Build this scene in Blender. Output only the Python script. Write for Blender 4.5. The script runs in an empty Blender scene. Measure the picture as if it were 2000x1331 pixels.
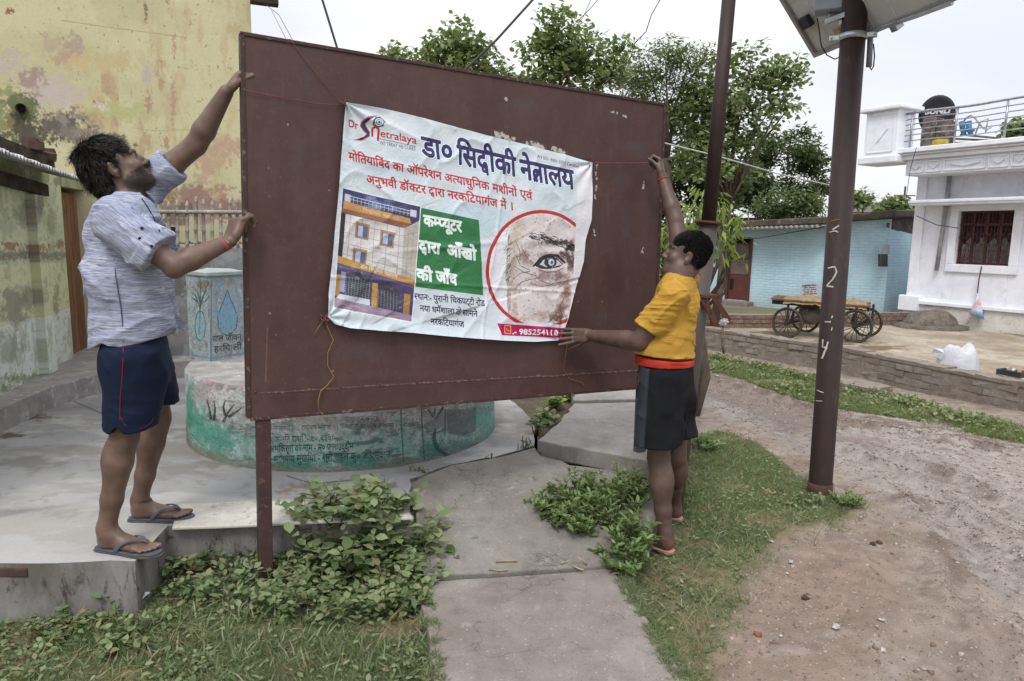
import bpy, bmesh, math, random
import numpy as np
from mathutils import Vector, Matrix
random.seed(7); rng = np.random.default_rng(11)
S = bpy.context.scene
COL = S.collection
# ------------------------------------------------------------------ camera
FPX, CAMH, PITCH, ROLL = 1370.0, 1.6, math.radians(8.5), 0.017
_f = np.array([0, math.cos(PITCH), -math.sin(PITCH)]); _r0 = np.array([1., 0, 0]); _u0 = np.cross(_r0, _f)
CR = math.cos(ROLL)*_r0 + math.sin(ROLL)*_u0
CU = -math.sin(ROLL)*_r0 + math.cos(ROLL)*_u0
CC = np.array([0, 0, CAMH])
cam = bpy.data.cameras.new('camera'); camo = bpy.data.objects.new('camera', cam); COL.objects.link(camo)
cam.sensor_width = 36; cam.lens = FPX/2000*36; cam.clip_start = 0.05; cam.clip_end = 3000
M3 = Matrix((CR, CU, -_f)).transposed()
camo.matrix_world = Matrix.Translation(CC) @ M3.to_4x4()
S.camera = camo
# survey helpers: photograph measurements turned into places in the world
def ray(px, py): return _f + CR*((px-1000)/FPX) + CU*((665.5-py)/FPX)
def at_y(px, py, Y):
    d = ray(px, py); return CC + d*(Y/d[1])
def at_z(px, py, z):
    d = ray(px, py); return CC + d*((z-CAMH)/d[2])
def on_plane(px, py, o, n):
    d = ray(px, py); return CC + d*(np.dot(np.asarray(o)-CC, n)/np.dot(d, n))
# ------------------------------------------------------------------ world, sun, exposure
W = bpy.data.worlds.new('World'); S.world = W; W.use_nodes = True
nt = W.node_tree; nd = nt.nodes; bg = nd['Background']
sky = nd.new('ShaderNodeTexSky'); sky.sky_type = 'NISHITA'; sky.sun_disc = False
SUN_EL, SUN_AZ = math.radians(55), math.radians(196)
sky.sun_elevation = SUN_EL; sky.sun_rotation = SUN_AZ
tc = nd.new('ShaderNodeTexCoord'); sx = nd.new('ShaderNodeSeparateXYZ'); nt.links.new(tc.outputs['Generated'], sx.inputs[0])
# overcast cloud sheet: horizon paler, zenith brighter (standard overcast sky), with soft cloud texture
mp0 = nd.new('ShaderNodeMath'); mp0.operation = 'MAXIMUM'; mp0.inputs[1].default_value = 0.0; nt.links.new(sx.outputs[2], mp0.inputs[0])
mp1 = nd.new('ShaderNodeMath'); mp1.operation = 'POWER'; mp1.inputs[1].default_value = 2.0; nt.links.new(mp0.outputs[0], mp1.inputs[0])
mp = nd.new('ShaderNodeMath'); mp.operation = 'MULTIPLY_ADD'; mp.inputs[1].default_value = 14.5; mp.inputs[2].default_value = 9.5; nt.links.new(mp1.outputs[0], mp.inputs[0])
cn = nd.new('ShaderNodeTexNoise'); cn.inputs['Scale'].default_value = 2.2; cn.inputs['Detail'].default_value = 5; cn.inputs['Roughness'].default_value = .45
cmap = nd.new('ShaderNodeMapping'); cmap.inputs['Scale'].default_value = (1, 1, 3.0); nt.links.new(tc.outputs['Generated'], cmap.inputs[0]); nt.links.new(cmap.outputs[0], cn.inputs['Vector'])
cr = nd.new('ShaderNodeValToRGB'); cr.color_ramp.elements[0].position = .38; cr.color_ramp.elements[0].color = (.81, .835, .93, 1)
cr.color_ramp.elements[1].position = .62; cr.color_ramp.elements[1].color = (.99, .99, 1.0, 1); nt.links.new(cn.outputs['Fac'], cr.inputs[0])
ms = nd.new('ShaderNodeVectorMath'); ms.operation = 'SCALE'; nt.links.new(cr.outputs[0], ms.inputs[0]); nt.links.new(mp.outputs[0], ms.inputs['Scale'])
mx = nd.new('ShaderNodeMix'); mx.data_type = 'RGBA'; mx.inputs['Factor'].default_value = .92
nt.links.new(sky.outputs[0], mx.inputs[6]); nt.links.new(ms.outputs[0], mx.inputs[7]); nt.links.new(mx.outputs[2], bg.inputs['Color'])
bg.inputs['Strength'].default_value = 0.082
sun = bpy.data.lights.new('sun', 'SUN'); suno = bpy.data.objects.new('sun', sun); COL.objects.link(suno)
sun.energy = 1.5; sun.angle = math.radians(16); sun.color = (1, .97, .93)
# the brightest part of the overcast: above and behind the photographer
sdir = Vector((math.cos(SUN_EL)*math.sin(SUN_AZ), math.cos(SUN_EL)*math.cos(SUN_AZ), math.sin(SUN_EL)))
suno.rotation_euler = sdir.to_track_quat('Z', 'Y').to_euler()
S.view_settings.view_transform = 'Standard'; S.view_settings.look = 'None'; S.view_settings.gamma = 1
S.view_settings.exposure = 0.44; S.view_settings.use_curve_mapping = False

# ------------------------------------------------------------------ small tools
def lin(c):
    c = np.asarray(c, float)/255.0
    return tuple(np.where(c <= .04045, c/12.92, ((c+.055)/1.055)**2.4))
def tag(o, label=None, cat=None, group=None, kind=None):
    if label: o['label'] = label
    if cat: o['category'] = cat
    if group: o['group'] = group
    if kind: o['kind'] = kind
    return o
def empty(name, loc=(0, 0, 0), label=None, cat=None, group=None):
    o = bpy.data.objects.new(name, None); COL.objects.link(o); o.location = tuple(float(c) for c in loc)
    o.empty_display_size = .1
    return tag(o, label, cat, group)
def mk(name, V, F, mat=None, parent=None, smooth=False, uv=None, attrs=None):
    """V (n,3); F list of lists or an (m,k) array. World-space vertices; a parent's location is subtracted."""
    me = bpy.data.meshes.new(name)
    V = np.asarray(V, np.float64)
    off = np.zeros(3)
    p = parent
    while p is not None:
        off = off + np.array(p.location[:]); p = p.parent
    V = V-off
    if isinstance(F, np.ndarray) and F.ndim == 2:
        k = F.shape[1]; n = F.shape[0]
        me.vertices.add(len(V)); me.vertices.foreach_set('co', V.astype(np.float32).ravel())
        me.loops.add(n*k); me.loops.foreach_set('vertex_index', F.astype(np.int32).ravel())
        me.polygons.add(n); me.polygons.foreach_set('loop_start', np.arange(0, n*k, k, dtype=np.int32))
        me.update(calc_edges=True); me.validate()
    else:
        me.from_pydata([tuple(v) for v in V], [], [tuple(int(i) for i in f) for f in F])
    if smooth: me.polygons.foreach_set('use_smooth', np.ones(len(me.polygons), bool))
    if uv is not None:
        l = me.uv_layers.new(name='UVMap'); idx = np.zeros(len(me.loops), np.int32); me.loops.foreach_get('vertex_index', idx)
        l.data.foreach_set('uv', np.asarray(uv, np.float32)[idx].ravel())
    if attrs:
        for k, a in attrs.items():
            a = np.asarray(a, np.float32)
            if a.ndim == 1:
                at = me.attributes.new(k, 'FLOAT', 'POINT'); at.data.foreach_set('value', a)
            else:
                at = me.attributes.new(k, 'FLOAT_VECTOR', 'POINT'); at.data.foreach_set('vector', a.ravel())
    if mat: me.materials.append(mat)
    o = bpy.data.objects.new(name, me); COL.objects.link(o)
    if parent: o.parent = parent
    return o
class MB:
    """collects shapes, then links them as one mesh"""
    def __init__(s): s.v = []; s.f = []
    def add(s, V, F):
        b = len(s.v); s.v += [tuple(map(float, v)) for v in V]; s.f += [[b+i for i in f] for f in F]; return s
    def hexa(s, P):  # P: 8 points, bottom 4 (ccw seen from above) then top 4
        return s.add(P, [(3, 2, 1, 0), (4, 5, 6, 7), (0, 1, 5, 4), (1, 2, 6, 5), (2, 3, 7, 6), (3, 0, 4, 7)])
    def box(s, c, d, ax=None):
        c = np.asarray(c, float); d = np.asarray(d, float)/2
        A = np.eye(3) if ax is None else np.asarray(ax, float)
        P = [c+A[0]*x*d[0]+A[1]*y*d[1]+A[2]*z*d[2] for z in (-1, 1) for x, y in ((-1, -1), (1, -1), (1, 1), (-1, 1))]
        return s.hexa(P)
    def slab(s, poly, z0, z1):  # poly: list of (x,y) or (x,y,z) with z the top
        n = len(poly)
        top = [(p[0], p[1], p[2] if len(p) > 2 else z1) for p in poly]
        bot = [(p[0], p[1], z0) for p in poly]
        F = [list(range(n)), [n+n-1-i for i in range(n)]]
        for i in range(n):
            j = (i+1) % n; F.append([i, n+i, n+j, j])
        return s.add(top+bot, F)
    def tube(s, pts, r, n=8, cap=True, twist=0):
        pts = [np.asarray(p, float) for p in pts]
        rr = [r]*len(pts) if np.isscalar(r) else list(r)
        V = []; prev = None
        for i, p in enumerate(pts):
            t = pts[min(i+1, len(pts)-1)]-pts[max(i-1, 0)]; t = t/max(np.linalg.norm(t), 1e-9)
            if prev is None:
                a = np.array([0, 0, 1.]) if abs(t[2]) < .9 else np.array([1., 0, 0])
                u = np.cross(t, a)
            else: u = prev - t*np.dot(prev, t)
            u /= np.linalg.norm(u); prev = u; w = np.cross(t, u)
            for k in range(n):
                a = 2*math.pi*k/n+twist; V.append(p+rr[i]*(math.cos(a)*u+math.sin(a)*w))
        F = []
        for i in range(len(pts)-1):
            for k in range(n):
                k2 = (k+1) % n; F.append((i*n+k, i*n+k2, (i+1)*n+k2, (i+1)*n+k))
        if cap: F.append([n-1-k for k in range(n)]); F.append([(len(pts)-1)*n+k for k in range(n)])
        return s.add(V, F)
    def build(s, name, mat=None, parent=None, smooth=False, bevel=0, **kw):
        o = mk(name, np.array(s.v), s.f, mat, parent, smooth, **kw)
        if bevel:
            m = o.modifiers.new('edge', 'BEVEL'); m.width = bevel; m.segments = 2; m.limit_method = 'ANGLE'; m.angle_limit = .6
        return o
def unit(v): v = np.asarray(v, float); return v/np.linalg.norm(v)
# ------------------------------------------------------------------ noise fields in numpy (grids)
def vnoise(h, w, cell, r=None):
    r = r or rng
    gh, gw = max(2, int(math.ceil(h/cell))+2), max(2, int(math.ceil(w/cell))+2)
    g = r.random((gh, gw)).astype(np.float32)
    y = np.arange(h)/cell; x = np.arange(w)/cell
    yi = y.astype(int); xi = x.astype(int); fy = y-yi; fx = x-xi
    fy = (fy*fy*(3-2*fy))[:, None]; fx = (fx*fx*(3-2*fx))[None]
    a = g[yi][:, xi]; b = g[yi][:, xi+1]; c = g[yi+1][:, xi]; d = g[yi+1][:, xi+1]
    return (a*(1-fx)+b*fx)*(1-fy)+(c*(1-fx)+d*fx)*fy
def fbm(h, w, cell, octv=5, gain=.55, sx=1.0, sy=1.0):
    out = np.zeros((h, w), np.float32); a = 1; tot = 0
    for _ in range(octv):
        n = vnoise(max(2, int(h/sy)+1), max(2, int(w/sx)+1), max(cell, 1.2))
        if sx != 1 or sy != 1:
            n = n[np.minimum((np.arange(h)/sy).astype(int), n.shape[0]-1)][:, np.minimum((np.arange(w)/sx).astype(int), n.shape[1]-1)]
        out += a*n[:h, :w]; tot += a; a *= gain; cell /= 2
        if cell < 1.2: break
    return out/tot
def sstep(a, b, x):
    t = np.clip((x-a)/(b-a), 0, 1); return t*t*(3-2*t)
# ------------------------------------------------------------------ painted surfaces: flat colour (albedo) raster
class Canvas:
    def __init__(s, w, h, base, uvfn):
        s.w, s.h = w, h; s.a = np.empty((h, w, 3), np.float32); s.a[:] = np.asarray(base, np.float32)/255
        s.uvfn = uvfn     # (px,py) -> (u,v) in 0..1
    def pt(s, px, py):
        u, v = s.uvfn(px, py); return np.array([u*s.w, v*s.h])
    def _tris(s, T, pad=0):
        T = np.asarray(T, float)
        if len(T) == 0: return None
        X0 = max(int(T[..., 0].min())-1-pad, 0); Y0 = max(int(T[..., 1].min())-1-pad, 0); X1 = min(int(T[..., 0].max())+2+pad, s.w); Y1 = min(int(T[..., 1].max())+2+pad, s.h)
        if X1 <= X0 or Y1 <= Y0: return None
        m = np.zeros((Y1-Y0, X1-X0), bool)
        for t in T:
            x0 = max(int(t[:, 0].min()), X0); x1 = min(int(t[:, 0].max())+2, X1); y0 = max(int(t[:, 1].min()), Y0); y1 = min(int(t[:, 1].max())+2, Y1)
            if x1 <= x0 or y1 <= y0: continue
            X = np.arange(x0, x1)[None]+.5; Y = np.arange(y0, y1)[:, None]+.5
            (ax, ay), (bx, by), (cx, cy) = t
            e1 = (bx-ax)*(Y-ay)-(by-ay)*(X-ax); e2 = (cx-bx)*(Y-by)-(cy-by)*(X-bx); e3 = (ax-cx)*(Y-cy)-(ay-cy)*(X-cx)
            m[y0-Y0:y1-Y0, x0-X0:x1-X0] |= ((e1 >= 0) & (e2 >= 0) & (e3 >= 0)) | ((e1 <= 0) & (e2 <= 0) & (e3 <= 0))
        return m, X0, Y0
    def _poly(s, P):
        P = np.asarray(P, float); x0, y0 = np.maximum(np.floor(P.min(0)).astype(int), 0); x1 = min(int(P[:, 0].max())+2, s.w); y1 = min(int(P[:, 1].max())+2, s.h)
        if x1 <= x0 or y1 <= y0: return None
        X = np.arange(x0, x1)[None]+.5; Y = np.arange(y0, y1)[:, None]+.5
        c = np.zeros((y1-y0, x1-x0), bool); n = len(P)
        for i in range(n):
            xa, ya = P[i]; xb, yb = P[(i+1) % n]
            if ya == yb: continue
            c ^= ((ya > Y) != (yb > Y)) & (X < (xb-xa)*(Y-ya)/(yb-ya)+xa)
        return c, x0, y0
    def _full(s, r):
        m = np.zeros((s.h, s.w), np.float32)
        if r: m[r[2]:r[2]+r[0].shape[0], r[1]:r[1]+r[0].shape[1]] = r[0]
        return m
    def mask_tris(s, T): return s._full(s._tris(T))
    def mask_poly(s, pts): return s._full(s._poly([s.pt(*p) for p in pts]))
    def put(s, m, col, al=1.0):
        m = (m*al)[..., None]; s.a = s.a*(1-m)+m*(np.asarray(col, np.float32)/255)
    def lput(s, r, col, al=1.0):
        if not r: return
        m, x, y = r; h, w = m.shape; m = (m.astype(np.float32)*al)[..., None]
        s.a[y:y+h, x:x+w] = s.a[y:y+h, x:x+w]*(1-m)+m*(np.asarray(col, np.float32)/255)
    def poly(s, pts, col, al=1.0): s.lput(s._poly([s.pt(*p) for p in pts]), col, al)
    def strokes(s, pts, wpx, col, al=1.0, closed=False):
        T = []
        P = [np.array(p, float) for p in pts]
        if closed: P.append(P[0])
        ws = list(wpx) if hasattr(wpx, '__len__') else [wpx]*len(P)
        ws += [ws[-1]]*(len(P)-len(ws))
        for i in range(len(P)-1):
            a, b = P[i], P[i+1]; d = b-a; L = np.hypot(*d)
            if L < 1e-6: continue
            n = np.array([-d[1], d[0]])/L; e = d/L*.15
            q = [a-e+n*ws[i]/2, b+e+n*ws[i+1]/2, b+e-n*ws[i+1]/2, a-e-n*ws[i]/2]
            q = [s.pt(*x) for x in q]
            T += [np.array([q[0], q[1], q[2]]), np.array([q[0], q[2], q[3]])]
        s.lput(s._tris(T), col, al)
    def blob(s, px, py, rx, ry, col, al=1.0, edge=.5, rag=.5, rot=0, cell=None, power=1):
        """ragged patch: falloff disturbed by noise"""
        c = s.pt(px, py); a = s.pt(px+rx, py); b = s.pt(px, py+ry)
        ex = a-c; ey = b-c
        if rot:
            q = math.radians(rot); ex, ey = ex*math.cos(q)+ey*math.sin(q)*np.linalg.norm(ex)/np.linalg.norm(ey), -ex*math.sin(q)*np.linalg.norm(ey)/np.linalg.norm(ex)+ey*math.cos(q)
        R = (abs(ex)+abs(ey))*1.9
        x0, y0 = np.maximum((c-R).astype(int), 0); x1, y1 = np.minimum((c+R).astype(int)+1, [s.w, s.h])
        if x1 <= x0 or y1 <= y0: return
        X = np.arange(x0, x1)[None]-c[0]; Y = np.arange(y0, y1)[:, None]-c[1]
        Mi = np.linalg.inv(np.array([ex, ey]).T)
        u = Mi[0, 0]*X+Mi[0, 1]*Y; v = Mi[1, 0]*X+Mi[1, 1]*Y
        d = np.sqrt(u*u+v*v)
        n = fbm(y1-y0, x1-x0, cell or max(6, .5*min(np.linalg.norm(ex), np.linalg.norm(ey))), 6, .68)-.5
        m = 1-sstep(1-edge, 1+edge*.2, d+rag*n*2.6)
        m = (m**power*al)[..., None]
        s.a[y0:y1, x0:x1] = s.a[y0:y1, x0:x1]*(1-m)+m*(np.asarray(col, np.float32)/255)
    def image(s, name):
        im = bpy.data.images.new(name, s.w, s.h); buf = np.ones((s.h, s.w, 4), np.float32); buf[..., :3] = np.clip(s.a, 0, 1)
        im.pixels.foreach_set(buf.ravel()); im.update(); im.pack(); return im
# ------------------------------------------------------------------ lettering for painted / printed surfaces
_gc = {}
def glyphs(txt, bold=0.0):
    k = (txt, bold)
    if k in _gc: return _gc[k]
    cu = bpy.data.curves.new('lettering', 'FONT'); cu.body = txt; cu.resolution_u = 3; cu.offset = bold
    o = bpy.data.objects.new('lettering', cu); COL.objects.link(o)
    dg = bpy.context.evaluated_depsgraph_get(); ev = o.evaluated_get(dg); me = ev.to_mesh(); me.calc_loop_triangles()
    V = np.array([v.co[:2] for v in me.vertices]).reshape(-1, 2); T = np.array([t.vertices[:] for t in me.loop_triangles], int).reshape(-1, 3)
    tr = V[T] if len(T) else np.zeros((0, 3, 2)); ev.to_mesh_clear(); bpy.data.objects.remove(o); bpy.data.curves.remove(cu)
    w = V[:, 0].max() if len(V) else 0
    _gc[k] = (tr, w); return tr, w
def clip_tris(T, ax, lim, keep_low=True):
    """keep the part of the triangles with coord[ax] below (or above) lim, by clamping"""
    T = T.copy(); s = T[:, :, ax]
    keep = (s.min(1) < lim) if keep_low else (s.max(1) > lim)
    T = T[keep]
    T[:, :, ax] = np.minimum(T[:, :, ax], lim) if keep_low else np.maximum(T[:, :, ax], lim)
    return T
def compose(txt, bold=0.0):
    """plain runs, [X] half letter, <dva> and <tra> ligatures, ^ reph"""
    out = []; x = 0; i = 0; run = ''
    def flush():
        nonlocal run, x
        if run:
            lead = len(run)-len(run.lstrip(' ')); tail = len(run)-len(run.rstrip(' '))
            x += .26*lead
            if run.strip(' '):
                T, w = glyphs(run.strip(' '), bold); out.append(T+np.array([x, 0])); x += w-.01
            if run.strip(' '): x += .26*tail
            run = ''
    while i < len(txt):
        c = txt[i]
        if c == '[':
            flush(); j = txt.index(']', i); T, w = glyphs(txt[i+1:j], bold); cut = w*.66 if txt[i+1:j] != 'क' else w*.8
            out.append(clip_tris(T, 0, cut)+np.array([x, 0])); x += cut-.01; i = j+1; continue
        if c == '<':
            flush(); j = txt.index('>', i); nm = txt[i+1:j]
            if nm == 'dva':
                T, w = glyphs('द', bold); out.append(T+np.array([x, 0])); B, wb = glyphs('व', bold)
                B = clip_tris(B, 1, .5); out.append(B*np.array([.62, .62])+np.array([x+w*.36, -.17])); x += w+.06
                out.append(np.array([[[x-.1, .60], [x, .60], [x, .66]], [[x-.1, .60], [x, .66], [x-.1, .66]]]))
            elif nm == 'tra':
                T, w = glyphs('त', bold); out.append(T+np.array([x, 0])); t = .045
                a = np.array([x+w*.12, .02]); b = np.array([x+w*.66, .36]); n = np.array([-.45, .9])*t
                out.append(np.array([[a-n, b-n, b+n], [a-n, b+n, a+n]])); x += w-.01
            i = j+1; continue
        if c == '^':
            flush(); T, w = glyphs('ॅ', bold); out.append(T+np.array([x-.05, 0])); i += 1; continue
        run += c; i += 1
    flush()
    T = np.concatenate(out) if out else np.zeros((0, 3, 2))
    return T, x
def write(cv, txt, p0, p1, up, col, bold=0.0, al=1.0, head=.63, shear=0.0):
    """p0,p1: baseline start/end; up: vector (survey px) for the head-line height"""
    T, w = compose(txt, 0.0); p0 = np.array(p0, float); ex = (np.array(p1, float)-p0)/w; ey = np.array(up, float)/head
    P = p0+(T[..., :1]+shear*T[..., 1:])*ex+T[..., 1:]*ey
    Q = np.array([[cv.pt(*v) for v in t] for t in P])
    q0 = cv.pt(*p0); rx = bold*np.hypot(*(cv.pt(*(p0+ex))-q0)); ry = bold*np.hypot(*(cv.pt(*(p0+ey))-q0))
    r = cv._tris(Q, int(max(rx, ry))+2)
    if not r: return
    m, X0, Y0 = r; o = m.copy()
    for a in np.linspace(0, 2*math.pi, 12, endpoint=False):
        for k in ((1., .5) if max(rx, ry) > 3 else (1.,)): o |= np.roll(m, (int(round(math.sin(a)*ry*k)), int(round(math.cos(a)*rx*k))), (0, 1))
    o = o.astype(np.float32)
    if al < 1: o = o*(.35+.65*(fbm(*o.shape, 30, 4)+.5*fbm(*o.shape, 8, 3) > 1.0-al*.55))*min(1, al+.25)
    cv.lput((o, X0, Y0), col, 1.0)
# ------------------------------------------------------------------ materials
class NT:
    def __init__(s, name):
        s.m = bpy.data.materials.new(name); s.m.use_nodes = True; s.t = s.m.node_tree; s.b = s.t.nodes['Principled BSDF']
        s.b.inputs['Roughness'].default_value = .8; s.b.inputs['Specular IOR Level'].default_value = .3
    def n(s, ty, **kw):
        x = s.t.nodes.new('ShaderNode'+ty)
        for k, v in kw.items():
            if hasattr(x, k): setattr(x, k, v)
            else: x.inputs[k].default_value = v
        return x
    def l(s, a, b): s.t.links.new(a, b)
    def coord(s, kind='Object', scale=(1, 1, 1)):
        if kind.startswith('attr:'):
            a = s.n('Attribute'); a.attribute_name = kind[5:]; src = a.outputs['Vector']
        elif kind == 'World': src = s.n('NewGeometry').outputs['Position']
        else: src = s.n('TexCoord').outputs[kind]
        m = s.n('Mapping'); m.inputs['Scale'].default_value = scale; s.l(src, m.inputs[0]); return m.outputs[0]
    def noise(s, vec, scale, detail=6, rough=.6, dist=0):
        x = s.n('TexNoise'); x.inputs['Scale'].default_value = scale; x.inputs['Detail'].default_value = detail; x.inputs['Roughness'].default_value = rough
        x.inputs['Distortion'].default_value = dist; s.l(vec, x.inputs['Vector']); return x.outputs['Fac']
    def ramp(s, fac, stops, interp='LINEAR'):
        r = s.n('ValToRGB'); e = r.color_ramp.elements; r.color_ramp.interpolation = interp
        while len(e) < len(stops): e.new(.5)
        for q, (p, c) in zip(e, stops):
            q.position = p; q.color = (*(c if hasattr(c, '__len__') else (c, c, c)), 1)
        s.l(fac, r.inputs[0]); return r.outputs[0]
    def mix(s, f, a, b, mode='MIX'):
        m = s.n('Mix'); m.data_type = 'RGBA'; m.blend_type = mode
        for v, i in ((f, 0), (a, 6), (b, 7)):
            if hasattr(v, 'links'): s.l(v, m.inputs[i])
            elif i == 0: m.inputs[0].default_value = v
            else: m.inputs[i].default_value = (*v, 1)
        return m.outputs[2]
    def math(s, op, a, b=0):
        m = s.n('Math'); m.operation = op
        for v, i in ((a, 0), (b, 1)):
            if hasattr(v, 'links'): s.l(v, m.inputs[i])
            else: m.inputs[i].default_value = v
        return m.outputs[0]
    def bump(s, h, strength=.3, dist=.01):
        b = s.n('Bump'); b.inputs['Strength'].default_value = strength; b.inputs['Distance'].default_value = dist
        s.l(h, b.inputs['Height']); s.l(b.outputs[0], s.b.inputs['Normal']); return b
    def col(s, c):
        if hasattr(c, 'links'): s.l(c, s.b.inputs['Base Color'])
        else: s.b.inputs['Base Color'].default_value = (*c, 1)
def mat_rough(name, c1, c2=None, scale=8, rough=.85, bump=.3, bdist=.005, c3=None, kind='World', stretch=(1, 1, 1), fine=90, metal=0, spec=.3):
    """two or three tones broken up by noise plus fine grain"""
    t = NT(name); c2 = c2 or tuple(x*.7 for x in c1)
    v = t.coord(kind, stretch)
    n1 = t.noise(v, scale, 8, .62); f = t.ramp(n1, [(.36, 0.), (.64, 1.)])
    c = t.mix(f, c1, c2)
    if c3:
        n2 = t.noise(v, scale*2.7, 6, .7, .4); c = t.mix(t.ramp(n2, [(.56, 0.), (.66, 1.)]), c, c3)
    g = t.noise(v, fine, 4, .7); c = t.mix(.35, c, t.ramp(g, [(.3, .55), (.7, 1.)]), 'MULTIPLY')
    t.col(c); t.b.inputs['Roughness'].default_value = rough; t.b.inputs['Metallic'].default_value = metal; t.b.inputs['Specular IOR Level'].default_value = spec
    if bump: t.bump(t.math('ADD', n1, t.math('MULTIPLY', g, .5)), bump, bdist)
    return t.m
def mat_aggregate(name, c1, c2, light, dark, rough=.92):
    t = NT(name); v = t.coord('World'); n1 = t.noise(v, 2.6, 8, .6); n2 = t.noise(v, 11, 6, .7); n3 = t.noise(v, 120, 4, .75)
    c = t.mix(t.ramp(n1, [(.35, 0.), (.65, 1.)]), c1, c2); c = t.mix(t.ramp(n2, [(.5, 0.), (.68, .55)]), c, tuple(x*.72 for x in c2)); c = t.mix(t.ramp(n2, [(.30, .6), (.42, 0.)]), c, light)
    for sc_, col, lo in ((55, light, .10), (85, dark, .09), (140, light, .12), (160, dark, .10)):
        vo = t.n('TexVoronoi'); vo.inputs['Scale'].default_value = sc_; t.l(v, vo.inputs['Vector']); sp_ = t.n('SeparateColor'); t.l(vo.outputs['Color'], sp_.inputs[0])
        f = t.math('MULTIPLY', t.math('LESS_THAN', vo.outputs['Distance'], .26), t.math('LESS_THAN', sp_.outputs[0], lo)); c = t.mix(t.math('MULTIPLY', f, .65), c, col)
    vc = t.n('TexVoronoi'); vc.feature = 'DISTANCE_TO_EDGE'; vc.inputs['Scale'].default_value = 1.6; wv = t.n('Mapping'); ds = t.n('TexNoise'); ds.inputs['Scale'].default_value = 3; ds.inputs['Detail'].default_value = 6; t.l(v, ds.inputs['Vector'])
    ad = t.n('VectorMath'); ad.operation = 'ADD'; t.l(v, ad.inputs[0]); t.l(ds.outputs['Color'], ad.inputs[1]); t.l(ad.outputs[0], vc.inputs['Vector'])
    crack = t.math('MULTIPLY', t.math('LESS_THAN', vc.outputs['Distance'], .006), t.ramp(n1, [(.5, 0.), (.56, 1.)])); c = t.mix(t.math('MULTIPLY', crack, .55), c, tuple(x*.35 for x in c2))
    c = t.mix(.4, c, t.ramp(n3, [(.3, .6), (.7, 1.)]), 'MULTIPLY'); t.col(c); t.b.inputs['Roughness'].default_value = rough
    t.bump(t.math('ADD', t.math('ADD', n2, t.math('MULTIPLY', n3, .7)), t.math('MULTIPLY', crack, -1.5)), .6, .006); return t.m
def mat_canvas(name, cv, rough=.85, bump=.25, bdist=.004, fine=60, grain=.3, scale=7, spec=.3):
    t = NT(name); im = t.n('TexImage'); im.image = cv.image(name); im.interpolation = 'Cubic'; im.extension = 'EXTEND'
    uv = t.coord('UV'); t.l(uv, im.inputs[0]); v = t.coord('World')
    g = t.noise(v, fine, 6, .7); h = t.noise(v, scale, 8, .65)
    c = t.mix(grain, im.outputs[0], t.ramp(g, [(.3, .6), (.7, 1.)]), 'MULTIPLY')
    c = t.mix(grain, c, t.ramp(h, [(.3, .8), (.7, 1.)]), 'MULTIPLY')
    t.col(c); t.b.inputs['Roughness'].default_value = rough; t.b.inputs['Specular IOR Level'].default_value = spec
    t.bump(t.math('ADD', h, t.math('MULTIPLY', g, .6)), bump, bdist)
    return t.m
def mat_leaf(name, cols, rough=.55, trans=.25):
    """cols: dark..light foliage tones chosen by each leaf's own random number"""
    t = NT(name); a = t.n('Attribute'); a.attribute_name = 'rnd'
    k = len(cols); c = t.ramp(a.outputs['Fac'], [(i/(k-1), col) for i, col in enumerate(cols)])
    v = t.coord('World'); c = t.mix(.4, c, t.ramp(t.noise(v, 14, 3), [(.3, .65), (.7, 1.)]), 'MULTIPLY')
    t.col(c); t.b.inputs['Roughness'].default_value = rough
    tr = t.n('BsdfTranslucent'); t.l(t.mix(.5, c, (.30, .42, .05)), tr.inputs[0])
    mx = t.n('MixShader'); mx.inputs[0].default_value = trans
    t.l(t.b.outputs[0], mx.inputs[1]); t.l(tr.outputs[0], mx.inputs[2]); t.l(mx.outputs[0], t.t.nodes['Material Output'].inputs[0])
    return t.m
# ------------------------------------------------------------------ leaf scatter
def rotmats(n, up=None, tilt=1.0, r=rng):
    """random frames: columns X(length) Y(width) Z(normal); normals biased upward"""
    nz = r.normal(size=(n, 3))*tilt; nz[:, 2] = np.abs(nz[:, 2])+.6; nz /= np.linalg.norm(nz, axis=1)[:, None]
    a = r.normal(size=(n, 3)); x = a-nz*(a*nz).sum(1)[:, None]; x /= np.linalg.norm(x, axis=1)[:, None]
    y = np.cross(nz, x); return np.stack([x, y, nz], 2)
LEAF_V = np.array([[0, 0, 0], [.3, -.26, .05], [.62, -.27, .03], [1, 0, -.1], [.62, .27, .03], [.3, .26, .05], [.33, 0, -.01], [.66, 0, -.03]])
LEAF_F = np.array([[0, 1, 6], [0, 6, 5], [1, 2, 6], [6, 2, 7], [7, 2, 3], [7, 3, 4], [6, 7, 4], [6, 4, 5]])
SLIM_V = np.array([[0, 0, 0], [.4, -.12, .03], [1, 0, -.08], [.4, .12, .03]]); SLIM_F = np.array([[0, 1, 2], [0, 2, 3]])
def scatter(name, pos, mats, size, mat, parent=None, tv=LEAF_V, tf=LEAF_F, rnd=None, r=rng):
    n = len(pos); V = tv[None]*np.asarray(size).reshape(-1, 1, 1)
    V = np.einsum('nij,nkj->nki', mats, np.broadcast_to(V, (n, len(tv), 3)))+pos[:, None]
    F = (tf[None]+(np.arange(n)*len(tv))[:, None, None]).reshape(-1, tf.shape[1])
    rnd = r.random(n) if rnd is None else rnd
    return mk(name, V.reshape(-1, 3), F, mat, parent, attrs={'rnd': np.repeat(rnd, len(tv))})
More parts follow.
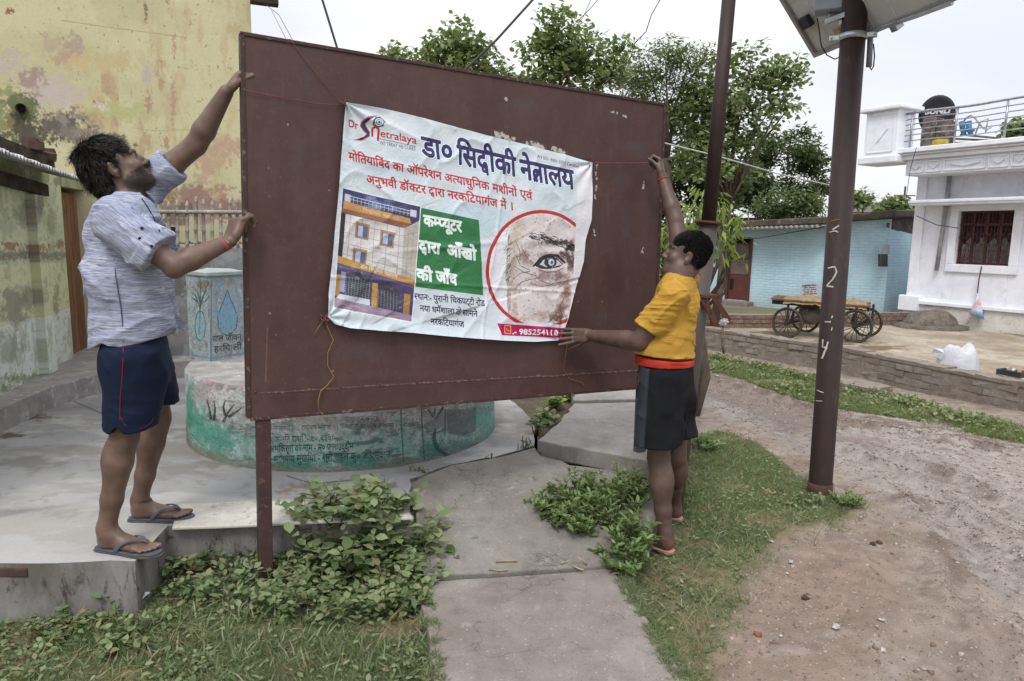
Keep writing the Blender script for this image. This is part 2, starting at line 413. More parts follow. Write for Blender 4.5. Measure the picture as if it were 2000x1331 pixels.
# ================================================================== TERRAIN
def vn3(Q, seed):
    g = np.random.default_rng(seed).random((32, 32, 32)).astype(np.float32); i = np.floor(Q).astype(int); f = Q-i; f = f*f*(3-2*f); i %= 32; j = (i+1) % 32
    x0, y0, z0, x1, y1, z1 = i[:, 0], i[:, 1], i[:, 2], j[:, 0], j[:, 1], j[:, 2]; fx, fy, fz = f.T
    a = (g[x0, y0, z0]*(1-fx)+g[x1, y0, z0]*fx)*(1-fy)+(g[x0, y1, z0]*(1-fx)+g[x1, y1, z0]*fx)*fy
    b = (g[x0, y0, z1]*(1-fx)+g[x1, y0, z1]*fx)*(1-fy)+(g[x0, y1, z1]*(1-fx)+g[x1, y1, z1]*fx)*fy
    return a*(1-fz)+b*fz
RUTS = None
def gz(x, y):
    x = np.asarray(x, float); y = np.asarray(y, float)
    z = -.045-.155*sstep(4.4, 9.0, y)
    b = .012*np.sin(x*2.1+.7)*np.sin(y*1.7)+.008*np.sin(x*5.3+y*3.1)
    z = z+b*(1-sstep(9, 14, y)); q = np.stack([np.ravel(x), np.ravel(y), 0*np.ravel(x)], 1)
    d = .014*(vn3(q*[9, 9, 1], 61)-.5)+.010*(vn3(q*[21, 21, 1], 62)-.5)
    if RUTS is not None:
        for P, w, dep in RUTS:
            m = np.full(len(q), 9.)
            for a, c in zip(P[:-1], P[1:]):
                e = c-a; t = np.clip(((q[:, :2]-a)@e)/(e@e), 0, 1); m = np.minimum(m, np.linalg.norm(q[:, :2]-a-t[:, None]*e, axis=1))
            m = m/w; d += -dep*np.exp(-m**4)+dep*.55*np.exp(-((m-1.35)/.35)**2)
    return z+(d*(1-sstep(9, 14, q[:, 1]))).reshape(np.shape(x))
def gnd(px, py):
    z = -.05
    for _ in range(8):
        p = at_z(px, py, z); z = float(gz(p[0], p[1]))
    return at_z(px, py, z)
_r = [([(1372, 742), (1500, 772), (1640, 825), (1850, 862), (2080, 900)], .11, .030), ([(1372, 800), (1480, 822), (1600, 870), (1750, 930), (1900, 1030), (1990, 1150), (2010, 1340)], .12, .028), ([(1700, 880), (1850, 935), (2080, 1050)], .10, .030), ([(1640, 1010), (1740, 1080), (1800, 1190), (1800, 1400)], .12, .022), ([(1820, 985), (1890, 1060), (1915, 1190), (1890, 1400)], .10, .026)]
_r = [(np.array([gnd(*p)[:2] for p in P]), w, d) for P, w, d in _r]; RUTS = _r
GX0, GX1, GY0, GY1 = -4.0, 10.0, 1.2, 17.2
def guv(px, py):
    p = gnd(px, py); return (p[0]-GX0)/(GX1-GX0), (p[1]-GY0)/(GY1-GY0)
G = Canvas(1120, 1280, (152, 138, 125), guv)     # 1.25 cm per texel
hh, ww = G.h, G.w
n1 = fbm(hh, ww, 90, 6); n2 = fbm(hh, ww, 26, 6, .65); n3 = fbm(hh, ww, 7, 3, .7)
G.put(sstep(.55, .66, fbm(hh, ww, 5, 3, .75)), (112, 98, 88), .5)
G.put(sstep(.42, .62, n1), (146, 133, 121)); G.put(sstep(.5, .68, n2), (132, 115, 101), .6); G.put(sstep(.55, .75, n3), (162, 150, 138), .5)
# gravelly wheel-worn road, right-hand half
rd = G.mask_poly([(1372, 700), (1480, 722), (1620, 765), (1800, 800), (2100, 880), (2300, 1150), (2250, 1500), (2060, 1340), (1960, 1180), (1800, 1020), (1660, 930), (1500, 850), (1372, 800)])
def soft(m, k=9):
    for _ in range(k):
        m = (m+np.roll(m, 2, 0)+np.roll(m, -2, 0)+np.roll(m, 2, 1)+np.roll(m, -2, 1))/5
    return m
rd = soft(rd, 14)
st = fbm(hh, ww, 5, 3, .7, sx=1, sy=1)
G.put(rd, (156, 148, 142), .85); G.put(rd*sstep(.5, .68, st), (172, 165, 159), .5); G.put(rd*sstep(.58, .7, fbm(hh, ww, 4, 2)), (124, 114, 108), .6)
tr = soft(G.mask_poly([(1372, 712), (1560, 770), (1700, 835), (1560, 850), (1372, 770)]), 10)
G.put(tr, (112, 98, 88), .55)
for pts, w in (([(1380, 730), (1500, 762), (1640, 815), (1850, 850), (2050, 890)], 26), ([(1750, 960), (1850, 1060), (1900, 1190), (1880, 1331)], 40), ([(1820, 905), (1930, 975), (2010, 1060)], 22)):
    t_ = G.mask_tris([]); 
    for a, b in zip(pts[:-1], pts[1:]):
        a = np.array(a, float); b = np.array(b, float); d = unit(b-a); n_ = np.array([-d[1], d[0]])*w/2
        t_ = np.maximum(t_, G.mask_poly([a-n_, b-n_, b+n_, a+n_]))
    G.put(soft(t_, 6)*sstep(.35, .6, fbm(hh, ww, 9, 4)), (104, 91, 82), .75)
G.put(soft(G.mask_poly([(1380, 1345), (1440, 1130), (1560, 1050), (1720, 1080), (1760, 1200), (1660, 1345)]), 14), (142, 121, 108), .65)
for k in range(26):
    a = rng.uniform([1400, 760], [2000, 1320]); G.blob(a[0], a[1], rng.uniform(14, 60), rng.uniform(6, 22), [(126, 106, 96), (166, 156, 150), (156, 138, 128)][k % 3], .5, .8, .9)
# courtyard floor behind the brick wall: pale packed earth
yard = G.mask_poly([(1300, 655), (1372, 650), (1640, 690), (2000, 755), (2400, 860), (2600, 700), (2000, 560), (1372, 560), (1200, 600)])
yard = soft(yard, 3); G.put(yard, (170, 157, 138)); G.put(yard*sstep(.45, .62, n2), (188, 177, 160), .8); G.put(yard*sstep(.56, .7, n1), (150, 134, 114), .7)
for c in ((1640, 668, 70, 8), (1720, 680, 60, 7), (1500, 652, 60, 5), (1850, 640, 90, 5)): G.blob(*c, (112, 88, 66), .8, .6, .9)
# verge and earth under the plants
for poly in ([(-300, 1240), (300, 1150), (420, 1090), (820, 1030), (830, 1135), (850, 1345), (850, 1500), (-300, 1500)], [(1000, 930), (1260, 930), (1345, 870), (1470, 880), (1600, 960), (1700, 990), (1600, 1020), (1490, 1080), (1420, 1190), (1390, 1345), (1330, 1345), (1190, 1110), (1060, 1060)],
             [(1365, 690), (1480, 712), (1620, 745), (1800, 790), (2100, 860), (2100, 880), (1780, 815), (1560, 775), (1365, 715)]):
    m = soft(G.mask_poly(poly), 6); G.put(m, (118, 106, 82), .9); G.put(m*sstep(.4, .6, n2), (104, 108, 72), .8); G.put(m*sstep(.55, .7, n3), (146, 130, 104), .5)
G.a *= (1+.16*(fbm(hh, ww, 3.5, 2)-.5)+.14*(fbm(hh, ww, 11, 3, .7)-.5))[..., None]
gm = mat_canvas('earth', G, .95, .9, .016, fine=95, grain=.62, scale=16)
nx, ny = 401, 381
gx = np.linspace(GX0, GX1, nx); gy = np.linspace(GY0, GY1, ny); XX, YY = np.meshgrid(gx, gy)
V = np.stack([XX, YY, gz(XX, YY)], -1).reshape(-1, 3); ii = np.arange(nx*ny).reshape(ny, nx)
F = np.stack([ii[:-1, :-1], ii[:-1, 1:], ii[1:, 1:], ii[1:, :-1]], -1).reshape(-1, 4)
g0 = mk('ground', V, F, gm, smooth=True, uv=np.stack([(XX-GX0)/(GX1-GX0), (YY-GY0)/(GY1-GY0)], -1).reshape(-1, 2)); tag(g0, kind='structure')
farm = mat_rough('far_earth', lin((132, 116, 96)), lin((104, 112, 74)), .5, .95, .3, .02)
V = []
R_ = 900
ring = [(GX0, GY0), (GX1, GY0), (GX1, GY1), (GX0, GY1)]; out = [(-R_, -R_), (R_, -R_), (R_, R_), (-R_, R_)]
V = [(*p, float(gz(*p))-.012) for p in ring]+[(*p, -.25) for p in out]
o = mk('ground', V, [(4, 5, 1, 0), (5, 6, 2, 1), (6, 7, 3, 2), (7, 4, 0, 3)], farm); tag(o, kind='structure')

# ================================================================== CONCRETE PLATFORM AND PATH
def jit(poly, step=.12, amp=.012, z=None):
    out = []
    for i in range(len(poly)):
        a = np.array(poly[i], float); b = np.array(poly[(i+1) % len(poly)], float); L = np.linalg.norm(b-a); k = max(1, int(L/step))
        for j in range(k):
            p = a+(b-a)*j/k
            if j or L > .05: p = p+np.append(rng.normal(size=2)*amp*(1 if j else .3), [0]*(len(p)-2))
            out.append(p)
    return out
ZA = .21
def auv(px, py):
    p = at_z(px, py, ZA); return (p[0]+6.5)/9.0, (p[1]-2.4)/8.0
A = Canvas(1350, 1200, (156, 156, 155), auv)
n1 = fbm(A.h, A.w, 150, 6); n2 = fbm(A.h, A.w, 40, 6, .65, sx=2.2); n3 = fbm(A.h, A.w, 12, 4, .65)
A.put(sstep(.47, .6, n1), (140, 139, 140), .8); A.put(sstep(.52, .66, n2), (126, 123, 120), .7); A.put(sstep(.55, .7, n2[::-1]), (180, 178, 172), .7); A.put(sstep(.6, .72, n3), (120, 116, 110), .35)
lt = soft(A.mask_poly([(-100, 1110), (262, 1102), (335, 1040), (812, 1012), (784, 976), (500, 976), (340, 960), (150, 985), (-100, 1030)]), 3)
A.put(lt, (182, 181, 178), .85); A.put(lt*sstep(.5, .66, n2), (164, 160, 152), .6)
for c in ((60, 905, 70, 16, (120, 116, 114)), (150, 880, 60, 14, (130, 126, 122)), (300, 770, 30, 6, (60, 54, 44)), (60, 815, 40, 7, (58, 52, 40)), (20, 850, 40, 8, (66, 58, 46)), (340, 880, 70, 24, (136, 132, 128)), (430, 905, 50, 10, (122, 116, 110)), (600, 950, 50, 8, (120, 104, 90)), (560, 960, 28, 6, (126, 108, 90)),
          (740, 950, 40, 8, (112, 104, 96)), (1000, 850, 30, 12, (150, 140, 128)), (940, 905, 60, 8, (172, 168, 160)), (130, 1000, 80, 12, (150, 146, 140)), (350, 1000, 50, 8, (150, 145, 138)), (250, 940, 60, 12, (148, 144, 138)), (960, 800, 60, 20, (170, 166, 158)), (340, 760, 60, 14, (120, 116, 114))):
    A.blob(*c[:4], c[4], .75, .7, .8)
for pts in ([(722, 925), (755, 948), (768, 975)], [(560, 930), (610, 945), (690, 938)], [(90, 760), (180, 800), (300, 850)]):
    A.strokes(pts, 2.2, (80, 74, 68), .8)
A.a *= .93
am = mat_canvas('platform_concrete', A, .75, .3, .004, fine=80, grain=.3)
ap = [(-120, 1100), (60, 1101), (262, 1097), (329, 1027), (499, 1023), (640, 1017), (808, 1010), (786, 978), (800, 975), (800, 937), (880, 908), (965, 893), (1042, 872), (1047, 835), (1020, 800), (985, 772)]
P = [at_z(x, y, ZA) for x, y in ap]; P = [p[:2] for p in P]+[(.5, 7.6), (-.5, 9.6), (-6.4, 9.6), (-6.4, P[0][1] if False else at_z(-120, 1100, ZA)[1])]
P = jit(P, .1, .006)
Pn = np.array([(*p, ZA) for p in P]); o = mk('concrete_platform', Pn, [list(range(len(Pn)))], am, uv=np.stack([(Pn[:, 0]+6.5)/9, (Pn[:, 1]-2.4)/8], 1)); tag(o, kind='structure')
pf = mat_rough('platform_face', lin((138, 136, 134)), lin((98, 94, 88)), 5, .9, .5, .008, c3=lin((70, 64, 54)), stretch=(1, 1, .45))
nP = len(P); V = [(*p, ZA-.001) for p in P]+[(p[0], p[1], -.3) for p in P]
o = mk('platform_face', V, [(i, nP+i, nP+(i+1) % nP, (i+1) % nP) for i in range(nP)], pf); tag(o, kind='structure')
# white plastered strip along the set-back edge
wm = mat_rough('white_plaster', lin((200, 197, 188)), lin((176, 172, 162)), 9, .85, .25, .003, c3=lin((150, 144, 130)))
st = [at_z(x, y, ZA+.014)[:2] for x, y in ((336, 1031), (500, 1025), (640, 1018), (806, 1011), (786, 979), (640, 981), (470, 979), (345, 984))]
o = MB().slab(jit(st, .15, .003), ZA+.0005, ZA+.014).build('plaster_strip', wm, bevel=.004); tag(o, kind='structure')
bk = mat_rough('old_brick', lin((92, 70, 60)), lin((70, 56, 50)), 14, .95, .6, .006, c3=lin((64, 54, 48)))
e = at_y(22, 1116, at_z(22, 1101, ZA)[1]+.01)
o = MB().box(e, (.15, .03, .04)).build('exposed_brick', bk, bevel=.006); tag(o, kind='structure')

pm = mat_aggregate('path_concrete', lin((132, 128, 122)), lin((112, 107, 100)), lin((154, 150, 143)), lin((74, 70, 64)))
pm2 = mat_aggregate('path_concrete_worn', lin((140, 133, 127)), lin((122, 113, 106)), lin((162, 156, 150)), lin((86, 78, 72)))
pm3 = mat_aggregate('drain_cover_concrete', lin((150, 147, 142)), lin((132, 128, 122)), lin((176, 172, 166)), lin((96, 92, 88)))
def pz(py): return .222-(py-905)/(1125-905)*.20
def slabpx(name, pts, mat, thick=.09, amp=.008, z=None, bev=.008):
    Q = []
    for q in pts:
        zz = q[2] if len(q) > 2 else (z if z is not None else pz(q[1])); Q.append(at_z(q[0], q[1], zz))
    Q = jit(Q, .09, amp); n = len(Q)
    V = [tuple(q) for q in Q]+[(q[0], q[1], q[2]-thick) for q in Q]
    F = [list(range(n)), [2*n-1-i for i in range(n)]]+[[i, n+i, n+(i+1) % n, (i+1) % n] for i in range(n)]
    area = sum(Q[i][0]*Q[(i+1) % n][1]-Q[(i+1) % n][0]*Q[i][1] for i in range(n))
    if area < 0: F = [f[::-1] for f in F]
    o = mk(name, V, F, mat)
    m = o.modifiers.new('edge', 'BEVEL'); m.width = bev; m.segments = 2; m.limit_method = 'ANGLE'; m.angle_limit = .9
    return tag(o, kind='structure')
slabpx('path_slab', [(803, 938), (880, 909), (965, 894), (1046, 873), (1054, 889), (1098, 900), (1110, 908), (1178, 916), (1188, 912), (1262, 924), (1290, 1000), (1262, 1050), (1196, 1103), (1060, 1112), (826, 1124), (812, 1020)], pm, .14)
slabpx('path_slab', [(822, 1136), (1000, 1125), (1200, 1110), (1290, 1240), (1370, 1390), (852, 1400), (838, 1250)], pm2, .09, z=.022)
slabpx('path_slab', [(1050, 860), (1095, 822), (1122, 788), (1262, 785), (1336, 788), (1326, 905), (1262, 900)], pm3, .11, z=.31)
slabpx('path_slab', [(1121, 782), (1112, 725), (1330, 720), (1336, 784), (1262, 779)], pm3, .11, z=.31)
dk = mat_rough('damp_soil', lin((84, 74, 62)), lin((60, 52, 44)), 12, .95, .6, .01)
o = MB().slab([at_z(x, y, .02)[:2] for x, y in ((830, 1000), (1050, 880), (1350, 900), (1300, 990), (1200, 1060))], -.4, -.14).build('drain_bed', dk); tag(o, kind='structure')
# under the raised covers, so nothing floats
o = MB().slab([at_z(x, y, .19)[:2] for x, y in ((1075, 868), (1128, 800), (1125, 745), (1318, 740), (1312, 890), (1262, 886))], -.4, .198).build('drain_wall', pf); tag(o, kind='structure')

so = mat_rough('leaf_litter_soil', lin((92, 82, 66)), lin((70, 60, 46)), 9, .95, .8, .02, c3=lin((112, 98, 76)), fine=50)
V = [at_z(x, y, .2)[:2] for x, y in ((1050, 868), (1049, 840), (1022, 802), (985, 772), (960, 700), (1108, 700), (1116, 765), (1120, 790), (1093, 824), (1060, 858))]
o = MB().slab(V, -.3, .2).build('soil_patch', so); tag(o, kind='structure')
# ================================================================== LEDGE AND LIME-GREEN BUILDING
ZL = .38
lm = mat_rough('ledge_plaster', lin((150, 147, 143)), lin((124, 120, 116)), 5, .85, .4, .006, c3=lin((172, 172, 174)))
lp = [at_z(x, y, ZL)[:2] for x, y in ((-60, 826), (0, 797), (99, 755), (191, 730), (333, 706), (480, 694), (640, 688))]
P = lp+[(-2.0, 9.5), (-6.3, 9.5), (-6.3, lp[0][1])]
o = MB().slab(P, .1, ZL).build('ledge', lm, bevel=.012); tag(o, kind='structure')
LW0 = at_z(0, 773, ZL); LW1 = at_z(144, 698, ZL); ld = unit((LW1-LW0)*[1, 1, 0]); ln_ = np.array([ld[1], -ld[0], 0])   # ln_: outward (to the right)
LB = LW0-ld*2.6; LL = np.linalg.norm(LW1-LB)
def lz(px, py): return on_plane(px, py, LW0, ln_)
ZT = float(lz(60, 322)[2])
def luv(px, py):
    p = lz(px, py); return np.dot(p-LB, ld)/LL, (p[2]-ZL)/(ZT-ZL)
L = Canvas(1100, 720, (196, 200, 166), luv)
n1 = fbm(L.h, L.w, 120, 6); n2 = fbm(L.h, L.w, 30, 6, .65, sy=2.4); n3 = fbm(L.h, L.w, 14, 4, .65)
L.put(sstep(.45, .62, n1), (172, 182, 148), .8)
low = L.mask_poly([(-900, 520), (0, 518), (150, 512), (150, 760), (-900, 1700)]); L.put(low, (198, 200, 160)); 
vlow = L.mask_poly([(-900, 690), (0, 640), (150, 598), (150, 760), (-900, 1700)]); L.put(vlow, (206, 211, 202))
L.put(sstep(.52, .64, n2), (150, 154, 128), .5); L.put(sstep(.6, .72, n3), (124, 122, 104), .3)
for c in ((30, 600, 26, 40, (120, 118, 108)), (55, 585, 16, 26, (128, 124, 112)), (20, 680, 30, 30, (138, 142, 126)), (110, 590, 6, 40, (130, 132, 110)), (45, 420, 20, 26, (138, 128, 118)), (60, 400, 10, 22, (128, 118, 110)), (30, 500, 60, 12, (116, 106, 96)), (100, 500, 50, 10, (112, 104, 92)), (20, 480, 20, 9, (142, 84, 66)), (60, 484, 16, 7, (136, 84, 68)), (95, 482, 10, 6, (140, 88, 70)), (118, 478, 10, 8, (132, 84, 68)), (-40, 500, 60, 14, (118, 106, 94)), (100, 430, 12, 30, (140, 140, 108)), (12, 330, 50, 20, (118, 128, 100)), (120, 350, 20, 16, (110, 116, 90)), (80, 350, 18, 40, (124, 132, 92)), (-30, 760, 60, 20, (104, 116, 84)), (60, 740, 60, 10, (112, 122, 90))):
    L.blob(*c[:4], c[4], .62, .5, .8)
lmat = mat_canvas('lime_wall_paint', L, .9, .5, .006, fine=50, grain=.35)
lb = empty('old_house', (LB+LW1)/2*[1, 1, 0]+[0, 0, ZL], 'weathered lime-green plastered house wall at the left edge with a brown wooden door', 'house')
V = [LB, LW1, LW1+[0, 0, ZT-ZL], LB+[0, 0, ZT-ZL]]; V = [v+[0, 0, 0] for v in V]
o = mk('wall', V, [(0, 1, 2, 3)], lmat, lb, uv=[(0, 0), (1, 0), (1, 1), (0, 1)])
sm = mat_rough('lime_wall_side', lin((160, 164, 126)), lin((128, 130, 104)), 6, .92, .4, .005)
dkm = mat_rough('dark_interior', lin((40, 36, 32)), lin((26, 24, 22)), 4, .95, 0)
b = MB(); e = -ln_*.25; b.hexa([LB+e*1.0, LW1+e, LW1+e*.02, LB+e*.02, LB+e+[0, 0, ZT-ZL], LW1+e+[0, 0, ZT-ZL], LW1+e*.02+[0, 0, ZT-ZL], LB+e*.02+[0, 0, ZT-ZL]]); b.build('wall_core', sm, lb)
p1 = lz(70, 640); p2 = lz(88, 640); s1 = np.dot(p1-LB, ld); s2 = np.dot(p2-LB, ld)
a = LB+ld*s1; c = LB+ld*s2; h = np.array([0, 0, ZT-ZL-.25]); q = ln_*.07
def puv(P): return [((np.dot(p-LB, ld))/LL, (p[2]-ZL)/(ZT-ZL)) for p in P]
V = [a, c, c+q, a+q, a+h, c+h, c+q+h, a+q+h]
mk('pilaster', V, [(3, 2, 6, 7), (0, 3, 7, 4), (2, 1, 5, 6), (4, 7, 6, 5)], lmat, lb, uv=puv(V))
# door and dark doorway at the far end
dm = mat_rough('brown_door_wood', lin((136, 98, 70)), lin((108, 76, 54)), 7, .8, .3, .003, c3=lin((78, 58, 44)), stretch=(1, 1, .25))
dn = MB(); D0 = LW1+ld*.05; D1 = LW1+ld*.62; hz = np.array([0, 0, 1.56])
dn.hexa([D0-ln_*.12, D1-ln_*.12, D1-ln_*.07, D0-ln_*.07, D0-ln_*.12+hz, D1-ln_*.12+hz, D1-ln_*.07+hz, D0-ln_*.07+hz]); dr = dn.build('door', dm, lb, bevel=.004)
b = MB()
for k in range(5):
    a = D0+ld*(.03+.11*k)-ln_*.066; b.hexa([a, a+ld*.1, a+ld*.1+ln_*.012, a+ln_*.012]+[x+[0, 0, 1.5] for x in (a, a+ld*.1, a+ld*.1+ln_*.012, a+ln_*.012)])
b.build('plank', dm, dr)
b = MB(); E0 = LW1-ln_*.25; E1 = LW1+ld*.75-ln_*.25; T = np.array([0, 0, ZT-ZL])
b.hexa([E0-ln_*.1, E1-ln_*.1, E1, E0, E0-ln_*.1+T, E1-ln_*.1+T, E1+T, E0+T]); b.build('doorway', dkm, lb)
b = MB(); a = LW1+[0, 0, 1.6]; hl = ZT-ZL-1.6; b.hexa([a-ln_*.2, a+ld*.7-ln_*.2, a+ld*.7+ln_*.01, a+ln_*.01]+[x+[0, 0, hl] for x in (a-ln_*.2, a+ld*.7-ln_*.2, a+ld*.7+ln_*.01, a+ln_*.01)]); b.build('lintel', sm, lb)
# roof of corrugated sheet, with old timbers and loose bricks above its edge
ED0 = on_plane(0, 292, LW0+ln_*.32, ln_); ED1 = on_plane(165, 352, LW0+ln_*.32, ln_)
ed = ED1-ED0; ED0 = ED0-ed*.9; ed = ED1-ED0
rm = mat_rough('corrugated_sheet', lin((196, 198, 200)), lin((140, 140, 138)), 6, .5, .1, .002, c3=lin((96, 84, 70)), metal=.4)
n = 120; V = []
for i in range(n+1):
    p = ED0+ed*i/n+np.array([0, 0, .014*math.cos(i*math.pi*.9)]) ; bb = p-ln_*.9+np.array([0, 0, .22])
    V += [p, bb, p-[0, 0, .012], bb-[0, 0, .012]]
F = []
for i in range(n):
    a = 4*i; F += [(a, a+4, a+5, a+1), (a+2, a+3, a+7, a+6), (a, a+2, a+6, a+4)]
roof = mk('roof', V, F, rm, lb)
tm = mat_rough('old_timber', lin((74, 64, 54)), lin((44, 38, 32)), 9, .95, .5, .006)
b = MB(); up = np.array([0, 0, 1.])
for k, (o_, w_, hgt) in enumerate(((.10, .08, .07), (.16, .1, .05))):
    a = ED0-ln_*o_+up*(.05+.05*k); c = ED1-ln_*o_+up*(.05+.05*k)-ed*.12; b.hexa([a-ln_*w_, c-ln_*w_, c, a, a-ln_*w_+up*hgt, c-ln_*w_+up*hgt, c+up*hgt, a+up*hgt])
a = ED0-ln_*.28-up*.05; c = ED1-ln_*.28-up*.05; b.hexa([a-ln_*.1-up*.1, c-ln_*.1-up*.1, c-up*.1, a-up*.1, a-ln_*.1, c-ln_*.1, c, a])
b.build('roof_timber', tm, roof)
bmm = MB().box((0, 0, 0), (.2, .1, .06)).build('brick', bk, lb, bevel=.006); bmm.location = (0, 0, 0)
me = bmm.data; bpy.data.objects.remove(bmm)
for k in range(4):
    p = ED0+ed*(.76+.05*k)-ln_*(.12+.05*(k % 2))+up*(.15+.045*(k % 2)-.008*k)
    o = bpy.data.objects.new('brick', me); COL.objects.link(o); o.parent = lb; o.location = tuple(p-np.array(lb.location[:])+np.zeros(3)); o.rotation_euler = (rng.normal()*.15, rng.normal()*.15, math.atan2(ld[1], ld[0])+rng.normal()*.4)
me.transform(Matrix.Translation(Vector(lb.location)))
# ================================================================== BIG YELLOW BUILDING
Y0 = at_y(-260, 500, 6.6); Y1 = at_y(507, 500, 7.85); yd = unit((Y1-Y0)*[1, 1, 0]); yn = np.array([yd[1], -yd[0], 0]); YL = np.linalg.norm((Y1-Y0)[:2]); YH = 6.2
YO = np.array([Y0[0], Y0[1], ZL])
def yuv(px, py):
    p = on_plane(px, py, YO, yn); return np.dot(p-YO, yd)/YL, (p[2]-ZL)/YH
Yc = Canvas(1000, 1500, (198, 191, 154), yuv)
n1 = fbm(Yc.h, Yc.w, 170, 6); n2 = fbm(Yc.h, Yc.w, 40, 6, .65, sy=2.5); n3 = fbm(Yc.h, Yc.w, 12, 4, .7)
Yc.put(sstep(.42, .62, n1), (186, 180, 143), .8); Yc.put(sstep(.48, .6, fbm(Yc.h, Yc.w, 90, 6)), (186, 180, 140), .6)
Yc.put(sstep(.56, .7, n2), (186, 168, 128), .6); Yc.put(sstep(.60, .72, n2)*sstep(.5, .6, n1[::-1]), (160, 128, 108), .5); Yc.put(sstep(.7, .78, n3), (128, 92, 70), .5)
pk = (190, 176, 168); gy_ = (128, 120, 112); rdp = (162, 130, 114); gr = (134, 142, 98)
for c in ((95, 175, 45, 30, pk), (20, 125, 34, 24, (184, 172, 160)), (130, 190, 40, 18, pk), (60, 160, 30, 24, (158, 136, 128)), (100, 90, 26, 24, (182, 164, 140)), (145, 90, 16, 26, (170, 150, 136)), (120, 110, 18, 22, (178, 152, 128)),
          (42, 215, 34, 30, (92, 96, 68)), (36, 235, 26, 24, (60, 62, 46)), (48, 208, 22, 18, (104, 112, 78)), (50, 255, 20, 24, (70, 66, 56)), (120, 235, 46, 20, gy_), (105, 250, 60, 22, (96, 90, 80)), (60, 268, 60, 16, (84, 82, 64)), (150, 262, 40, 20, gy_), (10, 245, 20, 20, (132, 120, 84)), (200, 290, 50, 24, (110, 98, 84)),
          (288, 145, 10, 20, (182, 170, 164)), (290, 200, 8, 24, (168, 136, 118)), (338, 200, 5, 40, (176, 146, 128)), (340, 90, 4, 20, (176, 150, 126)), (285, 20, 3, 20, (120, 112, 92)), (20, 22, 7, 6, (140, 76, 62)), (430, 300, 44, 20, (184, 156, 132)), (450, 280, 30, 12, (184, 156, 130)),
          (405, 400, 60, 34, rdp), (370, 385, 40, 22, (150, 122, 108)), (440, 410, 40, 20, (146, 116, 102)), (350, 420, 30, 26, (120, 96, 80)), (400, 330, 20, 30, (182, 156, 130)), (325, 280, 5, 16, (170, 136, 116)), (200, 210, 12, 10, (208, 204, 190)), (210, 120, 60, 20, (190, 174, 130)), (215, 165, 16, 14, (184, 160, 130)),
          (240, 220, 60, 20, (178, 178, 124)), (5, 180, 20, 12, gr), (2, 225, 10, 30, gr), (330, 400, 16, 30, (140, 120, 96)), (460, 60, 20, 20, (184, 168, 130)), (150, 120, 30, 24, (194, 172, 130))):
    Yc.blob(*c[:4], c[4], .85, .45, 1.1)
Yc.strokes([(120, 40), (200, 52), (290, 64), (365, 74)], 1.6, (150, 136, 96), .7); Yc.strokes([(260, 250), (300, 256), (360, 254), (430, 262)], 1.3, (160, 140, 104), .6)
ymat = mat_canvas('yellow_wall_paint', Yc, .9, .5, .006, fine=40, grain=.3)
yb = empty('yellow_building', (Y0+Y1)/2*[1, 1, 0]+[0, 0, ZL], 'tall pale yellow plastered building with peeling paint behind the man in the shirt', 'building')
V = [YO, YO+yd*YL, YO+yd*YL+[0, 0, YH], YO+[0, 0, YH]]
mk('wall', V, [(0, 1, 2, 3)], ymat, yb, uv=[(0, 0), (1, 0), (1, 1), (0, 1)])
ys = mat_rough('yellow_wall_side', lin((190, 174, 122)), lin((164, 150, 112)), 4, .92, .4, .005)
e = -yn; a = YO+e*.01; c = YO+yd*YL+e*.01; MB().hexa([a+e*4, c+e*4, c, a, a+e*4+up*YH, c+e*4+up*YH, c+up*YH, a+up*YH]).build('wall_core', ys, yb)
# rain-water hole and the little dark vent low on the wall
p = on_plane(43, 213, YO, yn); b = MB(); b.tube([p+yn*.05, p-yn*.006], .045, 14, cap=False); b.tube([p+yn*.05, p-yn*.006], .036, 14, cap=False); b.build('drain_spout', mat_rough('mossy_clay', lin((92, 92, 68)), lin((60, 60, 46)), 12), yb, True)
b = MB(); b.tube([p+yn*.0055, p+yn*.005], .036, 14); b.build('spout_mouth', dkm, yb)
p = on_plane(339, 462, YO, yn); MB().box(p, (.1, .01, .2), (yd, yn, up)).build('vent', dkm, yb)
p = on_plane(500, 8, YO, yn); b = MB(); b.box(p+yd*.08+yn*.1, (.28, .12, .05), (yd, yn, up)); b.tube([p, p+yn*.12], .015, 6); b.build('wall_bracket', tm, yb, bevel=.004)

# ================================================================== LOW WALL AND BAMBOO FENCE
W0 = at_y(300, 484, 6.75); W1 = at_y(660, 484, 7.1); wd = unit((W1-W0)*[1, 1, 0]); wn = np.array([wd[1], -wd[0], 0]); WL = np.linalg.norm((W1-W0)[:2])
def wuv(px, py):
    p = on_plane(px, py, W0, wn); return np.dot(p-W0, wd)/WL, (p[2]-ZL+.1)/(W0[2]-ZL+.1)
Wc = Canvas(600, 500, (126, 128, 128), wuv); n1 = fbm(500, 600, 60, 6); n2 = fbm(500, 600, 20, 5, .65, sy=2)
Wc.put(sstep(.45, .62, n1), (108, 112, 116), .8); Wc.put(sstep(.55, .68, n2), (150, 150, 146), .6)
for c in ((375, 492, 12, 8, (186, 184, 172)), (350, 560, 14, 30, (96, 90, 84)), (352, 640, 20, 30, (128, 120, 110)), (450, 500, 30, 10, (140, 146, 148)), (340, 600, 10, 20, (140, 128, 116))): Wc.blob(*c[:4], c[4], .8, .4, .9)
wmat = mat_canvas('grey_wall_plaster', Wc, .9, .4, .005)
lw = empty('low_wall', (*(W0+W1)[:2]/2, ZL), 'low grey plastered wall under the bamboo fence behind the well', 'wall')
zt = W0[2]; z0 = ZL-.1
V = [np.array([*W0[:2], z0]), np.array([*W1[:2], z0]), np.array([*W1[:2], zt]), np.array([*W0[:2], zt])]
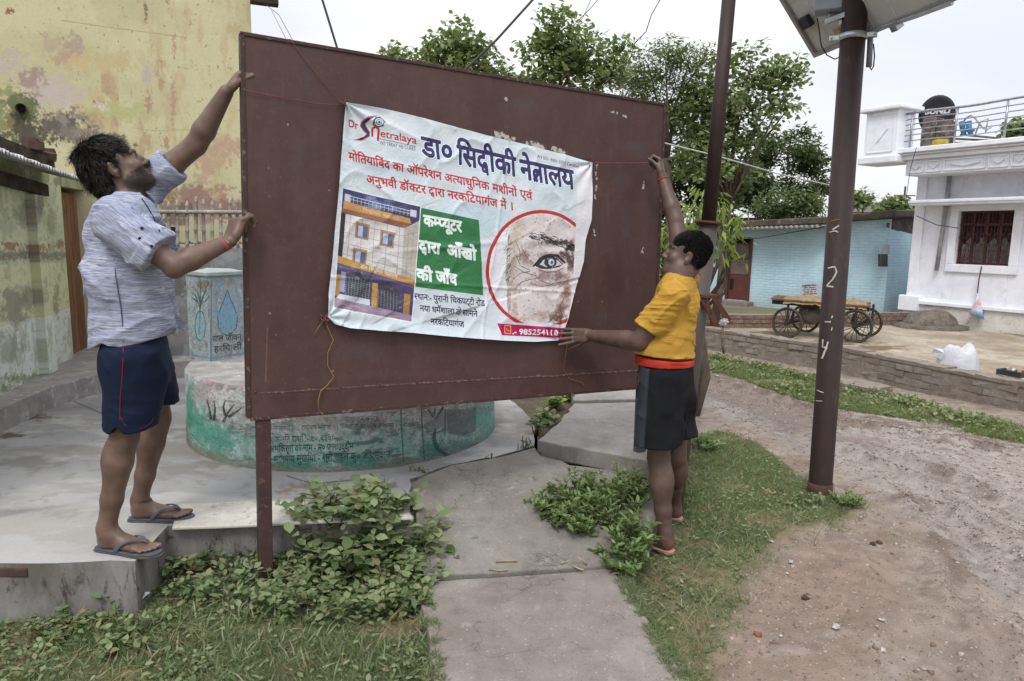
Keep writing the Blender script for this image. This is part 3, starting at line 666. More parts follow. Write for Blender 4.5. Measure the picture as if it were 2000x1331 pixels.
mk('wall_front', V, [(0, 1, 2, 3)], wmat, lw, uv=[(0, 0), (1, 0), (1, 1), (0, 1)])
a, c = V[0]-wn*.004, V[1]-wn*.004; hgt = zt-z0
MB().hexa([a-wn*.2, c-wn*.2, c, a, a-wn*.2+up*hgt, c-wn*.2+up*hgt, c+up*hgt, a+up*hgt]).build('wall_core', pf, lw)
bam = mat_rough('bamboo', lin((168, 164, 160)), lin((132, 127, 122)), 10, .8, .2, .003, c3=lin((84, 74, 64)), stretch=(1, 1, .3))
fe = empty('bamboo_fence', (*(W0+W1)[:2]/2, zt), 'grey bamboo picket fence standing on the low grey wall', 'fence')
k = 0
for px in range(296, 660, 17):
    px_ = px+rng.uniform(-2, 2); p = on_plane(px_, 486, W0-wn*.1, wn); top = on_plane(px_-1+rng.uniform(-1.5, 1.5), 388+rng.uniform(-5, 6)+(4 if k % 4 == 0 else 0), W0-wn*.1, wn)
    b = MB(); pts = [p-up*.03]; rr = [.017]
    for t in np.linspace(.1, .9, 4): q = p+(top-p)*t; pts += [q-up*.008, q, q+up*.008]; rr += [.0165, .021, .0165]
    pts += [top-up*.03, top]; rr += [.016, .004]
    b.tube(pts, rr, 7); b.build('picket', bam, fe, True); k += 1
a = on_plane(290, 414, W0-wn*.075, wn); c = on_plane(660, 420, W0-wn*.075, wn); MB().tube([a, (a+c)/2+up*.01, c], .02, 7).build('rail', bam, fe, True)
a = on_plane(290, 474, W0-wn*.125, wn); c = on_plane(660, 474, W0-wn*.125, wn); MB().tube([a, c], .015, 6).build('rail', bam, fe, True)

# ================================================================== ROUND PAINTED WELL AND ITS COLUMN
WC = np.array([-1.2, 5.03]); WR = 1.075
ZR = float(at_y(364, 695, WC[1])[2])
def wellp(px, py):
    d = ray(px, py); o2 = CC[:2]-WC; a = d[0]**2+d[1]**2; b = 2*(o2@d[:2]); c = o2@o2-WR*WR; D = b*b-4*a*c
    t = (-b-math.sqrt(max(D, 0)))/(2*a); return CC+d*t
def weluv(px, py):
    p = wellp(px, py); an = math.atan2(p[1]-WC[1], p[0]-WC[0]); an = (an+math.pi*2.5) % (2*math.pi) if False else an
    return (an+math.pi)/math.pi, (p[2]-ZA)/(ZR-ZA)
Q = Canvas(2200, 420, (182, 184, 184), weluv)
n1 = fbm(Q.h, Q.w, 70, 6); n2 = fbm(Q.h, Q.w, 22, 6, .68, sx=1.0, sy=2.2); n3 = fbm(Q.h, Q.w, 24, 6, .7, sx=3); vv = np.linspace(0, 1, Q.h)[:, None]
Q.put(sstep(.48, .62, n1), (152, 150, 150), .8); Q.put(sstep(.5, .62, n3), (124, 116, 116), .5); Q.put(sstep(.56, .68, n2), (190, 192, 190), .5)
green = sstep(.62, .30, vv+(n2-.5)*.9)
Q.put(green, (112, 160, 146), .66); Q.put(green*sstep(.46, .60, n2), (158, 184, 178), .7); Q.put(green*sstep(.52, .68, n3), (78, 104, 100), .6); Q.put(sstep(.62, .72, n3), (96, 92, 90), .5)
Q.put(sstep(.13, .02, vv+(n1-.5)*.25), (120, 116, 104), .85); Q.put(np.repeat(sstep(.93, 1.0, vv), Q.w, 1), (170, 172, 168), .5)
for c in ((370, 800, 14, 50, (56, 140, 116)), (395, 830, 30, 40, (66, 150, 126)), (430, 860, 40, 26, (70, 140, 120)), (400, 760, 30, 30, (160, 150, 154)), (430, 740, 34, 20, (120, 112, 116)), (470, 720, 20, 24, (138, 136, 134)), (590, 905, 60, 12, (58, 128, 110)), (700, 900, 70, 14, (50, 118, 104)), (640, 820, 70, 12, (140, 140, 144)), (720, 830, 60, 14, (112, 108, 116)), (880, 820, 50, 26, (128, 132, 136)), (900, 870, 40, 12, (84, 128, 124)), (950, 820, 14, 40, (110, 168, 152)), (850, 880, 40, 14, (60, 116, 104))):
    Q.blob(*c[:4], c[4], .75, .6, .9)
for x, y in ((405, 745), (420, 750), (436, 742), (450, 752), (410, 762), (462, 745), (470, 758), (444, 764)): Q.blob(x, y, 5, 5, (176, 124, 138), .8, .5, .7)
for pts in ([(412, 820), (409, 800), (404, 780)], [(418, 822), (420, 800), (418, 782)], [(436, 825), (446, 805), (458, 790)], [(440, 812), (436, 796), (440, 782)], [(446, 815), (462, 805), (472, 797)]):
    Q.strokes(pts, [6, 4, 1.5], (40, 44, 46), .85)
write(Q, 'में रामसागर साह रामायण सिंह के घर के पास कुआं निर्माण कार्य ।', (524, 842), (775, 836), (0, -9), (34, 56, 54), .012, .55)
write(Q, 'योजना सं० २० का [स]थल चयन वार्ड', (548, 827), (742, 822), (0, -9), (50, 62, 62), .01, .4)
write(Q, '[प][र]ाकलित राशि :- ७०,६३०/-', (524, 865), (655, 861), (0, -11), (26, 54, 52), .014, .62)
write(Q, 'अभिकर्ता का नाम - म० जलाउद्दीन', (527, 883), (690, 878), (0, -12), (22, 50, 48), .018, .72)
write(Q, 'माननीय मुखिया - श्री राहुल कु० जायसवाल', (536, 904), (762, 894), (0, -13), (24, 54, 50), .016, .6)
Q.strokes([(783, 800), (785, 850), (787, 902)], 3, (48, 96, 92), .7); Q.strokes([(823, 795), (825, 850), (827, 898)], 3, (48, 88, 84), .7)
Q.strokes([(870, 800), (868, 850)], 2, (56, 66, 66), .6)
# painted pot or well ring on the right
Q.strokes([(850, 838), (846, 858), (854, 878), (872, 890), (896, 890), (925, 880), (944, 868)], [5, 7, 8, 7, 5, 4, 3], (52, 66, 68), .75); Q.strokes([(862, 842), (858, 858), (868, 874), (890, 880), (930, 872)], [3, 4, 4, 3, 2], (120, 140, 140), .7)
Q.poly([(872, 800), (930, 798), (928, 842), (895, 852), (874, 846)], (92, 100, 102), .55)
Q.strokes([(836, 800), (846, 815), (850, 800)], 3, (40, 60, 56), .7); Q.strokes([(850, 820), (860, 805), (866, 795)], 3, (40, 60, 56), .7)
Q.put(sstep(.54, .66, fbm(Q.h, Q.w, 14, 5, .7, sx=2)), (140, 140, 138), .4); Q.put(sstep(.58, .7, fbm(Q.h, Q.w, 8, 4, .7)), (84, 86, 84), .4)
qm = mat_canvas('painted_well_plaster', Q, .85, .5, .006, fine=55, grain=.4, scale=10)
we = empty('round_well', (*WC, ZA), 'round concrete well base painted green with hand-lettered lines, behind the board', 'well')
n = 96; V = []; U = []
for j, z in enumerate((ZA, (ZA+ZR)/2, ZR-.02, ZR)):
    for i in range(n+1):
        a = -math.pi+math.pi*i/n; r = WR+(.012 if j == 0 else 0)-(.015 if j == 3 else 0); V.append((WC[0]+r*math.cos(a), WC[1]+r*math.sin(a), z)); U.append((i/n, (z-ZA)/(ZR-ZA)))
F = [(j*(n+1)+i, j*(n+1)+i+1, (j+1)*(n+1)+i+1, (j+1)*(n+1)+i) for j in range(3) for i in range(n)]
mk('well_wall', V, F, qm, we, True, uv=U)
b = MB(); V = []
for z in (ZA, ZR): V += [(WC[0]+WR*math.cos(math.pi*i/40), WC[1]+WR*math.sin(math.pi*i/40), z) for i in range(41)]
b.add(V, [(i, i+1, 41+i+1, 41+i) for i in range(40)]); b.build('well_back', pf, we, True)
tp = MB(); ring = [(WC[0]+(WR-.015)*math.cos(2*math.pi*i/80), WC[1]+(WR-.015)*math.sin(2*math.pi*i/80)) for i in range(80)]; tp.slab(ring, ZR-.06, ZR).build('well_top', mat_rough('well_top_plaster', lin((160, 158, 153)), lin((126, 124, 120)), 6, .85, .4, .004, c3=lin((178, 176, 170))), we)
C0 = at_z(412, 707, ZR); Cr = at_z(479, 695, ZR); Cl = at_z(371, 699, ZR)
er = Cr-C0; el = Cl-C0; cen = C0+(unit(er+[0, 0, 0])*.0)
hexp = [C0, Cr, Cr+unit(el)*.3+unit(er)*.12, C0+unit(er)*.34+unit(el)*.5, Cl+unit(er)*.2+unit(el)*.1, Cl]
ZC = float(at_y(412, 541, C0[1])[2])
def coluv(px, py):
    pl, pr = on_plane(px, py, C0, unit(np.array([el[1], -el[0], 0]))), on_plane(px, py, C0, unit(np.array([-er[1], er[0], 0])))
    if px < 412: s = -np.dot(pl-C0, unit(el)); z = pl[2]
    else: s = np.dot(pr-C0, unit(er)); z = pr[2]
    return (s+.3)/.7, (z-ZR)/(ZC-ZR)
K = Canvas(520, 560, (160, 170, 174), coluv); n1 = fbm(K.h, K.w, 60, 6); n2 = fbm(K.h, K.w, 20, 6, .68, sy=2)
K.put(sstep(.45, .62, n1), (150, 166, 172), .8); K.put(sstep(.55, .68, n2), (118, 120, 118), .75); K.put(sstep(.5, .62, fbm(K.h, K.w, 9, 4)), (136, 142, 144), .5); K.put(sstep(.58, .7, n2[::-1]), (196, 202, 198), .6)
K.strokes([(412, 540), (412, 706)], 3.5, (84, 126, 144), .8); K.strokes([(374, 541), (410, 543), (478, 541)], 4, (96, 148, 166), .8); K.strokes([(372, 694), (411, 700), (478, 690)], 4, (96, 140, 158), .7)
K.blob(392, 556, 14, 14, (116, 106, 92), .9, .5, .9); K.blob(445, 550, 20, 8, (140, 132, 116), .6, .6, .9)
for pts in ([(390, 590), (386, 570), (376, 560)], [(391, 590), (392, 565), (392, 548)], [(392, 592), (400, 570), (406, 556)], [(390, 595), (380, 585), (374, 580)], [(392, 594), (402, 588), (408, 578)], [(391, 600), (396, 582), (404, 566)], [(390, 600), (382, 578), (374, 572)]): K.strokes(pts, [3, 3, 1], (62, 92, 88), .85)
K.strokes([(391, 590), (390, 630), (388, 655)], 3, (74, 78, 70), .85)
K.poly([(391+10*math.cos(a), 637+29*math.sin(a)) for a in np.linspace(0, 6.2, 24)], (112, 176, 190), .55); K.strokes([(391+10*math.cos(a), 637+29*math.sin(a)) for a in np.linspace(0, 6.28, 26)], 1.8, (58, 86, 92), .85)
# plain water drop with two branches over it
drop = [(444, 566), (450, 585), (458, 602), (464, 618), (462, 640), (452, 652), (444, 655), (434, 652), (427, 640), (425, 618), (431, 602), (438, 585)]
K.poly(drop, (112, 166, 196), .8); K.strokes(drop, 1.8, (58, 92, 120), .9, closed=True)
for sgn, x0 in ((-1, 428), (1, 462)): K.strokes([(x0, 618), (x0+sgn*8, 598), (x0+sgn*2, 575), (x0-sgn*4, 552)], [6, 5, 4, 3], (110, 160, 186), .85)
write(K, 'जल जीवन', (415, 668), (472, 664), (0, -11), (54, 60, 62), .02); write(K, 'हरियाली', (418, 688), (472, 683), (0, -11), (60, 64, 64), .018, .85); write(K, 'जलही है', (374, 680), (406, 686), (0, -9), (120, 130, 132), .01, .7)
K.put(sstep(.5, .64, fbm(K.h, K.w, 26, 5, .7, sy=1.6)), (156, 160, 160), .5); K.put(sstep(.56, .7, fbm(K.h, K.w, 8, 4, .7)), (108, 110, 108), .4)
km = mat_canvas('painted_column_plaster', K, .85, .4, .004, fine=60)
V = []; U = []; F = []
for s, (a, bb) in enumerate(((Cl, C0), (C0, Cr))):
    u0 = (-np.linalg.norm(el)+.3)/.7 if s == 0 else .3/.7; u1 = .3/.7 if s == 0 else (np.linalg.norm(er)+.3)/.7
    i = len(V); V += [[*a[:2], ZR], [*bb[:2], ZR], [*bb[:2], ZC], [*a[:2], ZC]]; U += [(u0, 0), (u1, 0), (u1, 1), (u0, 1)]; F.append((i, i+1, i+2, i+3))
co = empty('well_column', (*C0[:2], ZR), 'pale blue many-sided column with painted water drop, standing on the round well', 'column')
mk('column_face', V, F, km, co, uv=U)
mid = sum(hexp)/6; inn = [mid+(p-mid)*.985 for p in hexp]
MB().slab([p[:2] for p in inn], ZR-.01, ZC-.001).build('column_core', mat_rough('column_plaster', lin((150, 160, 164)), lin((120, 130, 134)), 6), co)
MB().slab([(mid+(p-mid)*1.04)[:2] for p in hexp], ZC, ZC+.03).build('column_cap', mat_rough('column_cap', lin((170, 178, 176)), lin((140, 146, 142)), 8), co, bevel=.006)
# ================================================================== THE RED-BROWN SHEET-METAL BOARD
def rot3(a, b, c):
    ca, sa, cb, sb, cc, sc = math.cos(a), math.sin(a), math.cos(b), math.sin(b), math.cos(c), math.sin(c)
    return np.array([[ca, -sa, 0], [sa, ca, 0], [0, 0, 1]])@np.array([[1, 0, 0], [0, cb, -sb], [0, sb, cb]])@np.array([[cc, 0, sc], [0, 1, 0], [-sc, 0, cc]])
BM = rot3(.50421, -.03694, .02496); BO = np.array([-1.21905, 3.2, .73566]); BW, BH = 2.4124, 1.7233
BSC = .955; BO = CC+BSC*(BO-CC); BW *= BSC; BH *= BSC
BX, BY, BZ = BM[:, 0], BM[:, 1], BM[:, 2]     # along, away from the viewer, up
def bp(px, py, off=0.0): return on_plane(px, py, BO-BY*off, BY)
def bst(px, py): p = bp(px, py)-BO; return np.dot(p, BX), np.dot(p, BZ)
def BP(s, t, off=0.0): return BO+BX*s+BZ*t-BY*off
def buv(px, py): s, t = bst(px, py); return s/BW, t/BH
B = Canvas(1200, 860, (90, 63, 60), buv)
n1 = fbm(B.h, B.w, 120, 6); n2 = fbm(B.h, B.w, 26, 6, .65); n3 = fbm(B.h, B.w, 8, 3, .7); nv = fbm(B.h, B.w, 30, 5, .6, sy=4)
B.put(sstep(.45, .62, n1), (83, 58, 56), .8); B.put(sstep(.5, .65, nv), (97, 70, 66), .45); B.put(sstep(.6, .72, n2), (84, 56, 54), .5); B.put(sstep(.68, .76, n3), (120, 84, 78), .3)
for c in ((855, 170, 14, 10), (870, 180, 10, 8), (770, 205, 18, 9), (1020, 208, 26, 16), (1010, 195, 12, 8), (1200, 230, 18, 10), (1240, 290, 26, 22), (1235, 285, 14, 12), (900, 175, 30, 6), (1225, 440, 14, 40), (1180, 620, 26, 14), (1000, 680, 80, 8), (700, 690, 50, 16), (1250, 680, 20, 10), (580, 300, 16, 40), (600, 150, 12, 30), (1215, 350, 20, 20), (1010, 205, 40, 8), (1090, 690, 40, 8)):
    B.blob(*c, (88, 74, 76), .6, .8, .6)
for c in ((560, 420, 30, 60), (1200, 540, 30, 50), (760, 745, 90, 8), (540, 640, 20, 60)): B.blob(*c, (78, 52, 50), .6, .9, .8)
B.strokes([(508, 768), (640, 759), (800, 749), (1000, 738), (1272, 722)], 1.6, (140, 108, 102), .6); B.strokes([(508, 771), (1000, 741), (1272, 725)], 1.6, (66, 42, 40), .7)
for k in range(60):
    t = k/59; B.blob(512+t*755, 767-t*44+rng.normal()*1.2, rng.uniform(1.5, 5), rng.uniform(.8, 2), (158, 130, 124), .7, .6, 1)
wh = (206, 202, 190)
for x0, y0, x1, y1 in ((965, 262, 1010, 278), (1028, 282, 1062, 291), (1078, 293, 1102, 303)):   # torn paper left from an older poster
    for k in range(46):
        t = rng.random(); x = x0+(x1-x0)*t; y = y0+(y1-y0)*t+rng.uniform(-5, 3); B.blob(x, y-rng.uniform(-1, 3), rng.uniform(1.2, 3.2), rng.uniform(1.2, 3.5), wh, .9, .4, 1.0)
for pts in ([(1166, 320), (1164, 340), (1166, 352)], [(1166, 362), (1163, 374)], [(1161, 380), (1165, 392)], [(1159, 448), (1162, 462)], [(1258, 352), (1255, 368)], [(1190, 219), (1206, 222)], [(1216, 226), (1222, 229)], [(987, 193), (992, 196)], [(1256, 484), (1253, 494)]):
    for (x, y), (x2, y2) in zip(pts[:-1], pts[1:]):
        for k in range(8): t_ = rng.random(); B.blob(x+(x2-x)*t_+rng.normal()*.8, y+(y2-y)*t_, rng.uniform(.8, 2.2), rng.uniform(1, 3), wh, .85, .4, .9)
for k in range(40): x, y = rng.uniform(500, 1270), rng.uniform(120, 740); B.strokes([(x, y), (x+rng.normal()*5, y+rng.uniform(2, 14))], .8, (128, 96, 90), .6)
for k in range(24): x, y = rng.uniform(500, 1270), rng.uniform(120, 740); B.blob(x, y, rng.uniform(1, 3), rng.uniform(1, 3), (176, 160, 150), .8, .5, .8)
B.strokes([(522, 640), (520, 700), (519, 748)], 2.5, (150, 104, 74), .6)
for k in range(26): x, y = rng.uniform(500, 1270), rng.uniform(110, 660); B.blob(x, y, rng.uniform(2, 5), rng.uniform(20, 70), [(112, 84, 78), (78, 52, 50)][k % 2], .35, .9, .7)
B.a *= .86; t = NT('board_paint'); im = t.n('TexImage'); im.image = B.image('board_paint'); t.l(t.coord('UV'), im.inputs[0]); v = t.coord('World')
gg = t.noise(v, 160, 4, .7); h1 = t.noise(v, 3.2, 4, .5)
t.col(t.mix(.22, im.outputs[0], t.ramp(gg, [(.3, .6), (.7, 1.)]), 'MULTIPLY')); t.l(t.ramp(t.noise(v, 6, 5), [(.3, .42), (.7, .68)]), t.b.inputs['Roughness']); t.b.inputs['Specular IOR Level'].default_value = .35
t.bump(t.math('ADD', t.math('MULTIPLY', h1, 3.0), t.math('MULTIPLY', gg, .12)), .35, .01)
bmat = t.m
bem = mat_rough('board_edge_paint', lin((74, 46, 44)), lin((58, 46, 46)), 12, .6, .3, .002, c3=lin((120, 110, 104)))
bd = empty('sign_board', BP(0, 0)*[1, 1, 0]+[0, 0, -.04], 'large red-brown painted metal board on posts that both men are working at', 'sign board')
nx, nz = 61, 44; V = []; U = []
for j in range(nz):
    for i in range(nx):
        s, t_ = BW*i/(nx-1), BH*j/(nz-1)
        d = .004*math.sin(s*5+t_*3)*math.sin(t_*4+1)+.003*math.sin(s*9)-(.006*math.exp(-((t_-.118)/.012)**2))*0
        e = min(s, BW-s, t_, BH-t_); d *= min(1, e/.15)
        V.append(BP(s, t_, d+.004*math.exp(-((t_-.115)/.015)**2))); U.append((s/BW, t_/BH))
ii = np.arange(nx*nz).reshape(nz, nx); F = np.stack([ii[:-1, :-1], ii[:-1, 1:], ii[1:, 1:], ii[1:, :-1]], -1).reshape(-1, 4)
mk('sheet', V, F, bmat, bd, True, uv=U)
b = MB(); b.hexa([BP(0, 0, -.04), BP(BW, 0, -.04), BP(BW, 0, -.014), BP(0, 0, -.014), BP(0, BH, -.04), BP(BW, BH, -.04), BP(BW, BH, -.014), BP(0, BH, -.014)]); b.build('back_sheet', bem, bd)
def bar(name, s0, t0, s1, t1, w, th, front, mat=bem):
    d = unit([s1-s0, t1-t0]); n = np.array([-d[1], d[0]])*w/2; P = []
    for off in (-th+front, front):
        pass
    c = [(s0-n[0], t0-n[1]), (s1-n[0], t1-n[1]), (s1+n[0], t1+n[1]), (s0+n[0], t0+n[1])]
    return MB().hexa([BP(*q, front-th) for q in c]+[BP(*q, front) for q in c]).build(name, mat, bd, bevel=.002)
bar('edge_frame', -.008, -.002, -.008, BH+.01, .016, .06, .006); bar('edge_frame', BW+.008, 0, BW+.008, BH, .016, .06, .006)
bar('edge_frame', -.016, BH+.008, BW+.016, BH+.008, .016, .06, .006); bar('edge_frame', 0, -.008, BW, -.008, .016, .06, .006)
b = MB()
for k in range(24):
    s = .02+BW/24*k; n_ = 8; c = [BP(s+.006*math.cos(a), .115+.006*math.sin(a), .006) for a in np.linspace(0, 2*math.pi, n_, endpoint=False)]; b.add(c+[BP(s, .115, .010)], [(i, (i+1) % n_, n_) for i in range(n_)])
b.build('rivets', bmat, bd, True)['kind'] = 'stuff'
pmt = mat_rough('post_paint', lin((72, 51, 49)), lin((62, 45, 44)), 10, .6, .3, .002, c3=lin((104, 74, 66)))
pg_ = mat_rough('post_grey_paint', lin((84, 84, 84)), lin((70, 64, 62)), 10, .6, .3, .002)
for s, m in ((.055, pmt), (BW-.055, pg_)):
    zb = -.25; a = BP(s, 0, -.012); T = (a[2]-zb)/BZ[2]; c = BP(s, -T, -.012); w = .031
    q = [BP(s-w, -T, .0), BP(s+w, -T, .0), BP(s+w, -T, -.05), BP(s-w, -T, -.05)]; r = [BP(s-w, -.016, .0), BP(s+w, -.016, .0), BP(s+w, -.016, -.05), BP(s-w, -.016, -.05)]
    MB().hexa([q[0], q[3], q[2], q[1], r[0], r[3], r[2], r[1]][0:4]+[r[0], r[3], r[2], r[1]]).build('post', m, bd, bevel=.004)
# ================================================================== THE PRINTED VINYL BANNER
top = [(672, 203), (700, 206), (750, 214), (800, 226), (850, 239), (900, 253), (960, 269), (1040, 287), (1100, 303), (1153, 319)]
bot = [(637, 618), (650, 632), (680, 640), (740, 645), (800, 649), (860, 655), (920, 660), (980, 664), (1040, 667), (1089, 664)]
lef = [(672, 203), (664, 300), (656, 400), (647, 500), (638, 575), (637, 618)]
rig = [(1153, 319), (1151, 380), (1149, 430), (1139, 470), (1136, 510), (1124, 555), (1112, 600), (1100, 640), (1089, 664)]
def poly_at(P, t):
    P = np.array(P, float); d = np.r_[0, np.cumsum(np.hypot(*np.diff(P, axis=0).T))]; d /= d[-1]
    return np.array([np.interp(t, d, P[:, 0]), np.interp(t, d, P[:, 1])])
nu, nv_ = 230, 190
uu = np.linspace(0, 1, nu); wv = np.linspace(0, 1, nv_)
T_ = poly_at(top, uu).T; B_ = poly_at(bot, uu).T; L_ = poly_at(lef, wv).T; R2 = poly_at(rig, wv).T
u = uu[None, :, None]; v = wv[:, None, None]
PX = (1-v)*T_[None]+v*B_[None]+(1-u)*L_[:, None]+u*R2[:, None]-((1-u)*(1-v)*T_[0]+u*(1-v)*T_[-1]+(1-u)*v*B_[0]+u*v*B_[-1])
ST = np.array([[bst(*p) for p in row] for row in PX])       # metres on the board
s0, s1, t0, t1 = ST[..., 0].min()-.02, ST[..., 0].max()+.02, ST[..., 1].min()-.02, ST[..., 1].max()+.02
def nuv(px, py): s, t = bst(px, py); return (s-s0)/(s1-s0), (t-t0)/(t1-t0)
N = Canvas(2300, int(2300*(t1-t0)/(s1-s0)), (204, 214, 221), nuv)
n1 = fbm(N.h, N.w, 300, 4)
N.put(sstep(.4, .6, n1), (196, 209, 218), .6); N.put(sstep(.5, .7, n1[::-1]), (206, 216, 222), .5)
N.blob(900, 430, 120, 40, (176, 206, 220), .5, .9, .5); N.blob(760, 330, 90, 30, (184, 204, 216), .5, .9, .5)
N.poly([(1123, 322), (1180, 335), (1180, 470), (1150, 560), (1110, 700), (1086, 700), (1100, 640), (1112, 590), (1119, 480)], (216, 216, 222)); N.poly([(620, 190), (672, 195), (674, 208), (640, 636), (620, 640)], (206, 212, 222), .6)
red = (178, 44, 48); navy = (52, 44, 92); ink = (44, 38, 74)
# logo
s_ = [(739, 226), (722, 228), (706, 236), (700, 245), (704, 254), (714, 261), (717, 268), (712, 262)]
N.poly([(737, 226), (716, 229), (703, 239), (700, 248), (707, 258), (713, 263), (709, 268), (694, 274), (682, 274), (704, 277), (721, 268), (722, 259), (717, 252), (713, 243), (722, 234)], (188, 108, 122))
N.poly([(734, 228), (716, 232), (705, 240), (702, 248), (709, 257), (716, 262), (711, 268), (697, 273), (688, 273), (704, 275), (719, 267), (720, 259), (714, 250), (711, 243), (721, 234)], ink)
write(N, 'Dr', (679, 248), (697, 254), (-.6, -14), red, .022, head=.7)
for r, c_, wd_ in ((9.5, (44, 56, 86), 1.6), (5.5, (70, 60, 110), 1.4)): N.strokes([(738+r*math.cos(a), 240+r*.9*math.sin(a)) for a in np.linspace(0, 6.28, 30)], wd_, c_)
N.poly([(738+2.6*math.cos(a), 240+2.4*math.sin(a)) for a in np.linspace(0, 6.28, 14)], (60, 44, 92)); N.strokes([(726, 238), (732, 231), (740, 230), (748, 237), (751, 242)], 1.4, (44, 70, 76)); N.strokes([(727, 236), (727, 246), (736, 250), (748, 247)], 2, (40, 80, 80))
N.strokes([(726, 268), (726, 252), (732, 249), (738, 254), (737, 276)], 4.2, red)
write(N, 'etralaya', (741, 268), (810, 283), (-.4, -10), red, .014, head=.48)
N.strokes([(740, 272), (809, 288)], .9, ink); write(N, 'WE TREAT HE CURES', (740, 283), (808, 296), (-.2, -7), (70, 70, 84), .006, head=.7)
# headline with pale cyan edge
def wr(txt, p0, p1, up, col, bold, **k): write(N, txt, p0, p1, up, col, bold, **k)
for dx, dy, c_ in ((1.6, 2.2, (120, 190, 206)), (.8, 1.2, (226, 238, 244)), (-.9, -.3, (226, 238, 244)), (0, 0, navy)):
    for txt, a, b_ in (('डा०', (821+dx, 305+dy), (879+dx, 317+dy)), ('सिद्वीकी'.replace('सि', 'िस').replace('द्व', '<dva>'), (891+dx, 321+dy), (1005+dx, 346+dy)), ('ने<tra>ालय', (1014+dx, 349+dy), (1117+dx, 371+dy))):
        wr(txt, a, b_, (-1.6, -36), c_, .034 if c_ == navy else .05)
write(N, 'AN ISO- 9001:2015 Certified', (1046, 309), (1127, 330), (-.2, -6.5), ink, .012, head=.7, shear=.18)
wr('मोितयािबंद का ऑपरेशन अ[त]याधुिनक मशीनों एवं', (679, 314), (1034, 392), (-.9, -15), red, .022)
wr('अनुभवी डॉ[क]टर <dva>ारा नरकिटयागंज में ।', (714, 358), (996, 412), (-.9, -15), red, .022)
# green panel
gq = [(819, 407), (929, 431), (940, 577), (805, 560)]; N.poly(gq, (52, 118, 72)); N.poly([(819, 407), (929, 431), (934, 500), (812, 480)], (44, 108, 66), .5)
wt = (226, 234, 234)
wr('क[म][प]यूटर', (824, 441), (897, 454), (-1, -20), wt, .045)
wr('<dva>ारा', (815, 490), (855, 497), (-1, -20), wt, .045); wr('आँखो', (868, 499), (925, 509), (-1, -20), wt, .045)
wr('की', (811, 545), (841, 550), (-1, -20), wt, .045); wr('जाँच', (848, 550), (888, 557), (-1, -20), wt, .045)
wr('[स]थान:- पुरानी िचकपट्टी रोड', (806, 584), (943, 598), (-.6, -11), ink, .022)
wr('नया धम^शाला के सामने', (817, 607), (929, 619), (-.6, -11), ink, .022); wr('नरकिटयागंज', (838, 633), (903, 639), (-.6, -11), ink, .022)
# printed picture: a three-storey clinic front
q4 = [np.array(p, float) for p in ((667, 369), (817, 405), (801, 628), (650, 600))]
def qd(a, b_): return (1-b_)*((1-a)*q4[0]+a*q4[1])+b_*((1-a)*q4[3]+a*q4[2])
def qp(pts, col, al=1.): N.poly([qd(*p) for p in pts], col, al)
def qr(x0, y0, x1, y1, col, al=1.): qp([(x0, y0), (x1, y0), (x1, y1), (x0, y1)], col, al)
def ql(pts, w, col, al=1.): N.strokes([qd(*p) for p in pts], w, col, al)
qr(-.012, -.012, 1.012, 1.012, (222, 228, 236)); qr(0, 0, 1, 1, (62, 62, 104))
for k in range(12): N.blob(*qd(rng.uniform(.2, .7), rng.uniform(.0, .12)), 12, 5, (130, 150, 190), .6, .8, .6)
for a in (.03, .88): qr(a, .04, a+.08, .10, (196, 198, 210))
ql([(.1, .05), (.9, .055)], 1.6, (190, 196, 206)); ql([(.1, .075), (.9, .08)], 1.4, (170, 178, 196))
for k in range(16): ql([(.1+.05*k, .05), (.1+.05*k, .1)], 1, (176, 184, 200))
qp([(.02, .10), (.88, .12), (.9, .165), (.02, .165)], (188, 140, 84)); qp([(.0, .165), (.9, .165), (.82, .215), (.0, .205)], (136, 92, 76))
qp([(.06, .205), (.82, .215), (.82, .635), (.06, .61)], (206, 204, 204)); qp([(.82, .215), (1, .12), (1, .66), (.82, .635)], (182, 176, 168)); qr(0, .2, .06, .62, (58, 44, 54))
for k in range(5): ql([(.06+.16*(k+.4), .21), (.06+.16*(k+.4), .62)], .7, (120, 122, 136))
for k in range(4): ql([(.06, .27+.09*k), (.82, .28+.095*k)], .7, (120, 122, 136)); ql([(.82, .28+.095*k), (1, .22+.115*k)], .7, (130, 126, 120))
for k in range(2): ql([(.88+.06*k, .2), (.88+.06*k, .65)], .6, (136, 130, 126))
for x, y in ((.2, .25), (.52, .27), (.19, .47)):
    qr(x, y, x+.18, y+.135, (168, 128, 76)); qr(x+.02, y+.02, x+.16, y+.12, (92, 100, 138)); qr(x+.035, y+.025, x+.1, y+.115, (176, 188, 214))
qp([(0, .565), (1, .635), (1, .685), (0, .625)], (184, 138, 74)); write(N, 'डा० िस<dva>ीकी ने<tra>ालय', qd(.3, .628), qd(.78, .652), qd(.3, .60)-qd(.3, .628), (206, 200, 190), .03)
write(N, 'िस<dva>ीकी ने<tra>ालय', qd(.28, .15), qd(.75, .16), qd(.3, .125)-qd(.3, .15), (206, 180, 140), .02)
qp([(0, .625), (1, .685), (1, .93), (0, .9)], (74, 66, 104)); qp([(.0, .63), (1, .69), (1, .71), (0, .66)], (96, 88, 122))
qp([(.13, .7), (.28, .66), (.45, .72), (.45, .9), (.13, .9)], (62, 60, 70)); qp([(.52, .74), (.66, .7), (.82, .76), (.82, .93), (.52, .93)], (60, 56, 68)); qp([(.22, .7), (.3, .66), (.36, .73)], (34, 32, 42))
for k in range(9): ql([(.13+.038*k, .72), (.13+.038*k, .88)], .7, (150, 166, 182), .8)
for k in range(11): ql([(.13, .73+.0155*k), (.45, .74+.0155*k)], .6, (150, 166, 182), .7)
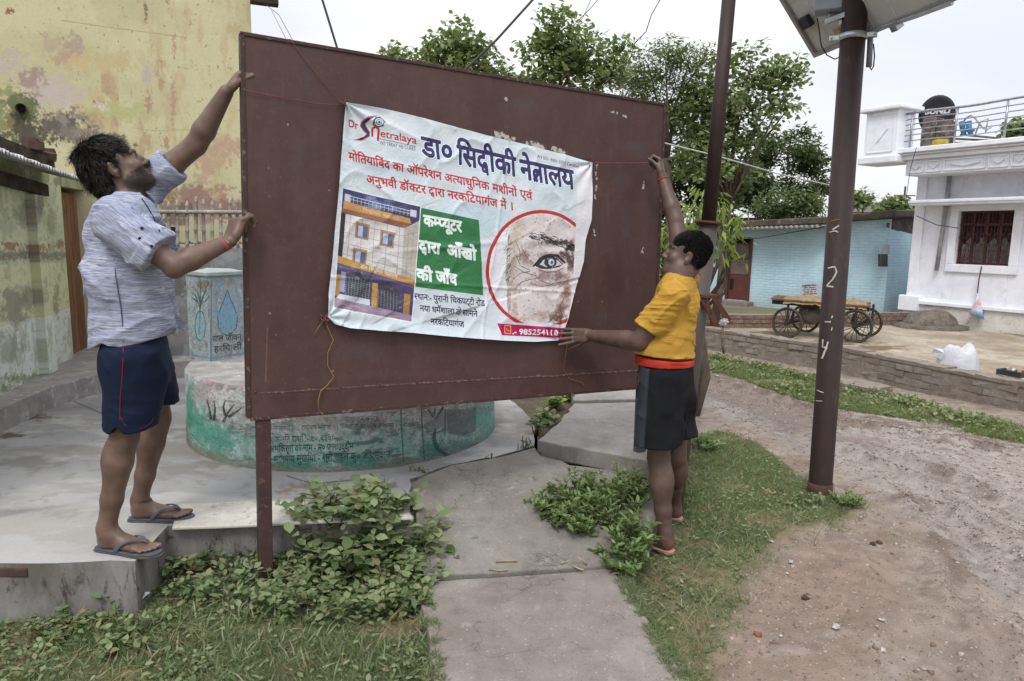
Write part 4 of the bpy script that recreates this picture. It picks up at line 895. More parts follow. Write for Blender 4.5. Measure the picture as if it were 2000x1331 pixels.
for k in range(7): ql([(.55+.04*k, .78), (.55+.04*k, .93)], .8, (140, 150, 164), .8)
for k in range(6): ql([(.55, .80+.02*k), (.82, .81+.02*k)], .6, (130, 140, 156), .6)
qr(.0, .72, .06, .9, (176, 132, 70)); qr(.47, .73, .54, .94, (176, 132, 70)); qr(.88, .77, .96, .97, (170, 128, 70)); qr(.06, .69, .12, .86, (150, 158, 190)); qp([(.06, .88), (.45, .88), (.45, .93), (0, .93)], (190, 196, 208))
qp([(0, .92), (1, .945), (1, 1), (0, 1)], (146, 128, 146))
for k in range(14): N.blob(*qd(rng.random(), rng.uniform(.94, 1)), 6, 2, (120, 104, 124), .7, .6, .8)
for k in range(150): x, y = rng.uniform(.02, .98), rng.uniform(.02, .98); N.blob(*qd(x, y), rng.uniform(2, 7), rng.uniform(1, 5), [(90, 88, 96), (206, 206, 210), (150, 140, 130)][k % 3], .2, .8, .9)
for k in range(22): x, y = rng.uniform(.05, .95), rng.uniform(.2, .95); N.blob(*qd(x, y), rng.uniform(4, 10), rng.uniform(2, 6), [(100, 84, 96), (196, 196, 204), (150, 120, 96)][k % 3], .25, .8, .8)
# ring with a close-up of half a face
cx, cy, rx, ry = 1052, 527, 108, 116
cir = [(cx+rx*math.cos(a)+(8 if math.sin(a) < 0 else -4)*0, cy+ry*math.sin(a)) for a in np.linspace(0, 2*math.pi, 60)]
ml = N.mask_poly([(900, 380), (1121, 420), (1119, 480), (1112, 590), (1100, 640), (1092, 634), (960, 628), (900, 600)])
mc = N.mask_poly(cir)*ml; N.put(mc, (222, 224, 230))
face = [(1000, 424), (1010, 415), (1040, 411), (1090, 420), (1124, 432), (1120, 480), (1113, 590), (1100, 640), (990, 632), (986, 600), (987, 560), (981, 540), (984, 500), (985, 470), (990, 445)]
mf = N.mask_poly(face)*mc
keep = N.a.copy()
N.put(mf, (216, 204, 204))
sk = [((1000, 470), 14, 40, (186, 166, 140), .7), ((996, 520), 10, 40, (176, 150, 124), .7), ((1012, 440), 12, 20, (190, 170, 140), .6), ((1020, 505), 16, 20, (150, 120, 110), .7), ((1035, 480), 26, 12, (168, 146, 140), .6), ((1075, 478), 44, 8, (150, 128, 126), .6), ((1100, 500), 18, 12, (70, 52, 54), .9), ((1112, 515), 10, 24, (92, 60, 54), .9), ((1070, 500), 36, 8, (120, 96, 94), .7),
      ((1065, 540), 34, 12, (150, 106, 110), .75), ((1090, 540), 16, 14, (124, 74, 76), .7), ((1050, 555), 36, 6, (164, 126, 124), .6), ((1000, 560), 14, 10, (180, 150, 132), .7), ((1102, 570), 12, 34, (150, 92, 78), .8), ((1092, 610), 12, 26, (128, 74, 64), .8), ((1080, 620), 14, 12, (96, 56, 52), .8), ((1060, 615), 22, 10, (180, 128, 122), .6), ((1000, 610), 8, 26, (176, 140, 120), .7), ((1020, 622), 24, 8, (196, 150, 146), .6), ((1096, 634), 10, 8, (90, 50, 46), .8), ((990, 590), 5, 40, (150, 120, 104), .6), ((1110, 470), 16, 8, (196, 150, 150), .6), ((1060, 440), 40, 14, (224, 214, 214), .6), ((1040, 585), 34, 22, (220, 212, 214), .7)]
for c_, a, b_, col_, al in sk: N.blob(*c_, a, b_, col_, al, .8, .7)
for k in range(70):   # brow
    t_ = rng.random(); x = 1022+95*t_; y = 460+rng.normal()*4+8*t_+14*t_*t_; L2 = rng.uniform(8, 17); N.strokes([(x, y), (x+L2*.6, y+1+2*t_), (x+L2, y+4+5*t_)], [1.6, 1.4, .5], (40, 32, 36), .8)
N.blob(1085, 474, 34, 6, (46, 36, 40), .8, .6, .7, rot=0); N.blob(1108, 486, 14, 7, (36, 28, 32), .85, .6, .7)
N.poly([(1038, 519), (1048, 507), (1064, 501), (1082, 503), (1096, 516), (1088, 522), (1066, 526), (1050, 525)], (64, 50, 58)); N.poly([(1048, 517), (1056, 508), (1070, 505), (1086, 509), (1094, 517), (1080, 521), (1060, 522)], (196, 196, 206))
N.poly([(1070+13*math.cos(a), 513+9.5*math.sin(a)) for a in np.linspace(0, 6.28, 26)], (44, 48, 80)); N.poly([(1072+6.5*math.cos(a), 512.5+7*math.sin(a)) for a in np.linspace(0, 6.28, 22)], (190, 200, 216)); N.poly([(1073+2.6*math.cos(a), 513+3.2*math.sin(a)) for a in np.linspace(0, 6.28, 14)], (76, 82, 112)); N.poly([(1070+1.5*math.cos(a), 509+1.8*math.sin(a)) for a in np.linspace(0, 6.28, 12)], (236, 240, 246))
N.strokes([(1036, 521), (1050, 505), (1066, 499), (1084, 500), (1100, 514)], [3, 5, 6, 5, 4], (40, 30, 34), .9); N.strokes([(1046, 527), (1062, 532), (1082, 531), (1096, 524)], [2, 3, 3, 2], (140, 88, 94), .8)
for pts in ([(1000, 520), (1018, 532), (1040, 538), (1050, 548), (1070, 555), (1092, 550)], [(1000, 566), (1014, 552), (1030, 546), (1052, 543)], [(1030, 553), (1052, 560), (1076, 556)], [(996, 548), (1012, 534), (1030, 530)], [(1002, 500), (1012, 520), (1030, 528)], [(1084, 608), (1078, 620), (1066, 630)], [(1010, 480), (1020, 500), (1036, 515)], [(1100, 580), (1090, 600), (1096, 620)], [(1000, 470), (1008, 490), (1010, 510)]):
    N.strokes(pts, [1, 1.6, 1.6]+[1.4]*(len(pts)-3), (112, 74, 74), .75)
for k in range(260):
    x, y = rng.uniform(984, 1118), rng.uniform(420, 636); N.blob(x, y, rng.uniform(.8, 2.4), rng.uniform(.8, 2.2), [(128, 84, 76), (236, 228, 226), (150, 112, 96)][k % 3], .6, .6, .8)
for k in range(60): x, y = 989+rng.normal()*3, rng.uniform(430, 550); N.strokes([(x, y), (x-rng.uniform(2, 8), y+rng.uniform(3, 9))], 1.2, (70, 70, 74), .6)
g_ = N.a.mean(2, keepdims=True); N.a = g_*.38+N.a*.62
N.a = keep*(1-mf[..., None])+N.a*mf[..., None]
for k in range(40): x, y = 986+rng.normal()*2, rng.uniform(440, 545); N.strokes([(x, y), (x-rng.uniform(1, 6), y+rng.uniform(3, 8))], 1., (100, 102, 110), .5)
ring_m = N.mask_poly(cir)-N.mask_poly([(cx+(rx-6.5)*math.cos(a), cy+(ry-6.5)*math.sin(a)) for a in np.linspace(0, 2*math.pi, 60)])
N.put(np.clip(ring_m, 0, 1)*ml, (178, 50, 50))
N.poly([(966, 631), (1100, 641), (1104, 648), (1092, 660), (974, 654)], (172, 26, 84))
N.strokes([(981, 635), (993, 636), (992, 651), (980, 650)], 1.6, (232, 170, 70), closed=True); N.strokes([(984, 640), (986, 645), (990, 646)], 1.4, (232, 170, 70))
write(N, '.- 985254110', (995, 652), (1086, 655), (0, -10.5), (240, 236, 240), .03, head=.7)
print('banner canvas', N.w, N.h)
im = N.image('banner_print')
t = NT('vinyl_print'); ti = t.n('TexImage'); ti.image = im; ti.interpolation = 'Cubic'; t.l(t.coord('UV'), ti.inputs[0]); v_ = t.coord('World')
gr_ = t.noise(v_, 18, 6, .6); t.col(t.mix(.14, ti.outputs[0], t.ramp(gr_, [(.3, .7), (.7, 1.)]), 'MULTIPLY')); t.b.inputs['Roughness'].default_value = .42; t.b.inputs['Specular IOR Level'].default_value = .4
fn = t.noise(v_, 9, 4, .55, 1.2); t.bump(t.math('ADD', fn, t.math('MULTIPLY', t.noise(v_, 34, 3, .6, .5), .35)), .32, .02)
tl = t.n('BsdfTranslucent'); t.l(ti.outputs[0], tl.inputs[0]); mxx = t.n('MixShader'); mxx.inputs[0].default_value = .06; t.l(t.b.outputs[0], mxx.inputs[1]); t.l(tl.outputs[0], mxx.inputs[2]); t.l(mxx.outputs[0], t.t.nodes['Material Output'].inputs[0])
# shape: hanging slack, creases fanning from the tied corners
s = ST[..., 0]; tt = ST[..., 1]; U_, V_ = np.meshgrid(uu, wv)
def gnoise(X, Y, f, seed):
    r = np.random.default_rng(seed); g = r.random((64, 64)); x = (X*f) % 62; y = (Y*f) % 62; xi = x.astype(int); yi = y.astype(int); fx = x-xi; fy = y-yi; fx = fx*fx*(3-2*fx); fy = fy*fy*(3-2*fy)
    return (g[yi, xi]*(1-fx)+g[yi, xi+1]*fx)*(1-fy)+(g[yi+1, xi]*(1-fx)+g[yi+1, xi+1]*fx)*fy
sl = s-s.min(); tl_ = tt-tt.min()
D = .016+.012*np.sin(np.pi*U_)*np.sin(np.pi*V_)
w1 = gnoise(sl+tl_*.3, tl_-sl*.25, 4.2, 1)-.5; w2 = gnoise(sl*1.3+tl_, tl_*1.1-sl*.6, 9, 2)-.5; w3 = 1-np.abs(gnoise(sl-tl_*.6, tl_+sl*.4, 6.5, 3)-.5)*2
D += .016*w1+.006*w2+.007*w3**4
for (cx_, cy_, ph, n_, amp) in ((s[0, 0], tt[0, 0], .3, 11, .011), (s[0, -1], tt[0, -1], 1.2, 10, .009), (s[-1, 0], tt[-1, 0], .8, 9, .008), (s[-1, -1], tt[-1, -1], .2, 12, .009)):
    dx = s-cx_; dy = tt-cy_; rr_ = np.hypot(dx, dy); an = np.arctan2(dy, dx); D += amp*np.sin(an*n_+ph)*np.exp(-rr_/.16)*(1-np.exp(-rr_/.02))
ls = tl_-(.42+.12*sl); D += .006*np.exp(-(ls/.012)**2)*np.exp(-((sl-.62)/.25)**2)      # old fold lines
ls = tl_-(.335-.05*sl); D += .004*np.exp(-(ls/.008)**2); ls = sl-(.93-.14*(1-tl_)); D += .005*np.exp(-(ls/.006)**2)
D += .022*np.exp(-((1-V_)/.06))*np.sin(np.pi*U_)**.5+.010*np.exp(-U_/.03)+.016*np.exp(-(1-U_)/.045)*(.4+.6*np.sin(V_*6))
D = np.maximum(D, .008)
BV = np.array([[BP(s[j, i], tt[j, i], D[j, i]) for i in range(nu)] for j in range(nv_)]).reshape(-1, 3)
ii = np.arange(nu*nv_).reshape(nv_, nu); F = np.stack([ii[1:, :-1], ii[1:, 1:], ii[:-1, 1:], ii[:-1, :-1]], -1).reshape(-1, 4)
UV = np.stack([(s-s0)/(s1-s0), (tt-t0)/(t1-t0)], -1).reshape(-1, 2)
ban = mk('banner', BV, F, t.m, None, True, uv=UV); tag(ban, 'creased pale blue printed eye clinic banner being tied onto the brown board', 'banner')
# ================================================================== STRINGS
pkm = mat_rough('red_string', lin((132, 84, 86)), lin((104, 68, 70)), 30, .9, 0); ylm = mat_rough('jute_string', lin((156, 122, 74)), lin((124, 94, 58)), 30, .9, 0)
def sagline(a, b, sag, n=12, wob=0.0):
    a = np.array(a, float); b = np.array(b, float); out = []
    for i in range(n+1):
        t_ = i/n; p = a+(b-a)*t_; p = p-[0, 0, sag*4*t_*(1-t_)]; out.append(p+rng.normal(size=3)*wob*math.sin(math.pi*t_))
    return out
def string(name, pts, r, m, lab, cat='string', group=None, parent=None):
    o = MB().tube(pts, r, 5).build(name, m, parent, True); return tag(o, lab, cat, group) if parent is None else o
string('string', sagline(bp(672, 206, .01), BP(*bst(566, 78), .01)+[0, 0, .0], .01)+[BP(*bst(562, 74), -.03), at_y(530, 20, 4.3)], .0014, pkm, 'thin red string from the banner corner slanting up over the board top')
string('string', sagline(bp(672, 206, .01), bp(478, 176, .01), .01, wob=.002), .0013, pkm, 'thin red string from the banner corner across to the left board edge')
def knot(px, py, parent, m, r=.012):
    b = MB()
    for k in range(5):
        c = bp(px, py, .02)+rng.normal(size=3)*.004; pts = [c+rng.normal(size=3)*r*.9 for _ in range(6)]; b.tube(pts, .0016, 4)
    return b.build('knot', m, parent, True)
knot(672, 204, ban, pkm); knot(635, 622, ban, pkm, .016); knot(1155, 317, ban, pkm, .016)
pp = [(635, 622), (640, 640), (651, 664), (640, 690), (640, 715), (652, 736), (640, 752), (626, 765), (621, 785), (622, 800), (632, 812), (640, 826)]
string('string', [bp(x, y, .012+.004*(i % 3)) for i, (x, y) in enumerate(pp)], .0021, ylm, 'yellow jute string hanging loose from the lower left banner corner')
b = MB(); b.tube([bp(x, y, .012) for x, y in ((634, 624), (622, 640), (611, 658))], .0019, 4); b.tube([bp(x, y, .012) for x, y in ((635, 622), (648, 626), (646, 618), (637, 620))], .0016, 4); b.build('string_end', ylm, bpy.data.objects['string.002'] if 'string.002' in bpy.data.objects else ban, True)
pp = [(1108, 674), (1104, 700), (1100, 722), (1112, 740), (1130, 745), (1138, 748), (1144, 762)]
string('string', [bp(x, y, .012) for x, y in pp], .0015, ylm, 'yellow jute string dangling under the hand that holds the banner')
# ================================================================== BRICK RETAINING WALL
def wat(px, py, z): return at_z(px, py, z)
rw = [at_z(1250, 668, -.2)[:2], at_z(1370, 681, -.2)[:2], at_z(1640, 730, -.2)[:2], at_z(2000, 816, -.2)[:2], np.array([6.3, 4.4])]
RH = .375; zb = -.22
mort = mat_rough('wall_mortar', lin((138, 128, 118)), lin((114, 104, 95)), 9, .95, .5, .01, c3=lin((158, 146, 132)))
bkm = [mat_rough('weathered_brick', lin(a), lin(b), 9, .95, .6, .008, c3=lin(c)) for a, b, c in (((136, 129, 122), (118, 111, 104), (148, 141, 134)), ((134, 122, 114), (120, 111, 103), (146, 138, 129)), ((140, 133, 126), (124, 117, 110), (106, 99, 93)))]
wa = empty('brick_wall', (*rw[1], -.2), 'low weathered brick wall between the dirt road and the yard', 'wall')
core = MB(); pin = []
for i, p in enumerate(rw):
    d = unit((rw[min(i+1, 4)]-rw[max(i-1, 0)])); n = np.array([-d[1], d[0]]); n = n if n[0] > 0 else -n; pin.append((p, n))
for (p, n), (q, m) in zip(pin[:-1], pin[1:]):
    A_ = [(*(p+n*.0005), zb), (*(q+m*.0005), zb), (*(q+m*.21), zb), (*(p+n*.21), zb)]; T = [(a[0], a[1], zb+RH-.035) for a in A_]; core.hexa(A_+T)
core.build('mortar', mort, wa)
def brickmesh(name, mat, seed):
    r = np.random.default_rng(seed); b = MB().box((0, 0, 0), (.238, .096, .072)); V = np.array(b.v)+r.normal(size=(8, 3))*.005
    me = bpy.data.meshes.new(name); me.from_pydata([tuple(v) for v in V], [], [tuple(f) for f in b.f]); me.materials.append(mat); return me
bms = [brickmesh('brick', bkm[k % 3], k) for k in range(6)]
nb = 0
for (p, n), (q, m) in zip(pin[:-1], pin[1:]):
    L_ = np.linalg.norm(q-p); d = (q-p)/L_; nn = np.array([-d[1], d[0]]); nn = nn if nn[0] > 0 else -nn; ang = math.atan2(d[1], d[0])
    for c in range(4):
        k = 0; s = -.12*(c % 2)
        while s < L_:
            if nb < 298 and -.05 < s+.12 < L_+.02:
                o = bpy.data.objects.new('brick', bms[rng.integers(6)]); COL.objects.link(o); o.parent = wa
                ctr = p+d*(s+.12)+nn*(.045+rng.normal()*.004)
                o.location = (ctr[0]-rw[1][0], ctr[1]-rw[1][1], zb+.036+c*.084+rng.normal()*.002+.2); o.rotation_euler = (rng.normal()*.02, rng.normal()*.012, ang+rng.normal()*.02); nb += 1
            s += .25
cap = MB()
for (p, n), (q, m) in zip(pin[:-1], pin[1:]):
    L_ = np.linalg.norm(q-p); k = int(L_/.18)
    for i in range(k):
        a = p+(q-p)*i/k; c = p+(q-p)*(i+1)/k; na = n+(m-n)*i/k; e1, e2 = rng.normal(size=2)*.008
        A_ = [(*(a-na*.012), zb+RH-.04), (*(c-na*.012), zb+RH-.04), (*(c+na*.23), zb+RH-.04), (*(a+na*.23), zb+RH-.04)]; cap.hexa(A_+[(x[0], x[1], zb+RH+(e1 if j in (0, 3) else e2)) for j, x in enumerate(A_)])
cap.build('coping', mort, wa)
# small step stone by the wall
s_ = at_z(1780, 786, -.18); MB().slab([at_z(x, y, -.1)[:2] for x, y in ((1645, 735), (1700, 742), (1745, 752), (1700, 756), (1640, 745))], -.25, -.12).build('stone_step', mort).__setitem__('kind', 'structure')
# far low wall behind the cart
fw = MB(); pts = [at_z(x, y, -.2)[:2] for x, y in ((1300, 641), (1400, 641), (1520, 641), (1640, 640), (1700, 636), (1779, 634))]
wa2 = empty('yard_wall', (*pts[2], -.2), 'far low brick wall along the foot of the blue house', 'wall')
fb = mat_rough('far_wall_brick', lin((140, 118, 102)), lin((112, 92, 78)), 7, .95, .6, .02, c3=lin((164, 148, 130)))
core = MB(); br = MB()
for a, c in zip(pts[:-1], pts[1:]):
    d = c-a; L_ = np.linalg.norm(d); d = d/L_; n = np.array([-d[1], d[0]]); n = n if n[1] > 0 else -n
    core.hexa([(*a, -.3), (*c, -.3), (*(c+n*.2), -.3), (*(a+n*.2), -.3), (*a, .06), (*c, .06), (*(c+n*.2), .06), (*(a+n*.2), .06)])
    for k in range(int(L_/.26)):
        for r_ in range(3): x = a+d*(.13+.26*k-.12*(r_ % 2)); br.box((*(x-n*.0), -.16+.095*r_+rng.normal()*.004), (.235, .03, .075), ((*d, 0), (*n, 0), (0, 0, 1)))
core.build('mortar', mort, wa2); o = br.build('bricks', fb, wa2); o['kind'] = 'stuff'
# ================================================================== BLUE BRICK HOUSE
def brickmat(name, c1, c2, cm, scale_u, scale_v, bump=.5):
    t = NT(name); uv = t.coord('UV'); br = t.n('TexBrick'); dn0 = t.n('TexNoise'); dn0.inputs['Scale'].default_value = 2.5; dn0.inputs['Detail'].default_value = 5; t.l(uv, dn0.inputs['Vector']); sc0 = t.n('VectorMath'); sc0.operation = 'SCALE'; sc0.inputs['Scale'].default_value = .05; t.l(dn0.outputs['Color'], sc0.inputs[0]); ad0 = t.n('VectorMath'); ad0.operation = 'ADD'; t.l(uv, ad0.inputs[0]); t.l(sc0.outputs[0], ad0.inputs[1]); t.l(ad0.outputs[0], br.inputs['Vector']); br.inputs['Scale'].default_value = 1.0; br.inputs['Brick Width'].default_value = .25; br.inputs['Row Height'].default_value = .072; br.inputs['Mortar Size'].default_value = .011; br.inputs['Mortar Smooth'].default_value = .4
    br.inputs['Color1'].default_value = (*c1, 1); br.inputs['Color2'].default_value = (*c2, 1); br.inputs['Mortar'].default_value = (*cm, 1); wv_ = t.coord('World')
    ds = t.noise(wv_, 5, 6, .65); c = t.mix(t.ramp(ds, [(.5, 0.), (.7, .5)]), br.outputs[0], tuple(x*.78 for x in c1)); c = t.mix(t.ramp(t.noise(wv_, 1.3, 6, .6), [(.45, 0.), (.65, .55)]), c, tuple(min(1, x*1.12) for x in c2))
    sep = t.n('SeparateXYZ'); t.l(wv_, sep.inputs[0]); mp_ = t.n('MapRange'); t.l(sep.outputs[2], mp_.inputs['Value']); mp_.inputs['From Min'].default_value = -.25; mp_.inputs['From Max'].default_value = .35; mp_.inputs['To Min'].default_value = 1; mp_.inputs['To Max'].default_value = 0
    c = t.mix(t.math('MULTIPLY', mp_.outputs[0], t.noise(wv_, 3, 6)), c, lin((138, 136, 122)))
    t.col(c); t.bump(t.math('ADD', br.outputs['Fac'], t.math('MULTIPLY', ds, -.9)), bump, -.008); return t.m
blue = brickmat('blue_whitewashed_brick', lin((176, 206, 220)), lin((184, 212, 224)), lin((158, 190, 206)), 1, 1)
def hb(px, Y): return np.array([*at_y(px, 600, Y)[:2], -.2])
H0, H1, H2 = hb(1350, 20.6), hb(1608, 17.9), hb(1726, 17.1)
H3 = hb(1785, 18.6)
def wallquad(name, a, c, za, zc, mat, parent, z0=-.25, thick=0, two=False):
    L_ = np.linalg.norm((c-a)[:2]); V = [(a[0], a[1], z0), (c[0], c[1], z0), (c[0], c[1], zc), (a[0], a[1], za)]; U = [(0, 0), (L_, 0), (L_, zc-z0), (0, za-z0)]
    return mk(name, V, [(0, 1, 2, 3)], mat, parent, uv=U)
zt0 = at_y(1350, 452, 20.6)[2]; zt1 = at_y(1608, 440, 17.9)[2]; zt2 = at_y(1726, 428, 17.1)[2]; zt3 = at_y(1785, 462, 18.6)[2]
bh = empty('blue_house', (*H1[:2], -.2), 'single-storey light blue brick house across the yard', 'house')
hd = unit((H1-H0)); hn = np.array([hd[1], -hd[0], 0])
# wall in pieces round the door opening
def hon(px, py, o=H0, n=hn): return on_plane(px, py, o, n)
dl, dr_ = hon(1421, 500), hon(1469, 500); dz0 = float(hon(1440, 586)[2]); dz1 = float(hon(1445, 466)[2])
a = np.array([*dl[:2], 0]); c = np.array([*dr_[:2], 0]); f = lambda p: zt0+(zt1-zt0)*np.linalg.norm((p-H0)[:2])/np.linalg.norm((H1-H0)[:2])
def wq(pa, pc, z0, za, zc, name='wall'):
    s0_ = np.linalg.norm((pa-H0)[:2]); s1_ = np.linalg.norm((pc-H0)[:2]); V = [(pa[0], pa[1], z0), (pc[0], pc[1], z0), (pc[0], pc[1], zc), (pa[0], pa[1], za)]
    mk(name, V, [(0, 1, 2, 3)], blue, bh, uv=[(s0_, z0), (s1_, z0), (s1_, zc), (s0_, za)])
wq(H0, a, -.25, zt0, f(a)); wq(c, H1, -.25, f(c), zt1); wq(a, c, dz1, f(a), f(c)); wq(a, c, -.25, dz0, dz0)
G1 = H1-hn*(-.12); wallquad('wall', np.array([*(H1+hn*.12)[:2], 0]), H2, zt1+.05, zt2, blue, bh); wallquad('wall', H1, np.array([*(H1+hn*.12)[:2], 0]), zt1, zt1+.05, blue, bh)
wallquad('wall', H2, H3, zt2-.25, zt3, blue, bh)
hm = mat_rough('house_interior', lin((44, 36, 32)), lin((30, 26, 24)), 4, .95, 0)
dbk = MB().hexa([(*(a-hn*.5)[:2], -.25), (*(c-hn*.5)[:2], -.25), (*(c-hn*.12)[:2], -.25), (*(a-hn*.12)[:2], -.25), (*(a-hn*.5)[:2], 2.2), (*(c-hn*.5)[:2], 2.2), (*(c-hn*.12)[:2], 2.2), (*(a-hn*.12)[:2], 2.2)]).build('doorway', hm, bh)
rdm = mat_rough('red_door_paint', lin((104, 60, 54)), lin((88, 52, 48)), 6, .7, .3, .004, c3=lin((84, 58, 50))); gsh = mat_rough('grey_sheet', lin((118, 106, 100)), lin((96, 86, 82)), 5, .6, .2, .004)
ch = c-a; dlen = np.linalg.norm(ch); du = ch/dlen
def dbox(name, u0, u1, z0, z1, off, th, mat, parent):
    P = [a+du*u0*dlen-hn*(off), a+du*u1*dlen-hn*(off), a+du*u1*dlen-hn*(off-th), a+du*u0*dlen-hn*(off-th)]
    return MB().hexa([(*p[:2], z0) for p in P]+[(*p[:2], z1) for p in P]).build(name, mat, parent, bevel=.005)
zz = lambda t_: dz0+(dz1-dz0)*t_
dd = dbox('door', .08, .92, zz(.0), zz(.93), .06, .03, rdm, bh)
dbox('door_frame', 0, .09, dz0, dz1, .02, .05, rdm, bh); dbox('door_frame', .9, 1, dz0, dz1, .02, .05, rdm, bh); dbox('panel', .14, .86, zz(.42), zz(.66), .03, .012, gsh, dd); dbox('panel', .14, .86, zz(.68), zz(.9), .03, .012, gsh, dd); dbox('panel', .14, .3, zz(.16), zz(.34), .03, .008, hm, dd)
# steps
b = MB()
for k, (x0, x1, y) in enumerate(((1405, 1472, 592), (1400, 1486, 604))):
    z1 = dz0-.12*k-.02; P = [hon(x0, y), hon(x1, y)]; P = [P[0]-hn*.02, P[1]-hn*.02, P[1]+hn*(.35+.35*k), P[0]+hn*(.35+.35*k)]; b.hexa([(*p[:2], -.3) for p in P]+[(*p[:2], z1) for p in P])
b.build('steps', mort, bh, bevel=.02)
# roof slab: dark weathered edge, corrugated lip
rfm = mat_rough('roof_slab', lin((98, 90, 80)), lin((70, 64, 58)), 3, .95, .6, .03, c3=lin((124, 116, 104)))
e0, e1, e2 = H0-hd*1.5+hn*.5, H1+hn*.5, H2+hn*.35+hd*.15
rv = MB(); n = 60
for seg, (pa, pc, za, zc) in enumerate(((e0, e1, zt0-.02, zt1+.02), (e1, e2, zt1+.02, zt2+.04))):
    bz = .17
    P = [pa, pc, pc-hn*4, pa-hn*4]; rv.hexa([(*P[0][:2], za), (*P[1][:2], zc), (*P[2][:2], zc+.12), (*P[3][:2], za+.12), (*P[0][:2], za+bz), (*P[1][:2], zc+bz), (*P[2][:2], zc+bz+.12), (*P[3][:2], za+bz+.12)])
rf = rv.build('roof', rfm, bh, bevel=.03)
b = MB(); V = []; F = []
for i in range(181):
    p = e0+(e1-e0)*i/180; z = zt0+(zt1-zt0)*i/180-.03+.025*math.cos(i*math.pi/2.2); V += [(*(p+hn*.12)[:2], z), (*(p-hn*.5)[:2], z+.1), (*(p+hn*.12)[:2], z-.025)]
for i in range(180): k = 3*i; F += [(k, k+3, k+4, k+1), (k, k+2, k+5, k+3)]
mk('corrugated_eave', V, F, mat_rough('asbestos_sheet', lin((150, 150, 148)), lin((112, 110, 106)), 8, .85, .2), rf)
b = MB(); pa, pc = H2+hd*-.05+hn*.2, H3+unit(H3-H2)*.4+hn*.2; b.hexa([(*pa[:2], zt2-.2), (*pc[:2], zt3-.02), (*(pc-hn*3)[:2], zt3+.3), (*(pa-hn*3)[:2], zt2+.15), (*pa[:2], zt2-.1), (*pc[:2], zt3+.07), (*(pc-hn*3)[:2], zt3+.4), (*(pa-hn*3)[:2], zt2+.25)]); b.build('roof', rfm, bh, bevel=.02)
# vent window with pale panel above, painted notice
sd = unit((H3-H2)*[1, 1, 0]); sn = np.array([sd[1], -sd[0], 0])
def sq(name, x0, y0, x1, y1, mat, off, parent, o=H2, n=None):
    n = sn if n is None else n; P = [on_plane(x, y, o+n*off, n) for x, y in ((x0, y1), (x1, y1), (x1, y0), (x0, y0))]; Q = [p-n*.02 for p in P]
    return MB().add(P+Q, [(0, 1, 2, 3), (3, 2, 6, 7), (0, 4, 5, 1), (1, 5, 6, 2), (0, 3, 7, 4)]).build(name, mat, parent)
wf = sq('window', 1717, 497, 1734, 521, hm, .01, bh); b = MB()
for k in range(5): p0_ = on_plane(1719+3.3*k, 498, H2+sn*.025, sn); p1_ = on_plane(1718.5+3.3*k, 520, H2+sn*.025, sn); b.tube([p0_, p1_], .012, 5)
b.build('bars', gsh, wf); sq('panel', 1719, 478, 1738, 496, mat_rough('pale_panel', lin((176, 184, 190)), lin((156, 166, 174)), 5), .012, bh)
gn = np.array([*unit((H2-(H1+hn*.12)))[:2], 0]); gn = unit(np.array([gn[1], -gn[0], 0]))
def nuv2(px, py):
    p0_ = on_plane(1564, 579, H0+hn*.02, hn); p1_ = on_plane(1598, 553, H0+hn*.02, hn); p = on_plane(px, py, H0+hn*.02, hn); return np.dot(p-p0_, hd)/np.dot(p1_-p0_, hd), (p[2]-p0_[2])/(p1_[2]-p0_[2])
K2 = Canvas(220, 160, (196, 192, 196), nuv2)
for k in range(5): write(K2, ['सूचना', 'ग्राम पंचायत', 'नल जल योजना', 'वार्ड सं० ४', 'धन्यवाद'][k], (1568+2*(k % 2), 559+4.4*k), (1594-2*(k % 2), 559+4.4*k), (0, -2.4), (60, 60, 90), .03)
K2.strokes([(1567, 560), (1575, 556), (1590, 556), (1596, 560)], .8, (60, 60, 90), .8)
P = [on_plane(x, y, H0+hn*.02, hn) for x, y in ((1564, 579), (1598, 579), (1598, 553), (1564, 553))]
mk('painted_notice', P, [(0, 1, 2, 3)], mat_canvas('painted_notice', K2, .9, .2), bh, uv=[(0, 0), (1, 0), (1, 1), (0, 1)])
# ================================================================== WHITE HOUSE WITH ROOF TERRACE
wht = mat_rough('white_wall_paint', lin((238, 240, 248)), lin((232, 234, 243)), 1.6, .8, .12, .006, c3=lin((226, 227, 234)), fine=5)
whs = mat_rough('white_wall_base_paint', lin((218, 216, 212)), lin((198, 194, 184)), 3, .85, .2, .006, c3=lin((176, 166, 148)), fine=25)
X0 = np.array([*at_y(1769, 620, 16.0)[:2], -.2]); X1 = np.array([*at_y(2000, 650, 13.9)[:2], -.2]); e1_ = unit((X1-X0)*[1, 1, 0]); e2_ = np.array([e1_[1], -e1_[0], 0])
if e2_[1] > 0: e2_ = -e2_
WHE = 9.0
def wp(px, py, off=0.0): return on_plane(px, py, X0+e2_*off, e2_)
def sz(px, py, off=0.0): p = wp(px, py, off); return float(np.dot(p-X0, e1_)), float(p[2])
def WP(s, z, off=0.0): return np.array([*(X0+e1_*s+e2_*off)[:2], z])
wh_ = empty('white_house', (*X0[:2], -.2), 'white two-level house with ornate parapet and roof terrace at the right edge', 'house')
def wbox(name, s0, s1, z0, z1, o0, o1, mat, parent=None, bevel=.01):
    P = [(s0, o1), (s1, o1), (s1, o0), (s0, o0)]
    return MB().hexa([WP(s, z0, o) for s, o in P]+[WP(s, z1, o) for s, o in P]).build(name, mat, parent or wh_, bevel=bevel)
